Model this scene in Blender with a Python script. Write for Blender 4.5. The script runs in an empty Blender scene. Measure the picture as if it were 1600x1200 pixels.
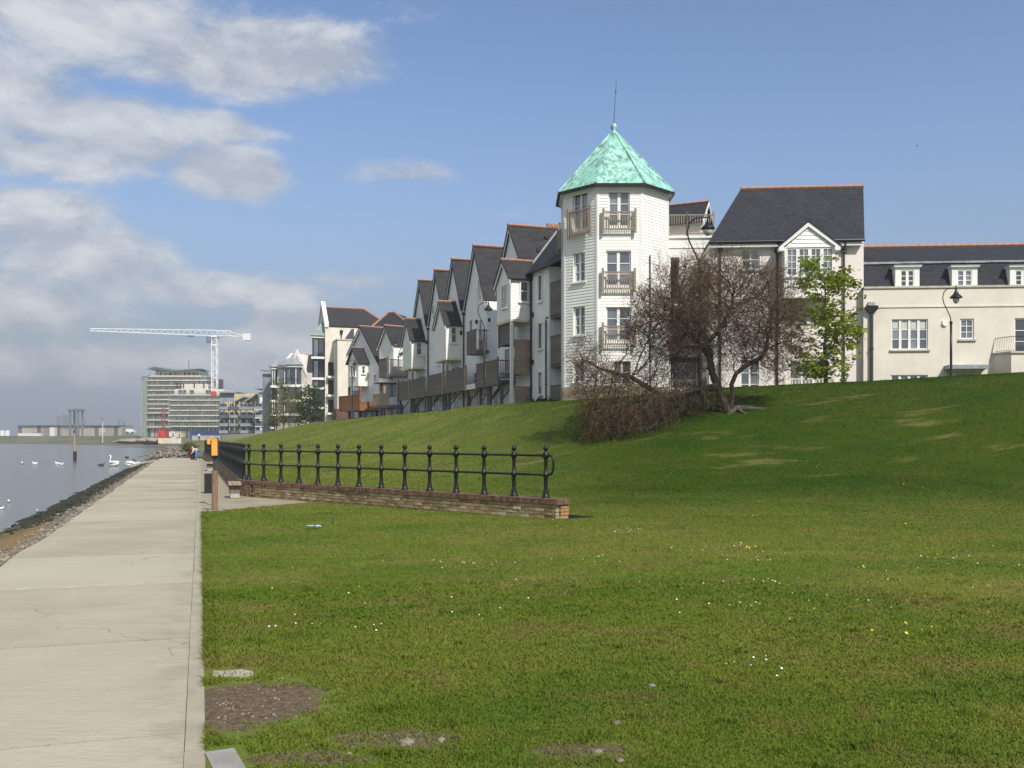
import bpy, math, random
import numpy as np
from mathutils import Matrix, Vector, noise as mnoise
from mathutils.bvhtree import BVHTree

scene = bpy.context.scene
COL = scene.collection
rnd = random.Random(7)
EYE = 1.65
R = math.radians

# ---------------------------------------------------------------- camera
cam_data = bpy.data.cameras.new('camera')
cam = bpy.data.objects.new('camera', cam_data)
COL.objects.link(cam)
cam.location = (0, 0, EYE)
cam.rotation_euler = (R(90), 0, 0)
cam_data.sensor_width = 36
cam_data.lens = 33.75
cam_data.shift_y = 86 / 1600
cam_data.clip_start = 0.1
cam_data.clip_end = 6000
scene.camera = cam

# ---------------------------------------------------------------- light
SUN_EL = R(45)
SUN_H = Vector((0.50, -0.866))
SUN_DIR = Vector((SUN_H.x * math.cos(SUN_EL), SUN_H.y * math.cos(SUN_EL), math.sin(SUN_EL)))
sun_data = bpy.data.lights.new('sun', 'SUN')
sun_data.energy = 4.4
sun_data.angle = R(0.53)
sun_data.color = (1.0, 0.95, 0.86)
sun = bpy.data.objects.new('sun', sun_data)
COL.objects.link(sun)
sun.location = (40, -50, 60)
sun.rotation_euler = SUN_DIR.to_track_quat('Z', 'Y').to_euler()

vs = scene.view_settings
scene.display_settings.display_device = 'sRGB'
vs.view_transform = 'Standard'
vs.look = 'None'
vs.exposure = 0.16
vs.gamma = 1
vs.use_curve_mapping = False
scene.cycles.use_denoising = True
scene.cycles.max_bounces = 6
scene.cycles.diffuse_bounces = 4
scene.cycles.glossy_bounces = 3
scene.cycles.transparent_max_bounces = 8
scene.cycles.volume_bounces = 0
scene.cycles.caustics_reflective = False
scene.cycles.caustics_refractive = False


class NT:
    """small helper for node trees"""
    def __init__(s, tree):
        s.t = tree
    def n(s, typ, **kw):
        nd = s.t.nodes.new(typ)
        for k, v in kw.items():
            if k.startswith('i_'):
                key = k[2:]
                key = int(key) if key.isdigit() else key.replace('_', ' ')
                if isinstance(v, bpy.types.NodeSocket):
                    s.t.links.new(v, nd.inputs[key])
                else:
                    nd.inputs[key].default_value = v
            else:
                setattr(nd, k, v)
        return nd
    def math(s, op, a, b=0.0, c=None, clamp=False):
        nd = s.t.nodes.new('ShaderNodeMath')
        nd.operation = op
        nd.use_clamp = clamp
        for i, x in enumerate((a, b) if c is None else (a, b, c)):
            if isinstance(x, bpy.types.NodeSocket):
                s.t.links.new(x, nd.inputs[i])
            else:
                nd.inputs[i].default_value = x
        return nd.outputs[0]
    def sstep(s, x, a, b):
        nd = s.t.nodes.new('ShaderNodeMapRange')
        nd.interpolation_type = 'SMOOTHSTEP'
        s.t.links.new(x, nd.inputs['Value'])
        nd.inputs['From Min'].default_value = a
        nd.inputs['From Max'].default_value = b
        return nd.outputs[0]
    def mix(s, fac, a, b, blend='MIX'):
        nd = s.t.nodes.new('ShaderNodeMix')
        nd.data_type = 'RGBA'
        nd.blend_type = blend
        for key, x in ((0, fac), (6, a), (7, b)):
            if isinstance(x, bpy.types.NodeSocket):
                s.t.links.new(x, nd.inputs[key])
            else:
                nd.inputs[key].default_value = x if key == 0 else tuple(x) + (1,) if len(x) == 3 else x
        return nd.outputs[2]
    def noise(s, vec, scale, detail=3, rough=0.55, dist=0.0):
        nd = s.n('ShaderNodeTexNoise')
        nd.inputs['Scale'].default_value = scale
        nd.inputs['Detail'].default_value = detail
        nd.inputs['Roughness'].default_value = rough
        nd.inputs['Distortion'].default_value = dist
        if vec is not None:
            s.t.links.new(vec, nd.inputs['Vector'])
        return nd.outputs['Fac']
    def link(s, a, b):
        s.t.links.new(a, b)


# ---------------------------------------------------------------- sky
world = bpy.data.worlds.new('World')
scene.world = world
world.use_nodes = True
wt = world.node_tree
wt.nodes.clear()
w = NT(wt)
geo = w.n('ShaderNodeTexCoord').outputs['Generated']
sky = w.n('ShaderNodeTexSky', sky_type='NISHITA', sun_disc=False, sun_elevation=SUN_EL,
          sun_rotation=math.atan2(SUN_H.x, SUN_H.y), altitude=0.0, air_density=1.0, dust_density=1.5,
          ozone_density=1.4)
sep = w.n('ShaderNodeSeparateXYZ', i_0=geo)
X, Y, Z = sep.outputs
az = w.math('ARCTAN2', X, Y)
el = w.math('ARCSINE', Z)
# thin haze that pales the sky towards the horizon, all round
hz = w.math('SUBTRACT', 1.0, w.sstep(el, -0.02, 0.42))
hz = w.math('POWER', hz, 1.5)
skyc = w.mix(w.math('MULTIPLY', hz, 0.92), w.mix(1.0, sky.outputs[0], (0.96, 1.0, 1.10), 'MULTIPLY'), (1.88, 2.14, 2.58))

def ell(az0, el0, ra, re):
    a = w.math('DIVIDE', w.math('SUBTRACT', az, az0), ra)
    e = w.math('DIVIDE', w.math('SUBTRACT', el, el0), re)
    d = w.math('SQRT', w.math('ADD', w.math('MULTIPLY', a, a), w.math('MULTIPLY', e, e)))
    return w.math('SUBTRACT', 1.0, d)

def ell_px(px, py, rx, ry, tight=1.0):
    k = (px - 800) / 1500
    a = math.atan(k)
    dist = math.hypot(1, k)
    e = math.atan((686 - py) / 1500 / dist)
    return w.math('MULTIPLY', ell(a, e, rx / 1500 / dist ** 2, ry / 1500 / dist), tight)

cloud_list = [
    (370, 95, 300, 70), (120, 30, 330, 90), (-60, 120, 260, 120), (150, 200, 300, 70), (60, 245, 230, 55),
    (350, 272, 125, 62, 1.5), (60, 340, 170, 80), (150, 410, 210, 90), (20, 470, 260, 80), (330, 450, 260, 42), (560, 440, 160, 26, 0.45),
    (450, 512, 75, 72, 2.4), (430, 545, 110, 50, 1.6), (250, 575, 420, 55), (645, 275, 110, 22, 0.42), (330, 200, 130, 34), (200, 230, 200, 60), (90, 390, 200, 90),
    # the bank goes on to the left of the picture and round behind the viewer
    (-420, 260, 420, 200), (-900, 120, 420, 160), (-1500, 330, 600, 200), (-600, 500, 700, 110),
]
field = None
for c in cloud_list:
    f = ell_px(*c)
    field = f if field is None else w.math('MAXIMUM', field, f)
# the broken cloud at the left of the view carries on; unseen cover added overhead and behind to raise fill light
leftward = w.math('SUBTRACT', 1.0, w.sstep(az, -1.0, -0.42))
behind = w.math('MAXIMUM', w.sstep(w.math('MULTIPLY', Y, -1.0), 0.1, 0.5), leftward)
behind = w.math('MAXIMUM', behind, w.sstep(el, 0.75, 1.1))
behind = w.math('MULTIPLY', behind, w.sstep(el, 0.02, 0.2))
mp = w.n('ShaderNodeMapping', i_0=geo)
mp.inputs['Scale'].default_value = (1.0, 1.0, 2.2)
n1 = w.noise(mp.outputs[0], 8.5, 9, 0.64, 0.25)
n2 = w.noise(mp.outputs[0], 3.2, 4, 0.5, 0.0)
mp2 = w.n('ShaderNodeMapping', i_0=geo)
mp2.inputs['Scale'].default_value = (1.0, 1.0, 2.2)
mp2.inputs['Location'].default_value = (0.006, -0.012, 0.05)
n1b = w.noise(mp2.outputs[0], 8.5, 9, 0.64, 0.25)
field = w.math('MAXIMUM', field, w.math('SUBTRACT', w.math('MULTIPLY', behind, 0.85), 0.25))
fld = w.math('ADD', field, w.math('MULTIPLY', w.math('SUBTRACT', n1, 0.5), 1.6))
fld = w.math('ADD', fld, w.math('MULTIPLY', w.math('SUBTRACT', n2, 0.5), 0.7))
mask = w.math('MULTIPLY', w.sstep(fld, 0.04, 0.55), 0.88)
lit = w.math('ADD', 0.45, w.math('MULTIPLY', w.math('SUBTRACT', n1, n1b), 3.2), clamp=True)
lit = w.math('ADD', w.math('MULTIPLY', lit, 0.75), w.math('MULTIPLY', w.sstep(fld, 0.2, 0.9), 0.2), clamp=True)
cloudc = w.mix(lit, (2.85, 3.15, 3.75), (5.4, 5.45, 5.6))
low = w.math('SUBTRACT', 1.0, w.sstep(el, 0.0, 0.16))
cloudc = w.mix(w.math('MULTIPLY', low, 0.30), cloudc, (2.9, 3.05, 3.35))
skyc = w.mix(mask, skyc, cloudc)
# grey murk low over the estuary (left of the view and on round)
murk = w.math('MULTIPLY', w.math('SUBTRACT', 1.0, w.sstep(el, 0.0, 0.2)), w.math('SUBTRACT', 1.0, w.sstep(az, -0.5, 0.25)))
skyc = w.mix(w.math('MULTIPLY', murk, 0.42), skyc, (2.25, 2.45, 2.75))
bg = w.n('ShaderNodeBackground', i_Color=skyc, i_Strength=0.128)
out = w.n('ShaderNodeOutputWorld')
w.link(bg.outputs[0], out.inputs['Surface'])

# ---------------------------------------------------------------- materials
MATS = {}

def base_mat(name):
    m = bpy.data.materials.new(name)
    m.use_nodes = True
    MATS[name] = m
    t = NT(m.node_tree)
    b = m.node_tree.nodes['Principled BSDF']
    return m, t, b

def mat(name, col, rough=0.7, var=0.12, scale=3.0, bump=0.0, bscale=40.0, metal=0.0, spec=0.5, streak=0.0, col2=None, coords='Object', stretch=(1, 1, 1), vscale=None, emit=None):
    m, t, b = base_mat(name)
    tc = t.n('ShaderNodeTexCoord').outputs[coords]
    if stretch != (1, 1, 1):
        mpn = t.n('ShaderNodeMapping', i_0=tc)
        mpn.inputs['Scale'].default_value = stretch
        tc = mpn.outputs[0]
    n = t.noise(tc, scale, 5, 0.6)
    c2 = col2 or tuple(c * (1 - 2.2 * var) for c in col)
    f = t.sstep(n, 0.3, 0.7)
    c = t.mix(f, c2, tuple(min(1, x * (1 + var * 0.5)) for x in col))
    if streak:
        mps = t.n('ShaderNodeMapping', i_0=t.n('ShaderNodeTexCoord').outputs['Object'])
        mps.inputs['Scale'].default_value = (3.0, 3.0, 0.22)
        s = t.sstep(t.noise(mps.outputs[0], 1.6, 5, 0.65), 0.5, 0.8)
        c = t.mix(t.math('MULTIPLY', s, streak), c, tuple(x * 0.62 for x in col))
    t.link(c, b.inputs['Base Color'])
    b.inputs['Roughness'].default_value = rough
    b.inputs['Metallic'].default_value = metal
    b.inputs['Specular IOR Level'].default_value = spec
    if bump:
        h = t.noise(tc, bscale, 4, 0.6)
        bn = t.n('ShaderNodeBump', i_Height=h, i_Strength=bump)
        bn.inputs['Distance'].default_value = 0.02
        t.link(bn.outputs[0], b.inputs['Normal'])
    return m

mat('white_board', (0.85, 0.84, 0.80), 0.55, 0.04, 1.2, streak=0.22)
mat('white_trim', (0.80, 0.80, 0.78), 0.4, 0.03, 2)
mat('white_render', (0.76, 0.75, 0.72), 0.8, 0.05, 0.8, 0.15, 60, streak=0.25)
mat('row_render', (0.83, 0.85, 0.845), 0.8, 0.05, 0.8, 0.15, 60, streak=0.3)
mat('cream_render', (0.71, 0.66, 0.575), 0.85, 0.05, 0.7, 0.15, 60, streak=0.22)
mat('pink_render', (0.76, 0.70, 0.66), 0.85, 0.04, 0.7, 0.15, 60, streak=0.2)
mat('stone_trim', (0.52, 0.48, 0.41), 0.85, 0.10, 4, 0.2, 50)
mat('stone_block', (0.50, 0.41, 0.28), 0.9, 0.22, 2.5, 0.5, 30, coords='Object')
mat('terracotta', (0.36, 0.19, 0.125), 0.8, 0.15, 5, 0.2, 40)
mat('timber_grey', (0.30, 0.245, 0.185), 0.8, 0.16, 5, 0.3, 60, stretch=(4, 4, 0.6))
mat('timber_row', (0.17, 0.145, 0.12), 0.8, 0.18, 4, 0.3, 60, stretch=(5, 5, 0.5))
mat('timber_tan', (0.36, 0.27, 0.19), 0.8, 0.15, 4, 0.3, 60, stretch=(5, 5, 0.5))
mat('timber_orange', (0.30, 0.115, 0.04), 0.7, 0.22, 4, 0.3, 60, stretch=(5, 5, 0.5))
mat('post_timber', (0.27, 0.155, 0.10), 0.85, 0.2, 6, 0.5, 50, stretch=(6, 6, 0.5))
mat('black_metal', (0.012, 0.012, 0.012), 0.38, 0.2, 8, spec=0.35)
mat('black_plastic', (0.015, 0.016, 0.017), 0.45, 0.2, 6)
mat('pipe_grey', (0.05, 0.047, 0.055), 0.5, 0.1, 4)
mat('dark_void', (0.015, 0.016, 0.018), 0.7, 0.2, 2)  # near-black colour standing in for the unlit depth of openings
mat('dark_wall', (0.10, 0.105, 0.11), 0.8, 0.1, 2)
mat('lead', (0.30, 0.32, 0.34), 0.55, 0.14, 3)
mat('lead_green', (0.24, 0.30, 0.29), 0.5, 0.12, 2)
mat('steel_white', (0.80, 0.81, 0.82), 0.45, 0.04, 2)
mat('concrete_grey', (0.42, 0.40, 0.36), 0.85, 0.12, 0.6, 0.3, 20)
mat('board_cream', (0.74, 0.66, 0.52), 0.8, 0.12, 1.5)
mat('scaffold_green', (0.36, 0.42, 0.38), 0.6, 0.12, 1)
mat('core_grey', (0.13, 0.12, 0.105), 0.8, 0.25, 0.25)
mat('hoarding_blue', (0.03, 0.055, 0.17), 0.6, 0.15, 0.5)
mat('container_red', (0.55, 0.06, 0.03), 0.55, 0.12, 1)
mat('hoist_red', (0.25, 0.10, 0.08), 0.6, 0.12, 1)
mat('blue_grey_wall', (0.27, 0.31, 0.33), 0.7, 0.1, 0.6)
mat('yellow_wall', (0.60, 0.50, 0.30), 0.8, 0.1, 0.6)
mat('orange_board', (0.78, 0.36, 0.06), 0.5, 0.06, 4)
mat('copper_verdigris', (0.19, 0.50, 0.40), 0.6, 0.1, 1)
mat('bird_white', (0.82, 0.82, 0.80), 0.7, 0.04, 8)
mat('bird_dark', (0.05, 0.045, 0.04), 0.7, 0.1, 8)
mat('beak_orange', (0.6, 0.2, 0.03), 0.5, 0.05, 8)
mat('skin', (0.55, 0.35, 0.26), 0.6, 0.05, 8)
mat('cloth_maroon', (0.17, 0.035, 0.045), 0.85, 0.15, 8)
mat('cloth_blue', (0.10, 0.24, 0.48), 0.85, 0.15, 8)
mat('cloth_pale', (0.62, 0.62, 0.62), 0.85, 0.1, 8)
mat('cloth_pink', (0.55, 0.25, 0.26), 0.85, 0.1, 8)
mat('cloth_black', (0.02, 0.02, 0.022), 0.85, 0.1, 8)
mat('hair_dark', (0.05, 0.032, 0.02), 0.6, 0.1, 8)
mat('litter_blue', (0.35, 0.55, 0.72), 0.4, 0.1, 8)
mat('seaweed', (0.028, 0.032, 0.014), 0.75, 0.35, 6, 0.7, 30)
mat('warehouse_tan', (0.40, 0.34, 0.28), 0.8, 0.2, 0.08)
mat('far_blue', (0.30, 0.34, 0.38), 0.6, 0.08, 0.1)
mat('far_grey', (0.17, 0.19, 0.22), 0.7, 0.1, 0.1)
mat('spoil', (0.30, 0.25, 0.19), 0.95, 0.3, 0.3, 0.6, 4)
mat('mortar', (0.075, 0.062, 0.045), 0.95, 0.25, 8, 0.4, 40)
mat('joint_mortar', (0.42, 0.39, 0.32), 0.9, 0.1, 8)
mat('bark', (0.115, 0.092, 0.066), 0.9, 0.3, 6, 0.8, 30, stretch=(3, 3, 0.7))
mat('twig', (0.082, 0.060, 0.043), 0.9, 0.25, 5)
mat('bark_young', (0.12, 0.10, 0.07), 0.9, 0.2, 8, 0.5, 30)
mat('dry_litter', (0.25, 0.20, 0.13), 0.9, 0.3, 8)
mat('daisy', (0.85, 0.85, 0.80), 0.7, 0.03, 8)
mat('dandelion', (0.75, 0.55, 0.03), 0.7, 0.05, 8)
mat('curtain', (0.60, 0.60, 0.58), 0.9, 0.1, 6, stretch=(8, 8, 0.3))
mat('lamp_glass', (0.62, 0.63, 0.62), 0.15, 0.05, 5)
mat('red_flag', (0.6, 0.05, 0.05), 0.7, 0.05, 5)

def leaf_mat(name, c1, c2, trans=0.45):
    m, t, b = base_mat(name)
    oi = t.n('ShaderNodeAttribute', attribute_name='rnd').outputs['Fac']
    c = t.mix(oi, c1, c2)
    d = t.n('ShaderNodeBsdfDiffuse', i_Color=c)
    tr = t.n('ShaderNodeBsdfTranslucent', i_Color=t.mix(1.0, c, (1.2, 1.25, 0.7), 'MULTIPLY'))
    mx = t.n('ShaderNodeMixShader', i_0=trans)
    t.link(d.outputs[0], mx.inputs[1]); t.link(tr.outputs[0], mx.inputs[2])
    t.link(mx.outputs[0], m.node_tree.nodes['Material Output'].inputs['Surface'])
    return m
leaf_mat('leaf_fresh', (0.135, 0.175, 0.016), (0.27, 0.31, 0.035))
leaf_mat('leaf_yellow', (0.13, 0.12, 0.02), (0.24, 0.21, 0.05))
leaf_mat('leaf_dark', (0.035, 0.06, 0.018), (0.08, 0.10, 0.03))
leaf_mat('bud_brown', (0.10, 0.055, 0.022), (0.21, 0.105, 0.042), 0.25)
leaf_mat('rough_grass', (0.12, 0.12, 0.04), (0.22, 0.19, 0.08))

def glass_mat(name, col, rough=0.06):
    m, t, b = base_mat(name)
    tc = t.n('ShaderNodeTexCoord').outputs['Object']
    n = t.noise(tc, 1.3, 3)
    t.link(t.mix(n, tuple(c * 0.55 for c in col), tuple(c * 1.35 for c in col)), b.inputs['Base Color'])
    b.inputs['Roughness'].default_value = rough
    b.inputs['Specular IOR Level'].default_value = 1.0
    b.inputs['IOR'].default_value = 1.75
    bn = t.n('ShaderNodeBump', i_Height=t.noise(tc, 2.2, 2), i_Strength=0.06)
    t.link(bn.outputs[0], b.inputs['Normal'])
    return m
glass_mat('glass', (0.13, 0.155, 0.185))
glass_mat('glass_pale', (0.20, 0.22, 0.24))
glass_mat('glass_deep', (0.07, 0.085, 0.105))
glass_mat('glass_dark', (0.02, 0.024, 0.03))
glass_mat('glass_row', (0.07, 0.09, 0.10))

def slate_mat(name, col):
    m, t, b = base_mat(name)
    tc = t.n('ShaderNodeTexCoord').outputs['Object']
    br = t.n('ShaderNodeTexBrick', offset=0.5)
    s = t.n('ShaderNodeSeparateXYZ', i_0=tc)
    cx = t.math('ADD', s.outputs[0], t.math('MULTIPLY', s.outputs[1], 0.37))
    cv = t.n('ShaderNodeCombineXYZ', i_0=cx, i_1=s.outputs[2])
    t.link(cv.outputs[0], br.inputs['Vector'])
    br.inputs['Scale'].default_value = 1.0
    br.inputs['Brick Width'].default_value = 0.30
    br.inputs['Row Height'].default_value = 0.16
    br.inputs['Mortar Size'].default_value = 0.012
    br.inputs['Color1'].default_value = tuple(c * 0.78 for c in col) + (1,)
    br.inputs['Color2'].default_value = tuple(c * 1.2 for c in col) + (1,)
    br.inputs['Mortar'].default_value = tuple(c * 0.45 for c in col) + (1,)
    n = t.sstep(t.noise(tc, 0.9, 5, 0.65), 0.3, 0.75)
    c = t.mix(t.math('MULTIPLY', n, 0.35), br.outputs['Color'], tuple(x * 1.5 for x in col))
    t.link(c, b.inputs['Base Color'])
    b.inputs['Roughness'].default_value = 0.75
    b.inputs['Specular IOR Level'].default_value = 0.15
    bn = t.n('ShaderNodeBump', i_Height=br.outputs['Fac'], i_Strength=0.35)
    bn.inputs['Distance'].default_value = 0.02
    bn.invert = True
    t.link(bn.outputs[0], b.inputs['Normal'])
    return m
slate_mat('slate', (0.031, 0.033, 0.041))
slate_mat('slate_row', (0.036, 0.035, 0.038))

# verdigris with streaks running down from the apex
m, t, b = base_mat('copper')
tc = t.n('ShaderNodeTexCoord').outputs['Object']
mp_ = t.n('ShaderNodeMapping', i_0=tc); mp_.inputs['Scale'].default_value = (2.4, 2.4, 0.5)
na = t.noise(mp_.outputs[0], 1.5, 8, 0.72, 0.25)
nb = t.noise(tc, 0.8, 3, 0.5)
c = t.mix(t.sstep(na, 0.35, 0.60), (0.09, 0.20, 0.165), (0.35, 0.64, 0.55))
c = t.mix(t.math('MULTIPLY', t.sstep(nb, 0.45, 0.7), 0.55), c, (0.17, 0.48, 0.36))
t.link(c, b.inputs['Base Color']); b.inputs['Roughness'].default_value = 0.6

# concrete of the promenade
m, t, b = base_mat('path_concrete')
tc = t.n('ShaderNodeTexCoord').outputs['Object']
oi = t.n('ShaderNodeObjectInfo').outputs['Random']
na = t.noise(tc, 0.7, 6, 0.6)
mp_ = t.n('ShaderNodeMapping', i_0=tc); mp_.inputs['Scale'].default_value = (0.7, 5.0, 1)
nb = t.noise(mp_.outputs[0], 1.6, 5, 0.65, 0.6)
nc = t.noise(tc, 26, 5, 0.7)
c = t.mix(t.sstep(na, 0.3, 0.7), (0.29, 0.262, 0.185), (0.37, 0.338, 0.25))
c = t.mix(t.math('MULTIPLY', t.sstep(nb, 0.45, 0.75), 0.5), c, (0.245, 0.222, 0.165))
c = t.mix(t.math('MULTIPLY', t.sstep(nc, 0.58, 0.75), 0.25), c, (0.18, 0.16, 0.12))
c = t.mix(t.math('MULTIPLY', oi, 0.62), c, (0.43, 0.40, 0.315))
# drainage stains running out from the wall side, hairline cracks, dark pits
sp = t.n('ShaderNodeSeparateXYZ', i_0=tc)
pp = t.math('ADD', t.math('MULTIPLY', sp.outputs[0], 0.951), t.math('MULTIPLY', sp.outputs[1], 0.309))
qq = t.math('ADD', t.math('MULTIPLY', sp.outputs[0], -0.309), t.math('MULTIPLY', sp.outputs[1], 0.951))
sv = t.n('ShaderNodeCombineXYZ', i_0=t.math('MULTIPLY', pp, 0.16), i_1=t.math('MULTIPLY', qq, 0.75))
st_ = t.sstep(t.noise(sv.outputs[0], 1.0, 4, 0.6, 0.4), 0.52, 0.66)
st_ = t.math('MULTIPLY', st_, t.math('MULTIPLY', t.sstep(pp, -2.6, -0.2), t.sstep(qq, 24.0, 32.0)))
c = t.mix(t.math('MULTIPLY', st_, 0.75), c, (0.135, 0.118, 0.075))
ed_ = t.math('MULTIPLY', t.sstep(pp, -0.55, -0.1), t.sstep(t.noise(tc, 2.2, 5, 0.7), 0.40, 0.62))
c = t.mix(t.math('MULTIPLY', ed_, 0.40), c, (0.20, 0.185, 0.12))
vo = t.n('ShaderNodeTexVoronoi', feature='DISTANCE_TO_EDGE')
wv_ = t.n('ShaderNodeVectorMath', operation='ADD', i_0=tc, i_1=t.n('ShaderNodeVectorMath', operation='SCALE', i_0=t.n('ShaderNodeTexNoise', i_Vector=tc, i_Scale=1.6, i_Detail=5.0).outputs['Color'], i_Scale=1.1).outputs[0])
t.link(wv_.outputs[0], vo.inputs['Vector']); vo.inputs['Scale'].default_value = 0.16
ck = t.math('MULTIPLY', t.math('SUBTRACT', 1.0, t.sstep(vo.outputs['Distance'], 0.0, 0.0022)), t.sstep(t.noise(tc, 0.45, 2), 0.45, 0.6))
c = t.mix(t.math('MULTIPLY', ck, 0.6), c, (0.10, 0.09, 0.07))
nf = t.noise(tc, 70, 3, 0.7)
c = t.mix(t.math('MULTIPLY', t.sstep(nf, 0.60, 0.72), 0.35), c, (0.16, 0.145, 0.11))
t.link(c, b.inputs['Base Color']); b.inputs['Roughness'].default_value = 0.9
mp_ = t.n('ShaderNodeMapping', i_0=tc); mp_.inputs['Scale'].default_value = (1.0, 3.0, 1); mp_.inputs['Rotation'].default_value = (0, 0, 0.5)
nd = t.noise(mp_.outputs[0], 5, 4, 0.6, 1.6)
h = t.math('ADD', t.math('MULTIPLY', nd, 1.3), t.math('MULTIPLY', nc, 0.8))
bn = t.n('ShaderNodeBump', i_Height=h, i_Strength=0.6); bn.inputs['Distance'].default_value = 0.015
t.link(bn.outputs[0], b.inputs['Normal'])

# damp stain on the far slabs
m, t, b = base_mat('path_damp')
tc = t.n('ShaderNodeTexCoord').outputs['Object']
na = t.noise(tc, 1.2, 5, 0.65)
t.link(t.mix(t.sstep(na, 0.3, 0.7), (0.23, 0.205, 0.14), (0.31, 0.28, 0.20)), b.inputs['Base Color'])
b.inputs['Roughness'].default_value = 0.85

mat('kerb', (0.345, 0.312, 0.235), 0.9, 0.08, 3, 0.3, 40)
mat('kerb_grey', (0.30, 0.29, 0.27), 0.9, 0.10, 5, 0.4, 40)

# bricks: one colour per brick object
m, t, b = base_mat('brick')
oi = t.n('ShaderNodeObjectInfo').outputs['Random']
tc = t.n('ShaderNodeTexCoord').outputs['Object']
gp = t.n('ShaderNodeNewGeometry').outputs['Position']
rp = t.n('ShaderNodeValToRGB', i_0=oi)
cr = rp.color_ramp
cr.elements[0].color = (0.22, 0.14, 0.075, 1); cr.elements[1].color = (0.62, 0.53, 0.38, 1)
for p, cc in ((0.25, (0.36, 0.235, 0.125, 1)), (0.5, (0.44, 0.32, 0.17, 1)), (0.7, (0.33, 0.28, 0.165, 1)), (0.9, (0.50, 0.41, 0.27, 1))):
    e = cr.elements.new(p); e.color = cc
n = t.noise(gp, 25, 5, 0.7)
c = t.mix(t.math('MULTIPLY', t.sstep(n, 0.35, 0.7), 0.55), rp.outputs[0], (0.17, 0.13, 0.075))
n2_ = t.sstep(t.noise(gp, 1.4, 4, 0.6), 0.52, 0.72)
c = t.mix(t.math('MULTIPLY', n2_, 0.55), c, (0.16, 0.15, 0.055))
t.link(c, b.inputs['Base Color']); b.inputs['Roughness'].default_value = 0.9
bn = t.n('ShaderNodeBump', i_Height=n, i_Strength=0.6); bn.inputs['Distance'].default_value = 0.01
t.link(bn.outputs[0], b.inputs['Normal'])
mat('coping_brick', (0.20, 0.115, 0.07), 0.9, 0.28, 9, 0.5, 40)
mat('end_brick', (0.46, 0.27, 0.13), 0.9, 0.2, 5, 0.5, 40)
mat('brick_plain', (0.32, 0.235, 0.14), 0.9, 0.3, 4, 0.6, 25)
mat('plinth_brick', (0.15, 0.075, 0.055), 0.9, 0.2, 3, 0.5, 25)

# lawn colour, shared by the ground sheet and the blades
BARE = [(-1.66, 5.98, 0.56, 0.64, 1.0), (-0.62, 5.30, 0.42, 0.20, 1.3), (-1.05, 4.95, 0.36, 0.16, 1.3), (0.35, 5.05, 0.32, 0.16, 1.3)]

def lawn_colour(t, wear=True):
    gp = t.n('ShaderNodeNewGeometry').outputs['Position']
    flat = t.n('ShaderNodeMapping', i_0=gp)
    flat.inputs['Scale'].default_value = (0.8, 1.15, 0.0)
    flat.inputs['Rotation'].default_value = (0, 0, 0.5)
    p = flat.outputs[0]
    a = t.noise(p, 0.16, 4, 0.55, 0.4)
    b_ = t.noise(p, 0.75, 5, 0.62, 0.5)
    c_ = t.noise(p, 5.0, 4, 0.65)
    col = t.mix(t.sstep(a, 0.32, 0.68), (0.103, 0.148, 0.022), (0.163, 0.178, 0.037))
    col = t.mix(t.math('MULTIPLY', t.sstep(b_, 0.50, 0.72), 0.72), col, (0.215, 0.178, 0.068))
    col = t.mix(t.math('MULTIPLY', t.sstep(c_, 0.5, 0.78), 0.45), col, (0.062, 0.108, 0.022))
    d_ = t.noise(p, 0.55, 7, 0.72, 0.5)
    col = t.mix(t.math('MULTIPLY', t.sstep(d_, 0.46, 0.64), 0.6), col, t.mix(1.0, col, (0.52, 0.78, 0.70), 'MULTIPLY'))
    e_ = t.noise(p, 1.0, 7, 0.74, 0.4)
    col = t.mix(t.math('MULTIPLY', t.sstep(e_, 0.50, 0.66), 0.62), col, (0.17, 0.130, 0.055))
    zz = t.n('ShaderNodeSeparateXYZ', i_0=gp).outputs[2]
    sx = t.n('ShaderNodeSeparateXYZ', i_0=gp).outputs[0]
    sy_ = t.n('ShaderNodeSeparateXYZ', i_0=gp).outputs[1]
    edge_ = t.math('ADD', t.math('ADD', zz, t.math('MULTIPLY', t.math('SUBTRACT', sy_, 20.0), 0.05)), t.math('MULTIPLY', t.math('SUBTRACT', a, 0.5), 0.7))
    lush = t.math('MULTIPLY', t.sstep(edge_, -0.35, 0.75), t.sstep(t.math('ADD', sx, t.math('MULTIPLY', a, 4.0)), -3.0, 7.0))
    col = t.mix(t.math('MULTIPLY', lush, 0.92), col, t.mix(1.0, col, (0.22, 0.36, 0.085), 'MULTIPLY'))
    # scuffed tan streaks on the bank
    st = t.n('ShaderNodeMapping', i_0=gp)
    st.inputs['Rotation'].default_value = (0, 0, 0.35)
    st.inputs['Scale'].default_value = (0.30, 1.0, 0.0)
    s = t.sstep(t.noise(st.outputs[0], 1.0, 4, 0.6, 0.3), 0.56, 0.70)
    s = t.math('MULTIPLY', s, t.sstep(zz, 0.3, 1.0))
    col = t.mix(t.math('MULTIPLY', s, 0.42), col, (0.24, 0.185, 0.085))
    return col, c_

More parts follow.
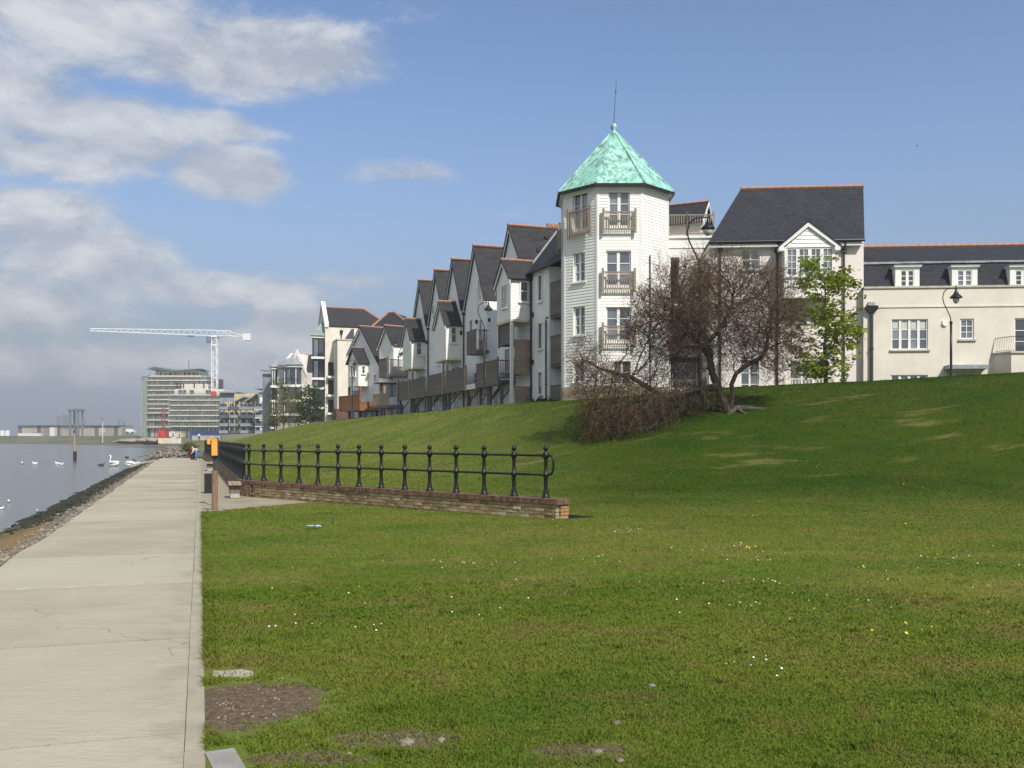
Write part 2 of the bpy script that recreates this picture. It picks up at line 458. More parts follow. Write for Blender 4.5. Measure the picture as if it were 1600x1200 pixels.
m, t, b = base_mat('lawn_soil')
col, fine = lawn_colour(t)
gp = t.n('ShaderNodeNewGeometry').outputs['Position']
sp = t.n('ShaderNodeSeparateXYZ', i_0=gp)
nn = t.noise(gp, 4.0, 4, 0.6)
soil = t.mix(t.sstep(t.noise(gp, 22, 6, 0.75), 0.3, 0.7), (0.065, 0.047, 0.030), (0.185, 0.142, 0.098))
for bx, by, rx, ry, thr in BARE:
    dx = t.math('DIVIDE', t.math('SUBTRACT', sp.outputs[0], bx), rx)
    dy = t.math('DIVIDE', t.math('SUBTRACT', sp.outputs[1], by), ry)
    d = t.math('SQRT', t.math('ADD', t.math('MULTIPLY', dx, dx), t.math('MULTIPLY', dy, dy)))
    d = t.math('ADD', d, t.math('MULTIPLY', t.math('SUBTRACT', nn, 0.5), thr))
    col = t.mix(t.math('SUBTRACT', 1.0, t.sstep(d, 0.72, 1.0)), col, soil)
grain = t.noise(gp, 45, 3, 0.7)
col = t.mix(t.math('MULTIPLY', t.sstep(grain, 0.45, 0.7), 0.25), t.mix(1.0, col, (1.15, 1.15, 1.1), 'MULTIPLY'), t.mix(1.0, col, (0.65, 0.7, 0.6), 'MULTIPLY'))
t.link(col, b.inputs['Base Color']); b.inputs['Roughness'].default_value = 0.95
b.inputs['Specular IOR Level'].default_value = 0.1
bn = t.n('ShaderNodeBump', i_Height=t.math('ADD', grain, fine), i_Strength=0.7); bn.inputs['Distance'].default_value = 0.05
t.link(bn.outputs[0], b.inputs['Normal'])

m, t, b = base_mat('grass_blade')
col, fine = lawn_colour(t)
at = t.n('ShaderNodeAttribute', attribute_name='rnd').outputs['Fac']
rp = t.n('ShaderNodeValToRGB', i_0=at)
cr = rp.color_ramp
cr.elements[0].color = (0.86, 0.95, 0.75, 1); cr.elements[1].color = (1.75, 1.55, 1.4, 1)
for p, cc in ((0.45, (1.0, 1.05, 0.85, 1)), (0.85, (1.25, 1.25, 1.05, 1))):
    e = cr.elements.new(p); e.color = cc
col = t.mix(1.0, col, rp.outputs[0], 'MULTIPLY')
# blades stand every way: shade them mostly by the turf's upward normal
nm = t.n('ShaderNodeVectorMath', operation='NORMALIZE', i_0=t.n('ShaderNodeVectorMath', operation='ADD', i_0=t.n('ShaderNodeNewGeometry').outputs['Normal'], i_1=(0.0, -0.12, 1.3)).outputs[0]).outputs[0]
d = t.n('ShaderNodeBsdfDiffuse', i_Color=col, i_Normal=nm)
tr = t.n('ShaderNodeBsdfTranslucent', i_Color=col)
mx = t.n('ShaderNodeMixShader', i_0=0.22)
t.link(d.outputs[0], mx.inputs[1]); t.link(tr.outputs[0], mx.inputs[2])
t.link(mx.outputs[0], m.node_tree.nodes['Material Output'].inputs['Surface'])

# water
m, t, b = base_mat('water')
gp = t.n('ShaderNodeNewGeometry').outputs['Position']
mp_ = t.n('ShaderNodeMapping', i_0=gp); mp_.inputs['Scale'].default_value = (0.6, 1.2, 1)
h = t.math('ADD', t.noise(mp_.outputs[0], 1.6, 4, 0.6), t.math('MULTIPLY', t.noise(mp_.outputs[0], 9, 3, 0.6), 0.35))
b.inputs['Base Color'].default_value = (0.085, 0.09, 0.08, 1)
b.inputs['Roughness'].default_value = 0.16
b.inputs['IOR'].default_value = 1.33
bn = t.n('ShaderNodeBump', i_Height=h, i_Strength=0.22); bn.inputs['Distance'].default_value = 0.08
t.link(bn.outputs[0], b.inputs['Normal'])

# shore: rubble above, weed below
m, t, b = base_mat('shore_mud')
gp = t.n('ShaderNodeNewGeometry').outputs['Position']
sp = t.n('ShaderNodeSeparateXYZ', i_0=gp)
n = t.noise(gp, 3.5, 6, 0.7)
n3 = t.noise(gp, 14, 5, 0.7)
rub = t.mix(t.sstep(n3, 0.35, 0.65), (0.10, 0.08, 0.055), (0.30, 0.25, 0.18))
weed = t.mix(n3, (0.012, 0.015, 0.007), (0.040, 0.042, 0.018))
k = t.sstep(t.math('ADD', sp.outputs[2], t.math('MULTIPLY', t.math('SUBTRACT', n, 0.5), 0.28)), -0.19, -0.02)
near = t.math('SUBTRACT', 1.0, t.sstep(t.math('ADD', sp.outputs[1], t.math('MULTIPLY', n, 6.0)), 20, 27))
wr = t.mix(near, weed, t.mix(n3, (0.14, 0.095, 0.035), (0.30, 0.20, 0.085)))
t.link(t.mix(k, wr, rub), b.inputs['Base Color']); b.inputs['Roughness'].default_value = 0.9
bn = t.n('ShaderNodeBump', i_Height=t.math('ADD', n, n3), i_Strength=0.9); bn.inputs['Distance'].default_value = 0.06
t.link(bn.outputs[0], b.inputs['Normal'])
mat('stone_rubble', (0.27, 0.235, 0.18), 0.95, 0.3, 4, 0.6, 15)

# rough land across the water
m, t, b = base_mat('far_land')
gp = t.n('ShaderNodeNewGeometry').outputs['Position']
sp = t.n('ShaderNodeSeparateXYZ', i_0=gp)
mp_ = t.n('ShaderNodeMapping', i_0=gp); mp_.inputs['Scale'].default_value = (0.5, 0.5, 1.5)
n = t.noise(mp_.outputs[0], 0.08, 6, 0.65)
c = t.mix(t.sstep(n, 0.35, 0.65), (0.06, 0.085, 0.02), (0.14, 0.13, 0.05))
mud = t.mix(t.noise(gp, 0.6, 4), (0.05, 0.045, 0.035), (0.17, 0.145, 0.105))
c = t.mix(t.sstep(t.math('ADD', sp.outputs[2], t.math('MULTIPLY', n, 0.5)), 0.2, 0.9), mud, c)
t.link(c, b.inputs['Base Color']); b.inputs['Roughness'].default_value = 0.95

# ---------------------------------------------------------------- mesh helpers
WM = {}

class MB:
    def __init__(s, M=None):
        s.v = []; s.f = []; s.mi = []; s.M = M if M is not None else Matrix()
    def add(s, vs_, fs, m=0):
        o = len(s.v)
        M = s.M
        s.v.extend([M @ Vector(p) for p in vs_])
        s.f.extend([tuple(i + o for i in f) for f in fs])
        s.mi.extend([m] * len(fs))
        return s
    def box(s, x0, x1, y0, y1, z0, z1, m=0):
        if x1 < x0: x0, x1 = x1, x0
        if y1 < y0: y0, y1 = y1, y0
        if z1 < z0: z0, z1 = z1, z0
        return s.add([(x0, y0, z0), (x1, y0, z0), (x1, y1, z0), (x0, y1, z0), (x0, y0, z1), (x1, y0, z1), (x1, y1, z1), (x0, y1, z1)],
                     [(0, 3, 2, 1), (4, 5, 6, 7), (0, 1, 5, 4), (1, 2, 6, 5), (2, 3, 7, 6), (3, 0, 4, 7)], m)
    def poly(s, pts, m=0):
        return s.add(pts, [tuple(range(len(pts)))], m)
    def prism(s, pts, vec, m=0):
        n = len(pts)
        a = [Vector(p) for p in pts]
        v = Vector(vec)
        # orient so that the first cap faces away from vec
        nrm = Vector((0, 0, 0))
        for i in range(n):
            p, q = a[i], a[(i + 1) % n]
            nrm += p.cross(q)
        if nrm.dot(v) > 0:
            a = a[::-1]
        return s.add(a + [p + v for p in a], [tuple(range(n)), tuple(range(2 * n - 1, n - 1, -1))] +
                     [(i, i + n, (i + 1) % n + n, (i + 1) % n) for i in range(n)], m)
    def slab(s, p0, p1, p2, p3, th, m=0):
        a, b_, c_ = Vector(p0), Vector(p1), Vector(p2)
        n = (b_ - a).cross(c_ - b_).normalized()
        if n.z > 0: n = -n
        return s.prism([p0, p1, p2, p3], n * th, m)
    def bar(s, a, b_, r=0.03, m=0, n=4):
        return s.tube([a, b_], r, n, m)
    def tube(s, pts, r, n=8, m=0, caps=True):
        P = [Vector(p) for p in pts]
        rs = r if isinstance(r, (list, tuple)) else [r] * len(P)
        ring = []
        up = None
        for i, p in enumerate(P):
            d = (P[min(i + 1, len(P) - 1)] - P[max(i - 1, 0)])
            if d.length < 1e-9: d = Vector((0, 0, 1))
            d.normalize()
            if up is None:
                up = Vector((0, 0, 1)) if abs(d.z) < 0.9 else Vector((1, 0, 0))
            a = d.cross(up)
            if a.length < 1e-6: a = d.cross(Vector((0, 1, 0)))
            a.normalize()
            b2 = a.cross(d).normalized()
            up = b2
            off = math.pi / n if n == 4 else 0
            ring += [p + (a * math.cos(2 * math.pi * k / n + off) + b2 * math.sin(2 * math.pi * k / n + off)) * rs[i] for k in range(n)]
        fs = []
        for i in range(len(P) - 1):
            for k in range(n):
                fs.append((i * n + k, i * n + (k + 1) % n, (i + 1) * n + (k + 1) % n, (i + 1) * n + k))
        if caps:
            fs.append(tuple(range(n - 1, -1, -1)))
            fs.append(tuple((len(P) - 1) * n + k for k in range(n)))
        return s.add(ring, fs, m)
    def lathe(s, prof, c=(0, 0, 0), n=12, m=0):
        vs_, fs = [], []
        for r, z in prof:
            for k in range(n):
                a = 2 * math.pi * (k + 0.5) / n
                vs_.append((c[0] + r * math.cos(a), c[1] + r * math.sin(a), c[2] + z))
        for i in range(len(prof) - 1):
            for k in range(n):
                fs.append((i * n + k, i * n + (k + 1) % n, (i + 1) * n + (k + 1) % n, (i + 1) * n + k))
        fs.append(tuple(range(n - 1, -1, -1)))
        fs.append(tuple((len(prof) - 1) * n + k for k in range(n)))
        return s.add(vs_, fs, m)
    def ball(s, c, r, m=0, n=8, k=5, sz=1.0):
        prof = [(max(1e-3, r * math.sin(math.pi * i / k)), -r * sz * math.cos(math.pi * i / k)) for i in range(k + 1)]
        return s.lathe(prof, c, n, m)
    def wall(s, x0, x1, z0, z1, holes=(), y=0.0, rev=0.12, m=0):
        xs = sorted({x0, x1} | {min(max(h[i], x0), x1) for h in holes for i in (0, 1)})
        zs = sorted({z0, z1} | {min(max(h[i], z0), z1) for h in holes for i in (2, 3)})
        for i in range(len(xs) - 1):
            for j in range(len(zs) - 1):
                cx, cz = (xs[i] + xs[i + 1]) / 2, (zs[j] + zs[j + 1]) / 2
                if any(h[0] < cx < h[1] and h[2] < cz < h[3] for h in holes):
                    continue
                s.add([(xs[i], y, zs[j]), (xs[i + 1], y, zs[j]), (xs[i + 1], y, zs[j + 1]), (xs[i], y, zs[j + 1])], [(0, 1, 2, 3)], m)
        for h in holes:
            a, b_, c_, d = h[:4]
            y1 = y + rev
            s.add([(a, y, c_), (a, y1, c_), (a, y1, d), (a, y, d)], [(0, 1, 2, 3)], m)
            s.add([(b_, y, c_), (b_, y1, c_), (b_, y1, d), (b_, y, d)], [(3, 2, 1, 0)], m)
            s.add([(a, y, d), (b_, y, d), (b_, y1, d), (a, y1, d)], [(0, 3, 2, 1)], m)
            s.add([(a, y, c_), (b_, y, c_), (b_, y1, c_), (a, y1, c_)], [(0, 1, 2, 3)], m)
        return s
    def boards(s, x0, x1, z0, z1, holes=(), y=0.0, pitch=0.157, lap=0.017, m=0, clip=None):
        """lapped weatherboards in front of plane y; clip(zc) may narrow the span"""
        n = max(1, int(round((z1 - z0) / pitch)))
        h = (z1 - z0) / n
        for i in range(n):
            za, zb = z0 + i * h, z0 + (i + 1) * h
            zc = (za + zb) / 2
            spans = [(x0, x1) if clip is None else clip(zc)]
            for hh in holes:
                if hh[2] < zc < hh[3]:
                    ns = []
                    for a, b_ in spans:
                        if hh[1] <= a or hh[0] >= b_: ns.append((a, b_)); continue
                        if hh[0] > a: ns.append((a, hh[0]))
                        if hh[1] < b_: ns.append((hh[1], b_))
                    spans = ns
            for a, b_ in spans:
                if b_ - a < 0.02: continue
                ya, yb = y - lap - 0.004, y - 0.004
                s.add([(a, ya, za), (b_, ya, za), (b_, yb, zb), (a, yb, zb), (a, yb, za), (b_, yb, za)],
                      [(0, 1, 2, 3), (4, 5, 1, 0), (0, 3, 4), (1, 5, 2)], m)
        return s
    def mesh(s, name, mats, inv=None, smooth=False):
        me = bpy.data.meshes.new(name)
        vv = [tuple(inv @ p) for p in s.v] if inv is not None else [tuple(p) for p in s.v]
        me.from_pydata(vv, [], s.f)
        if isinstance(mats, str): mats = [mats]
        for mm in mats: me.materials.append(MATS[mm])
        if len(mats) > 1:
            me.polygons.foreach_set('material_index', s.mi)
        if smooth:
            me.polygons.foreach_set('use_smooth', [True] * len(me.polygons))
        me.update()
        return me
    def build(s, name, mats, parent=None, smooth=False, kind=None, label=None):
        P = WM.get(parent.name) if parent is not None else None
        me = s.mesh(name, mats, P.inverted() if P is not None else None, smooth)
        o = bpy.data.objects.new(name, me)
        COL.objects.link(o)
        if parent is not None:
            o.parent = parent
            WM[o.name] = P
        else:
            WM[o.name] = Matrix()
        if kind: o['kind'] = kind
        if label: o['label'] = label
        return o

def tag(o, label, cat, group=None):
    o['label'] = label; o['category'] = cat
    if group: o['group'] = group
    return o

def thing(name, label, cat, M, group=None):
    o = bpy.data.objects.new(name, None)
    COL.objects.link(o)
    o.empty_display_size = 0.5
    if not isinstance(M, Matrix): M = Matrix.Translation(M)
    o.matrix_world = M
    WM[o.name] = M.copy()
    return tag(o, label, cat, group)

def inst(name, me, parent, M):
    """share mesh `me` under parent at local matrix M"""
    o = bpy.data.objects.new(name, me)
    COL.objects.link(o)
    o.parent = parent
    o.matrix_local = M
    WM[o.name] = WM[parent.name] @ M
    return o

def copy_tree(src, M, label=None, group=None, parent=None):
    c = src.copy()
    COL.objects.link(c)
    if parent is None:
        c.matrix_world = M
        WM[c.name] = M.copy()
        if label: c['label'] = label
        if group: c['group'] = group
    else:
        c.parent = parent
        WM[c.name] = WM[parent.name] @ c.matrix_local
    for ch in list(src.children):
        copy_tree(ch, None, parent=c)
    return c

def frame(ox, oy, ax, ay, oz=0.0):
    l = math.hypot(ax, ay)
    ax, ay = ax / l, ay / l
    return Matrix(((ax, -ay, 0, ox), (ay, ax, 0, oy), (0, 0, 1, oz), (0, 0, 0, 1)))

def hit(M, px, py, off=0.0):
    k = (px - 800) / 1500
    yx, yy = M[0][1], M[1][1]
    ox, oy = M[0][3], M[1][3]
    Yd = (ox * yx + oy * yy - off) / (k * yx + yy)
    return ((k * Yd - ox) * M[0][0] + (Yd - oy) * M[1][0], EYE + (686 - py) * Yd / 1500 - M[2][3])

def hitx(M, px, py, xloc):
    k = (px - 800) / 1500
    xx, xy = M[0][0], M[1][0]
    ox, oy = M[0][3], M[1][3]
    Yd = (ox * xx + oy * xy + xloc) / (k * xx + xy)
    return ((k * Yd - ox) * M[0][1] + (Yd - oy) * M[1][1], EYE + (686 - py) * Yd / 1500 - M[2][3])

def P3(px, py, Yd):
    return Vector(((px - 800) / 1500 * Yd, Yd, EYE + (686 - py) * Yd / 1500))

def sub(M, x, y, z=0, ang=0.0):
    return M @ Matrix.Translation((x, y, z)) @ Matrix.Rotation(ang, 4, 'Z')

def window(parent, M, x0, x1, z0, z1, y=0.0, cols=2, rows=3, rev=0.1, bar=0.035, fr=0.06, mul=0.09, lights=None,
           sill=True, gl='glass', trim='white_trim', each=True, name='window', sillmat='white_trim', surround=0.0, kick=0.0):
    """frame at y+rev, panes behind it; lights = number of casements side by side"""
    lights = lights or 1
    yf = y + rev
    b = MB(M)
    b.box(x0, x1, yf - 0.03, yf + 0.05, z0, z0 + fr)
    b.box(x0, x1, yf - 0.03, yf + 0.05, z1 - fr, z1)
    b.box(x0, x0 + fr, yf - 0.028, yf + 0.048, z0 + fr, z1 - fr)
    b.box(x1 - fr, x1, yf - 0.028, yf + 0.048, z0 + fr, z1 - fr)
    if surround:
        s_ = surround
        b.box(x0 - s_, x0, y - 0.035, y + 0.02, z0 - s_ * 0.3, z1 + s_)
        b.box(x1, x1 + s_, y - 0.035, y + 0.02, z0 - s_ * 0.3, z1 + s_)
        b.box(x0, x1, y - 0.033, y + 0.018, z1, z1 + s_)
    lw = (x1 - x0 - 2 * fr - (lights - 1) * mul) / lights
    panes = []
    for i in range(lights):
        a = x0 + fr + i * (lw + mul)
        c = a + lw
        if i: b.box(a - mul, a, yf - 0.026, yf + 0.046, z0 + fr, z1 - fr)
        zb = z0 + fr
        if kick:
            b.box(a, c, yf - 0.01, yf + 0.03, zb, zb + kick); zb += kick
        for j in range(1, cols):
            xm = a + (c - a) * j / cols
            b.box(xm - bar / 2, xm + bar / 2, yf - 0.012, yf + 0.03, zb, z1 - fr)
        for j in range(1, rows):
            zm = zb + (z1 - fr - zb) * j / rows
            b.box(a, c, yf - 0.010, yf + 0.028, zm - bar / 2, zm + bar / 2)
        for jx in range(cols):
            for jz in range(rows):
                panes.append((a + (c - a) * jx / cols, a + (c - a) * (jx + 1) / cols, zb + (z1 - fr - zb) * jz / rows, zb + (z1 - fr - zb) * (jz + 1) / rows))
    o = b.build(name, trim, parent)
    if each:
        for p in panes:
            tl = rnd.uniform(-0.004, 0.004)
            q = MB(M); q.add([(p[0], yf + 0.032 + tl, p[2]), (p[1], yf + 0.032 - tl, p[2]), (p[1], yf + 0.032 - tl, p[3]), (p[0], yf + 0.032 + tl, p[3])], [(0, 1, 2, 3)])
            q.build('pane', rnd.choice(('glass', 'glass', 'glass_pale', 'glass_deep')) if gl == 'glass' else gl, o)
    else:
        q = MB(M)
        for p in panes:
            q.add([(p[0], yf + 0.032, p[2]), (p[1], yf + 0.032, p[2]), (p[1], yf + 0.032, p[3]), (p[0], yf + 0.032, p[3])], [(0, 1, 2, 3)])
        q.build('pane', gl, o)
    if sill:
        q = MB(M); q.box(x0 - 0.1, x1 + 0.1, y - 0.09, y + 0.02, z0 - 0.09, z0 - 0.002)
        q.build('sill', sillmat, o)
    return o

_bal = {}
def balcony(parent, M, x0, x1, z0, z1, y0, y1, matn, step=0.13, post=0.09, bw=0.04, posts=True, over=0.12, under=0.12, floor=True, sides=True, name='balcony', panel=False):
    """timber balustrade on three sides, x0..x1, front at y0 (towards viewer), wall at y1"""
    b = MB(M)
    if posts:
        for x in (x0, x1):
            b.box(x - post / 2, x + post / 2, y0 - 0.02, y0 + post, z0 - under, z1 + over)
    b.box(x0 + post / 2, x1 - post / 2, y0, y0 + 0.06, z1 - 0.07, z1)
    b.box(x0 + post / 2, x1 - post / 2, y0, y0 + 0.06, z0, z0 + 0.09)
    if sides:
        for x in (x0, x1):
            b.box(x - 0.03, x + 0.03, y0 + post, y1, z1 - 0.07, z1)
            b.box(x - 0.03, x + 0.03, y0 + post, y1, z0, z0 + 0.09)
    if floor:
        b.box(x0 + 0.05, x1 - 0.05, y0 + 0.065, y1, z0 - 0.04, z0 + 0.05)
    o = b.build(name, matn, parent)
    h = z1 - z0 - 0.16
    key = (round(bw, 3), round(h, 3), matn)
    if key not in _bal:
        _bal[key] = MB().box(-bw / 2, bw / 2, -0.015, 0.015, 0, h).mesh('baluster', matn)
    n = max(2, int((x1 - x0 - post) / step))
    Pinv = WM[o.name].inverted()
    for i in range(1, n):
        x = x0 + post / 2 + (x1 - x0 - post) * i / n
        inst('baluster', _bal[key], o, Pinv @ M @ Matrix.Translation((x, y0 + 0.03, z0 + 0.09)))
    if sides:
        ns = max(1, int((y1 - y0) / step))
        for x in (x0, x1):
            for i in range(1, ns):
                inst('baluster', _bal[key], o, Pinv @ M @ Matrix.Translation((x, y0 + post + (y1 - y0 - post) * i / ns, z0 + 0.09)) @ Matrix.Rotation(math.pi / 2, 4, 'Z'))
    return o

def plank_panel(parent, M, x0, x1, z0, z1, y, matn, w_=0.14, name='balcony_panel', rail=True):
    """solid front of upright planks, each its own piece; M's x runs along it"""
    b = MB(M)
    b.box(x0, x1, y - 0.03, y + 0.05, z1, z1 + 0.05)
    b.box(x0, x1, y + 0.021, y + 0.06, z0 + 0.1, z0 + 0.2)
    b.box(x0, x1, y + 0.021, y + 0.06, z1 - 0.25, z1 - 0.15)
    o = b.build(name, matn, parent)
    n = max(1, int(round((x1 - x0) / w_)))
    wd = (x1 - x0) / n
    key = ('pl', round(wd, 3), round(z1 - z0, 3), matn)
    if key not in _bal:
        _bal[key] = MB().box(0.004, wd - 0.004, 0, 0.02, 0, z1 - z0).mesh('plank', matn)
    Pinv = WM[o.name].inverted()
    for i in range(n):
        inst('plank', _bal[key], o, Pinv @ M @ Matrix.Translation((x0 + i * wd, y + rnd.uniform(-0.006, 0.0), z0)))
    return o

_rt = {}
def ridge(parent, M, a, b_, r=0.11, n=None, name='ridge_tile', matn='terracotta'):
    a, b_ = Vector(a), Vector(b_)
    L = (b_ - a).length
    n = n or max(1, int(L / 0.45))
    d = (b_ - a) / L
    key = (round(L / n, 4), r)
    if key not in _rt:
        _rt[key] = MB().tube([(0.003, 0, 0), (L / n - 0.003, 0, 0)], [r, r * 0.94], 6).mesh(name, matn)
    Q = d.to_track_quat('X', 'Z').to_matrix().to_4x4()
    Pinv = WM[parent.name].inverted()
    for i in range(n):
        inst(name, _rt[key], parent, Pinv @ M @ Matrix.Translation(a + d * (L * i / n)) @ Q)

def downpipe(parent, M, x, y, z0, z1, matn='black_metal', r=0.045, hopper=True, kick=None):
    b = MB(M)
    b.tube([(x, y, z0), (x, y, z1)], r, 8)
    for z in np.arange(z0 + 0.8, z1 - 0.3, 1.8):
        b.tube([(x, y, z), (x, y, z + 0.07)], r * 1.4, 8)
    if hopper:
        b.prism([(x - 0.13, y - 0.11, z1), (x + 0.13, y - 0.11, z1), (x + 0.13, y + 0.1, z1), (x - 0.13, y + 0.1, z1)], (0, 0, 0.2))
    if kick:
        b.tube([(x, y, z1 + 0.1), (x + kick[0] * 0.5, y + kick[1] * 0.5, z1 + 0.18), (x + kick[0], y + kick[1], z1 + 0.45)], r, 8)
    return b.build('downpipe', matn, parent)
# ================================================================ GROUND
def sheet(name, rows, matn, kind='structure', smooth=True):
    """rows: list of equal-length lists of points"""
    n, k = len(rows), len(rows[0])
    vv = [tuple(p) for r in rows for p in r]
    ff = [(i * k + j, i * k + j + 1, (i + 1) * k + j + 1, (i + 1) * k + j) for i in range(n - 1) for j in range(k - 1)]
    me = bpy.data.meshes.new(name)
    me.from_pydata(vv, [], ff)
    me.materials.append(MATS[matn])
    # make faces look up
    if me.polygons and sum(p.normal.z for p in me.polygons) < 0:
        me.flip_normals()
    me.polygons.foreach_set('use_smooth', [smooth] * len(me.polygons))
    o = bpy.data.objects.new(name, me)
    COL.objects.link(o)
    WM[o.name] = Matrix()
    o['kind'] = kind
    return o

def resample(pl, n):
    out_ = []
    for i in range(len(pl) - 1):
        a, b_ = Vector(pl[i]), Vector(pl[i + 1])
        for k in range(n):
            out_.append(a.lerp(b_, k / n))
    out_.append(Vector(pl[-1]))
    return out_

PF = frame(0.03, 0, 0.951, 0.309)      # promenade frame: x across (right edge at 0), y along
def edge(Y):
    return Vector((0.03 - 0.325 * Y, Y, 0.0))

Fp = [(60, -10, 0), (30, 14, 0), (17, 19.5, 0), (11, 20.5, 0), (5, 20.2, 0.03), (1.75, 19.3, 0.08), (1.05, 19.55, 0.12), (-1.3, 21.7, 0.30),
      (-3.4, 23.9, 0.36), (-5.4, 25.9, 0.40), (-7.25, 27.75, 0.40), (-8.15, 30.0, 0.40), (-11.6, 40, 0.40), (-16.4, 54.7, 0.40), (-26.9, 85, 0.3), (-42, 150, 0.5)]
Cp = [(64, 8, 4.2), (36, 24, 4.15), (24, 31.5, 4.1), (18.7, 35, 4.05), (14, 40.5, 4.0), (10.2, 43.5, 3.92), (2.6, 48.6, 3.50), (-2.5, 62, 3.72),
      (-5.5, 78, 3.80), (-13.6, 102, 3.95), (-26, 130, 3.8), (-38, 150, 2.75), (-46, 162, 1.8), (-52, 175, 1.5), (-58, 190, 1.4), (-66, 215, 1.4)]
Fr, Cr = resample(Fp, 6), resample(Cp, 6)
NP = 46
bank_rows = []
for a, c in zip(Fr, Cr):
    row = []
    for i in range(NP + 1):
        t_ = i / NP
        s_ = t_ - 0.135 * math.sin(2 * math.pi * t_)
        p = a.lerp(c, t_)
        p.z = a.z + (c.z - a.z) * s_
        w_ = min(1, 6 * t_ * (1 - t_))
        p.z += w_ * (0.10 * mnoise.noise((p.x * 0.25, p.y * 0.25, 0)) + 0.03 * mnoise.noise((p.x * 1.1, p.y * 1.1, 4)))
        row.append(p)
    # the plateau the houses stand on
    d = (c - a); d.z = 0; d.normalize()
    row.append(c + d * 1.2 + Vector((0, 0, -0.06)))
    row.append(c + d * 60 + Vector((0, 0, -0.5)))
    bank_rows.append(row)
bank = sheet('grass_bank', bank_rows, 'lawn_soil')

Lt = [Fp[0], Fp[1], Fp[2], Fp[3], Fp[4], Fp[5], (1.1, 19.1, 0.06), (-1.35, 21.33, 0.03), (-3.5, 23.5, 0.01), (-5.2, 25.2, 0.0), (-7.02, 21.75, 0)]
Lb = [(60, -30, 0), (30, -25, 0), (17, -20, 0), (11, -18, 0), edge(-14), edge(-11), edge(-8), edge(-2), edge(6), edge(14), edge(21.7)]
Lt_, Lb_ = resample(Lt, 8), resample(Lb, 8)
lawn_rows = []
for a, c in zip(Lt_, Lb_):
    row = []
    for i in range(41):
        t_ = i / 40
        p = a.lerp(c, t_)
        w_ = min(1, 5 * t_ * (1 - t_))
        p.z += w_ * (0.025 * mnoise.noise((p.x * 0.5, p.y * 0.5, 9)) + 0.012 * mnoise.noise((p.x * 2.3, p.y * 2.3, 2)))
        row.append(p)
    lawn_rows.append(row)
lawn = sheet('lawn', lawn_rows, 'lawn_soil')

def bvh_of(o):
    me = o.data
    return BVHTree.FromPolygons([v.co.copy() for v in me.vertices], [tuple(p.vertices) for p in me.polygons])
bvhs = [bvh_of(bank), bvh_of(lawn)]
def gz(x, y, default=0.0):
    best = None
    for bv in bvhs:
        h = bv.ray_cast(Vector((x, y, 50)), Vector((0, 0, -1)))
        if h[0] is not None and (best is None or h[0].z > best): best = h[0].z
    return default if best is None else best

# promenade: a bed, and slabs lying on it one by one
path = MB(PF).box(-2.38, 0.0, -14, 92, -0.5, -0.16).build('path', 'concrete_grey', kind='structure')
qj = [-12, -9, -6, -3, 0.0, 2.85, 5.78, 8.54, 11.87]
while qj[-1] < 88: qj.append(qj[-1] + 3.1)
def left_edge(q):
    return -(2.52 + 0.75 * min(1, max(0, (q - 18) / 60)) + 0.10 * mnoise.noise((q * 0.35, 0, 3)))
for i in range(len(qj) - 1):
    a, b_ = qj[i] + 0.016, qj[i + 1] - 0.016
    mb = MB(PF)
    N = 4
    pts = [(-0.111, a, -0.02), (-0.111, b_, -0.02)] + [(left_edge(a + (b_ - a) * k / N) , a + (b_ - a) * k / N, -0.02) for k in range(N, -1, -1)]
    dz = rnd.uniform(-0.004, 0.004)
    mb.prism([(p[0], p[1], p[2] + dz) for p in pts], (0, 0, -0.135))
    mb.build('slab', 'path_concrete', path)
    if i >= 5:
        light = abs(qj[i + 1] - 11.87) < 0.1
        mj = MB(PF).box(left_edge(qj[i + 1]) + 0.03, -0.115, qj[i + 1] - (0.045 if light else 0.015), qj[i + 1] + (0.045 if light else 0.015), -0.12, -0.013 if light else -0.045)
        mj.build('joint_strip', 'joint_mortar' if light else 'pipe_grey', path)
q = -12.0
kn = 0
while q < 84:
    L = 1.45
    if 4.1 < q < 5.3:
        q += 0.2; continue
    mb = MB(PF)
    x1 = rnd.uniform(-0.004, 0.004)
    mb.box(-0.108 + x1, 0.0 + x1, q + 0.004, q + L - 0.004, -0.14, -0.008 + rnd.uniform(-0.003, 0.003))
    mb.build('kerb_stone', 'kerb', path)
    q += L
# loose kerb block and the concrete lip by the bare patch
mb = MB(frame(-1.37, 4.72, 0.90, 0.43)); mb.box(-0.08, 0.07, -0.42, 0.40, -0.14, 0.006)
tag(mb.build('kerb_block', 'kerb_grey'), 'short grey kerb block lying askew at the lawn corner beside the path', 'kerb stone')
ap = MB(); ap.prism([(-2.13, 6.82, 0.006), (-2.03, 6.82, 0.006), (-1.93, 6.86, 0.006), (-1.84, 6.80, 0.006), (-1.80, 6.70, 0.006), (-1.88, 6.64, 0.006), (-1.97, 6.67, 0.006), (-2.02, 6.64, 0.006), (-2.08, 6.68, 0.006)], (0, 0, -0.1))
ap.build('concrete_lip', 'path_concrete', path)

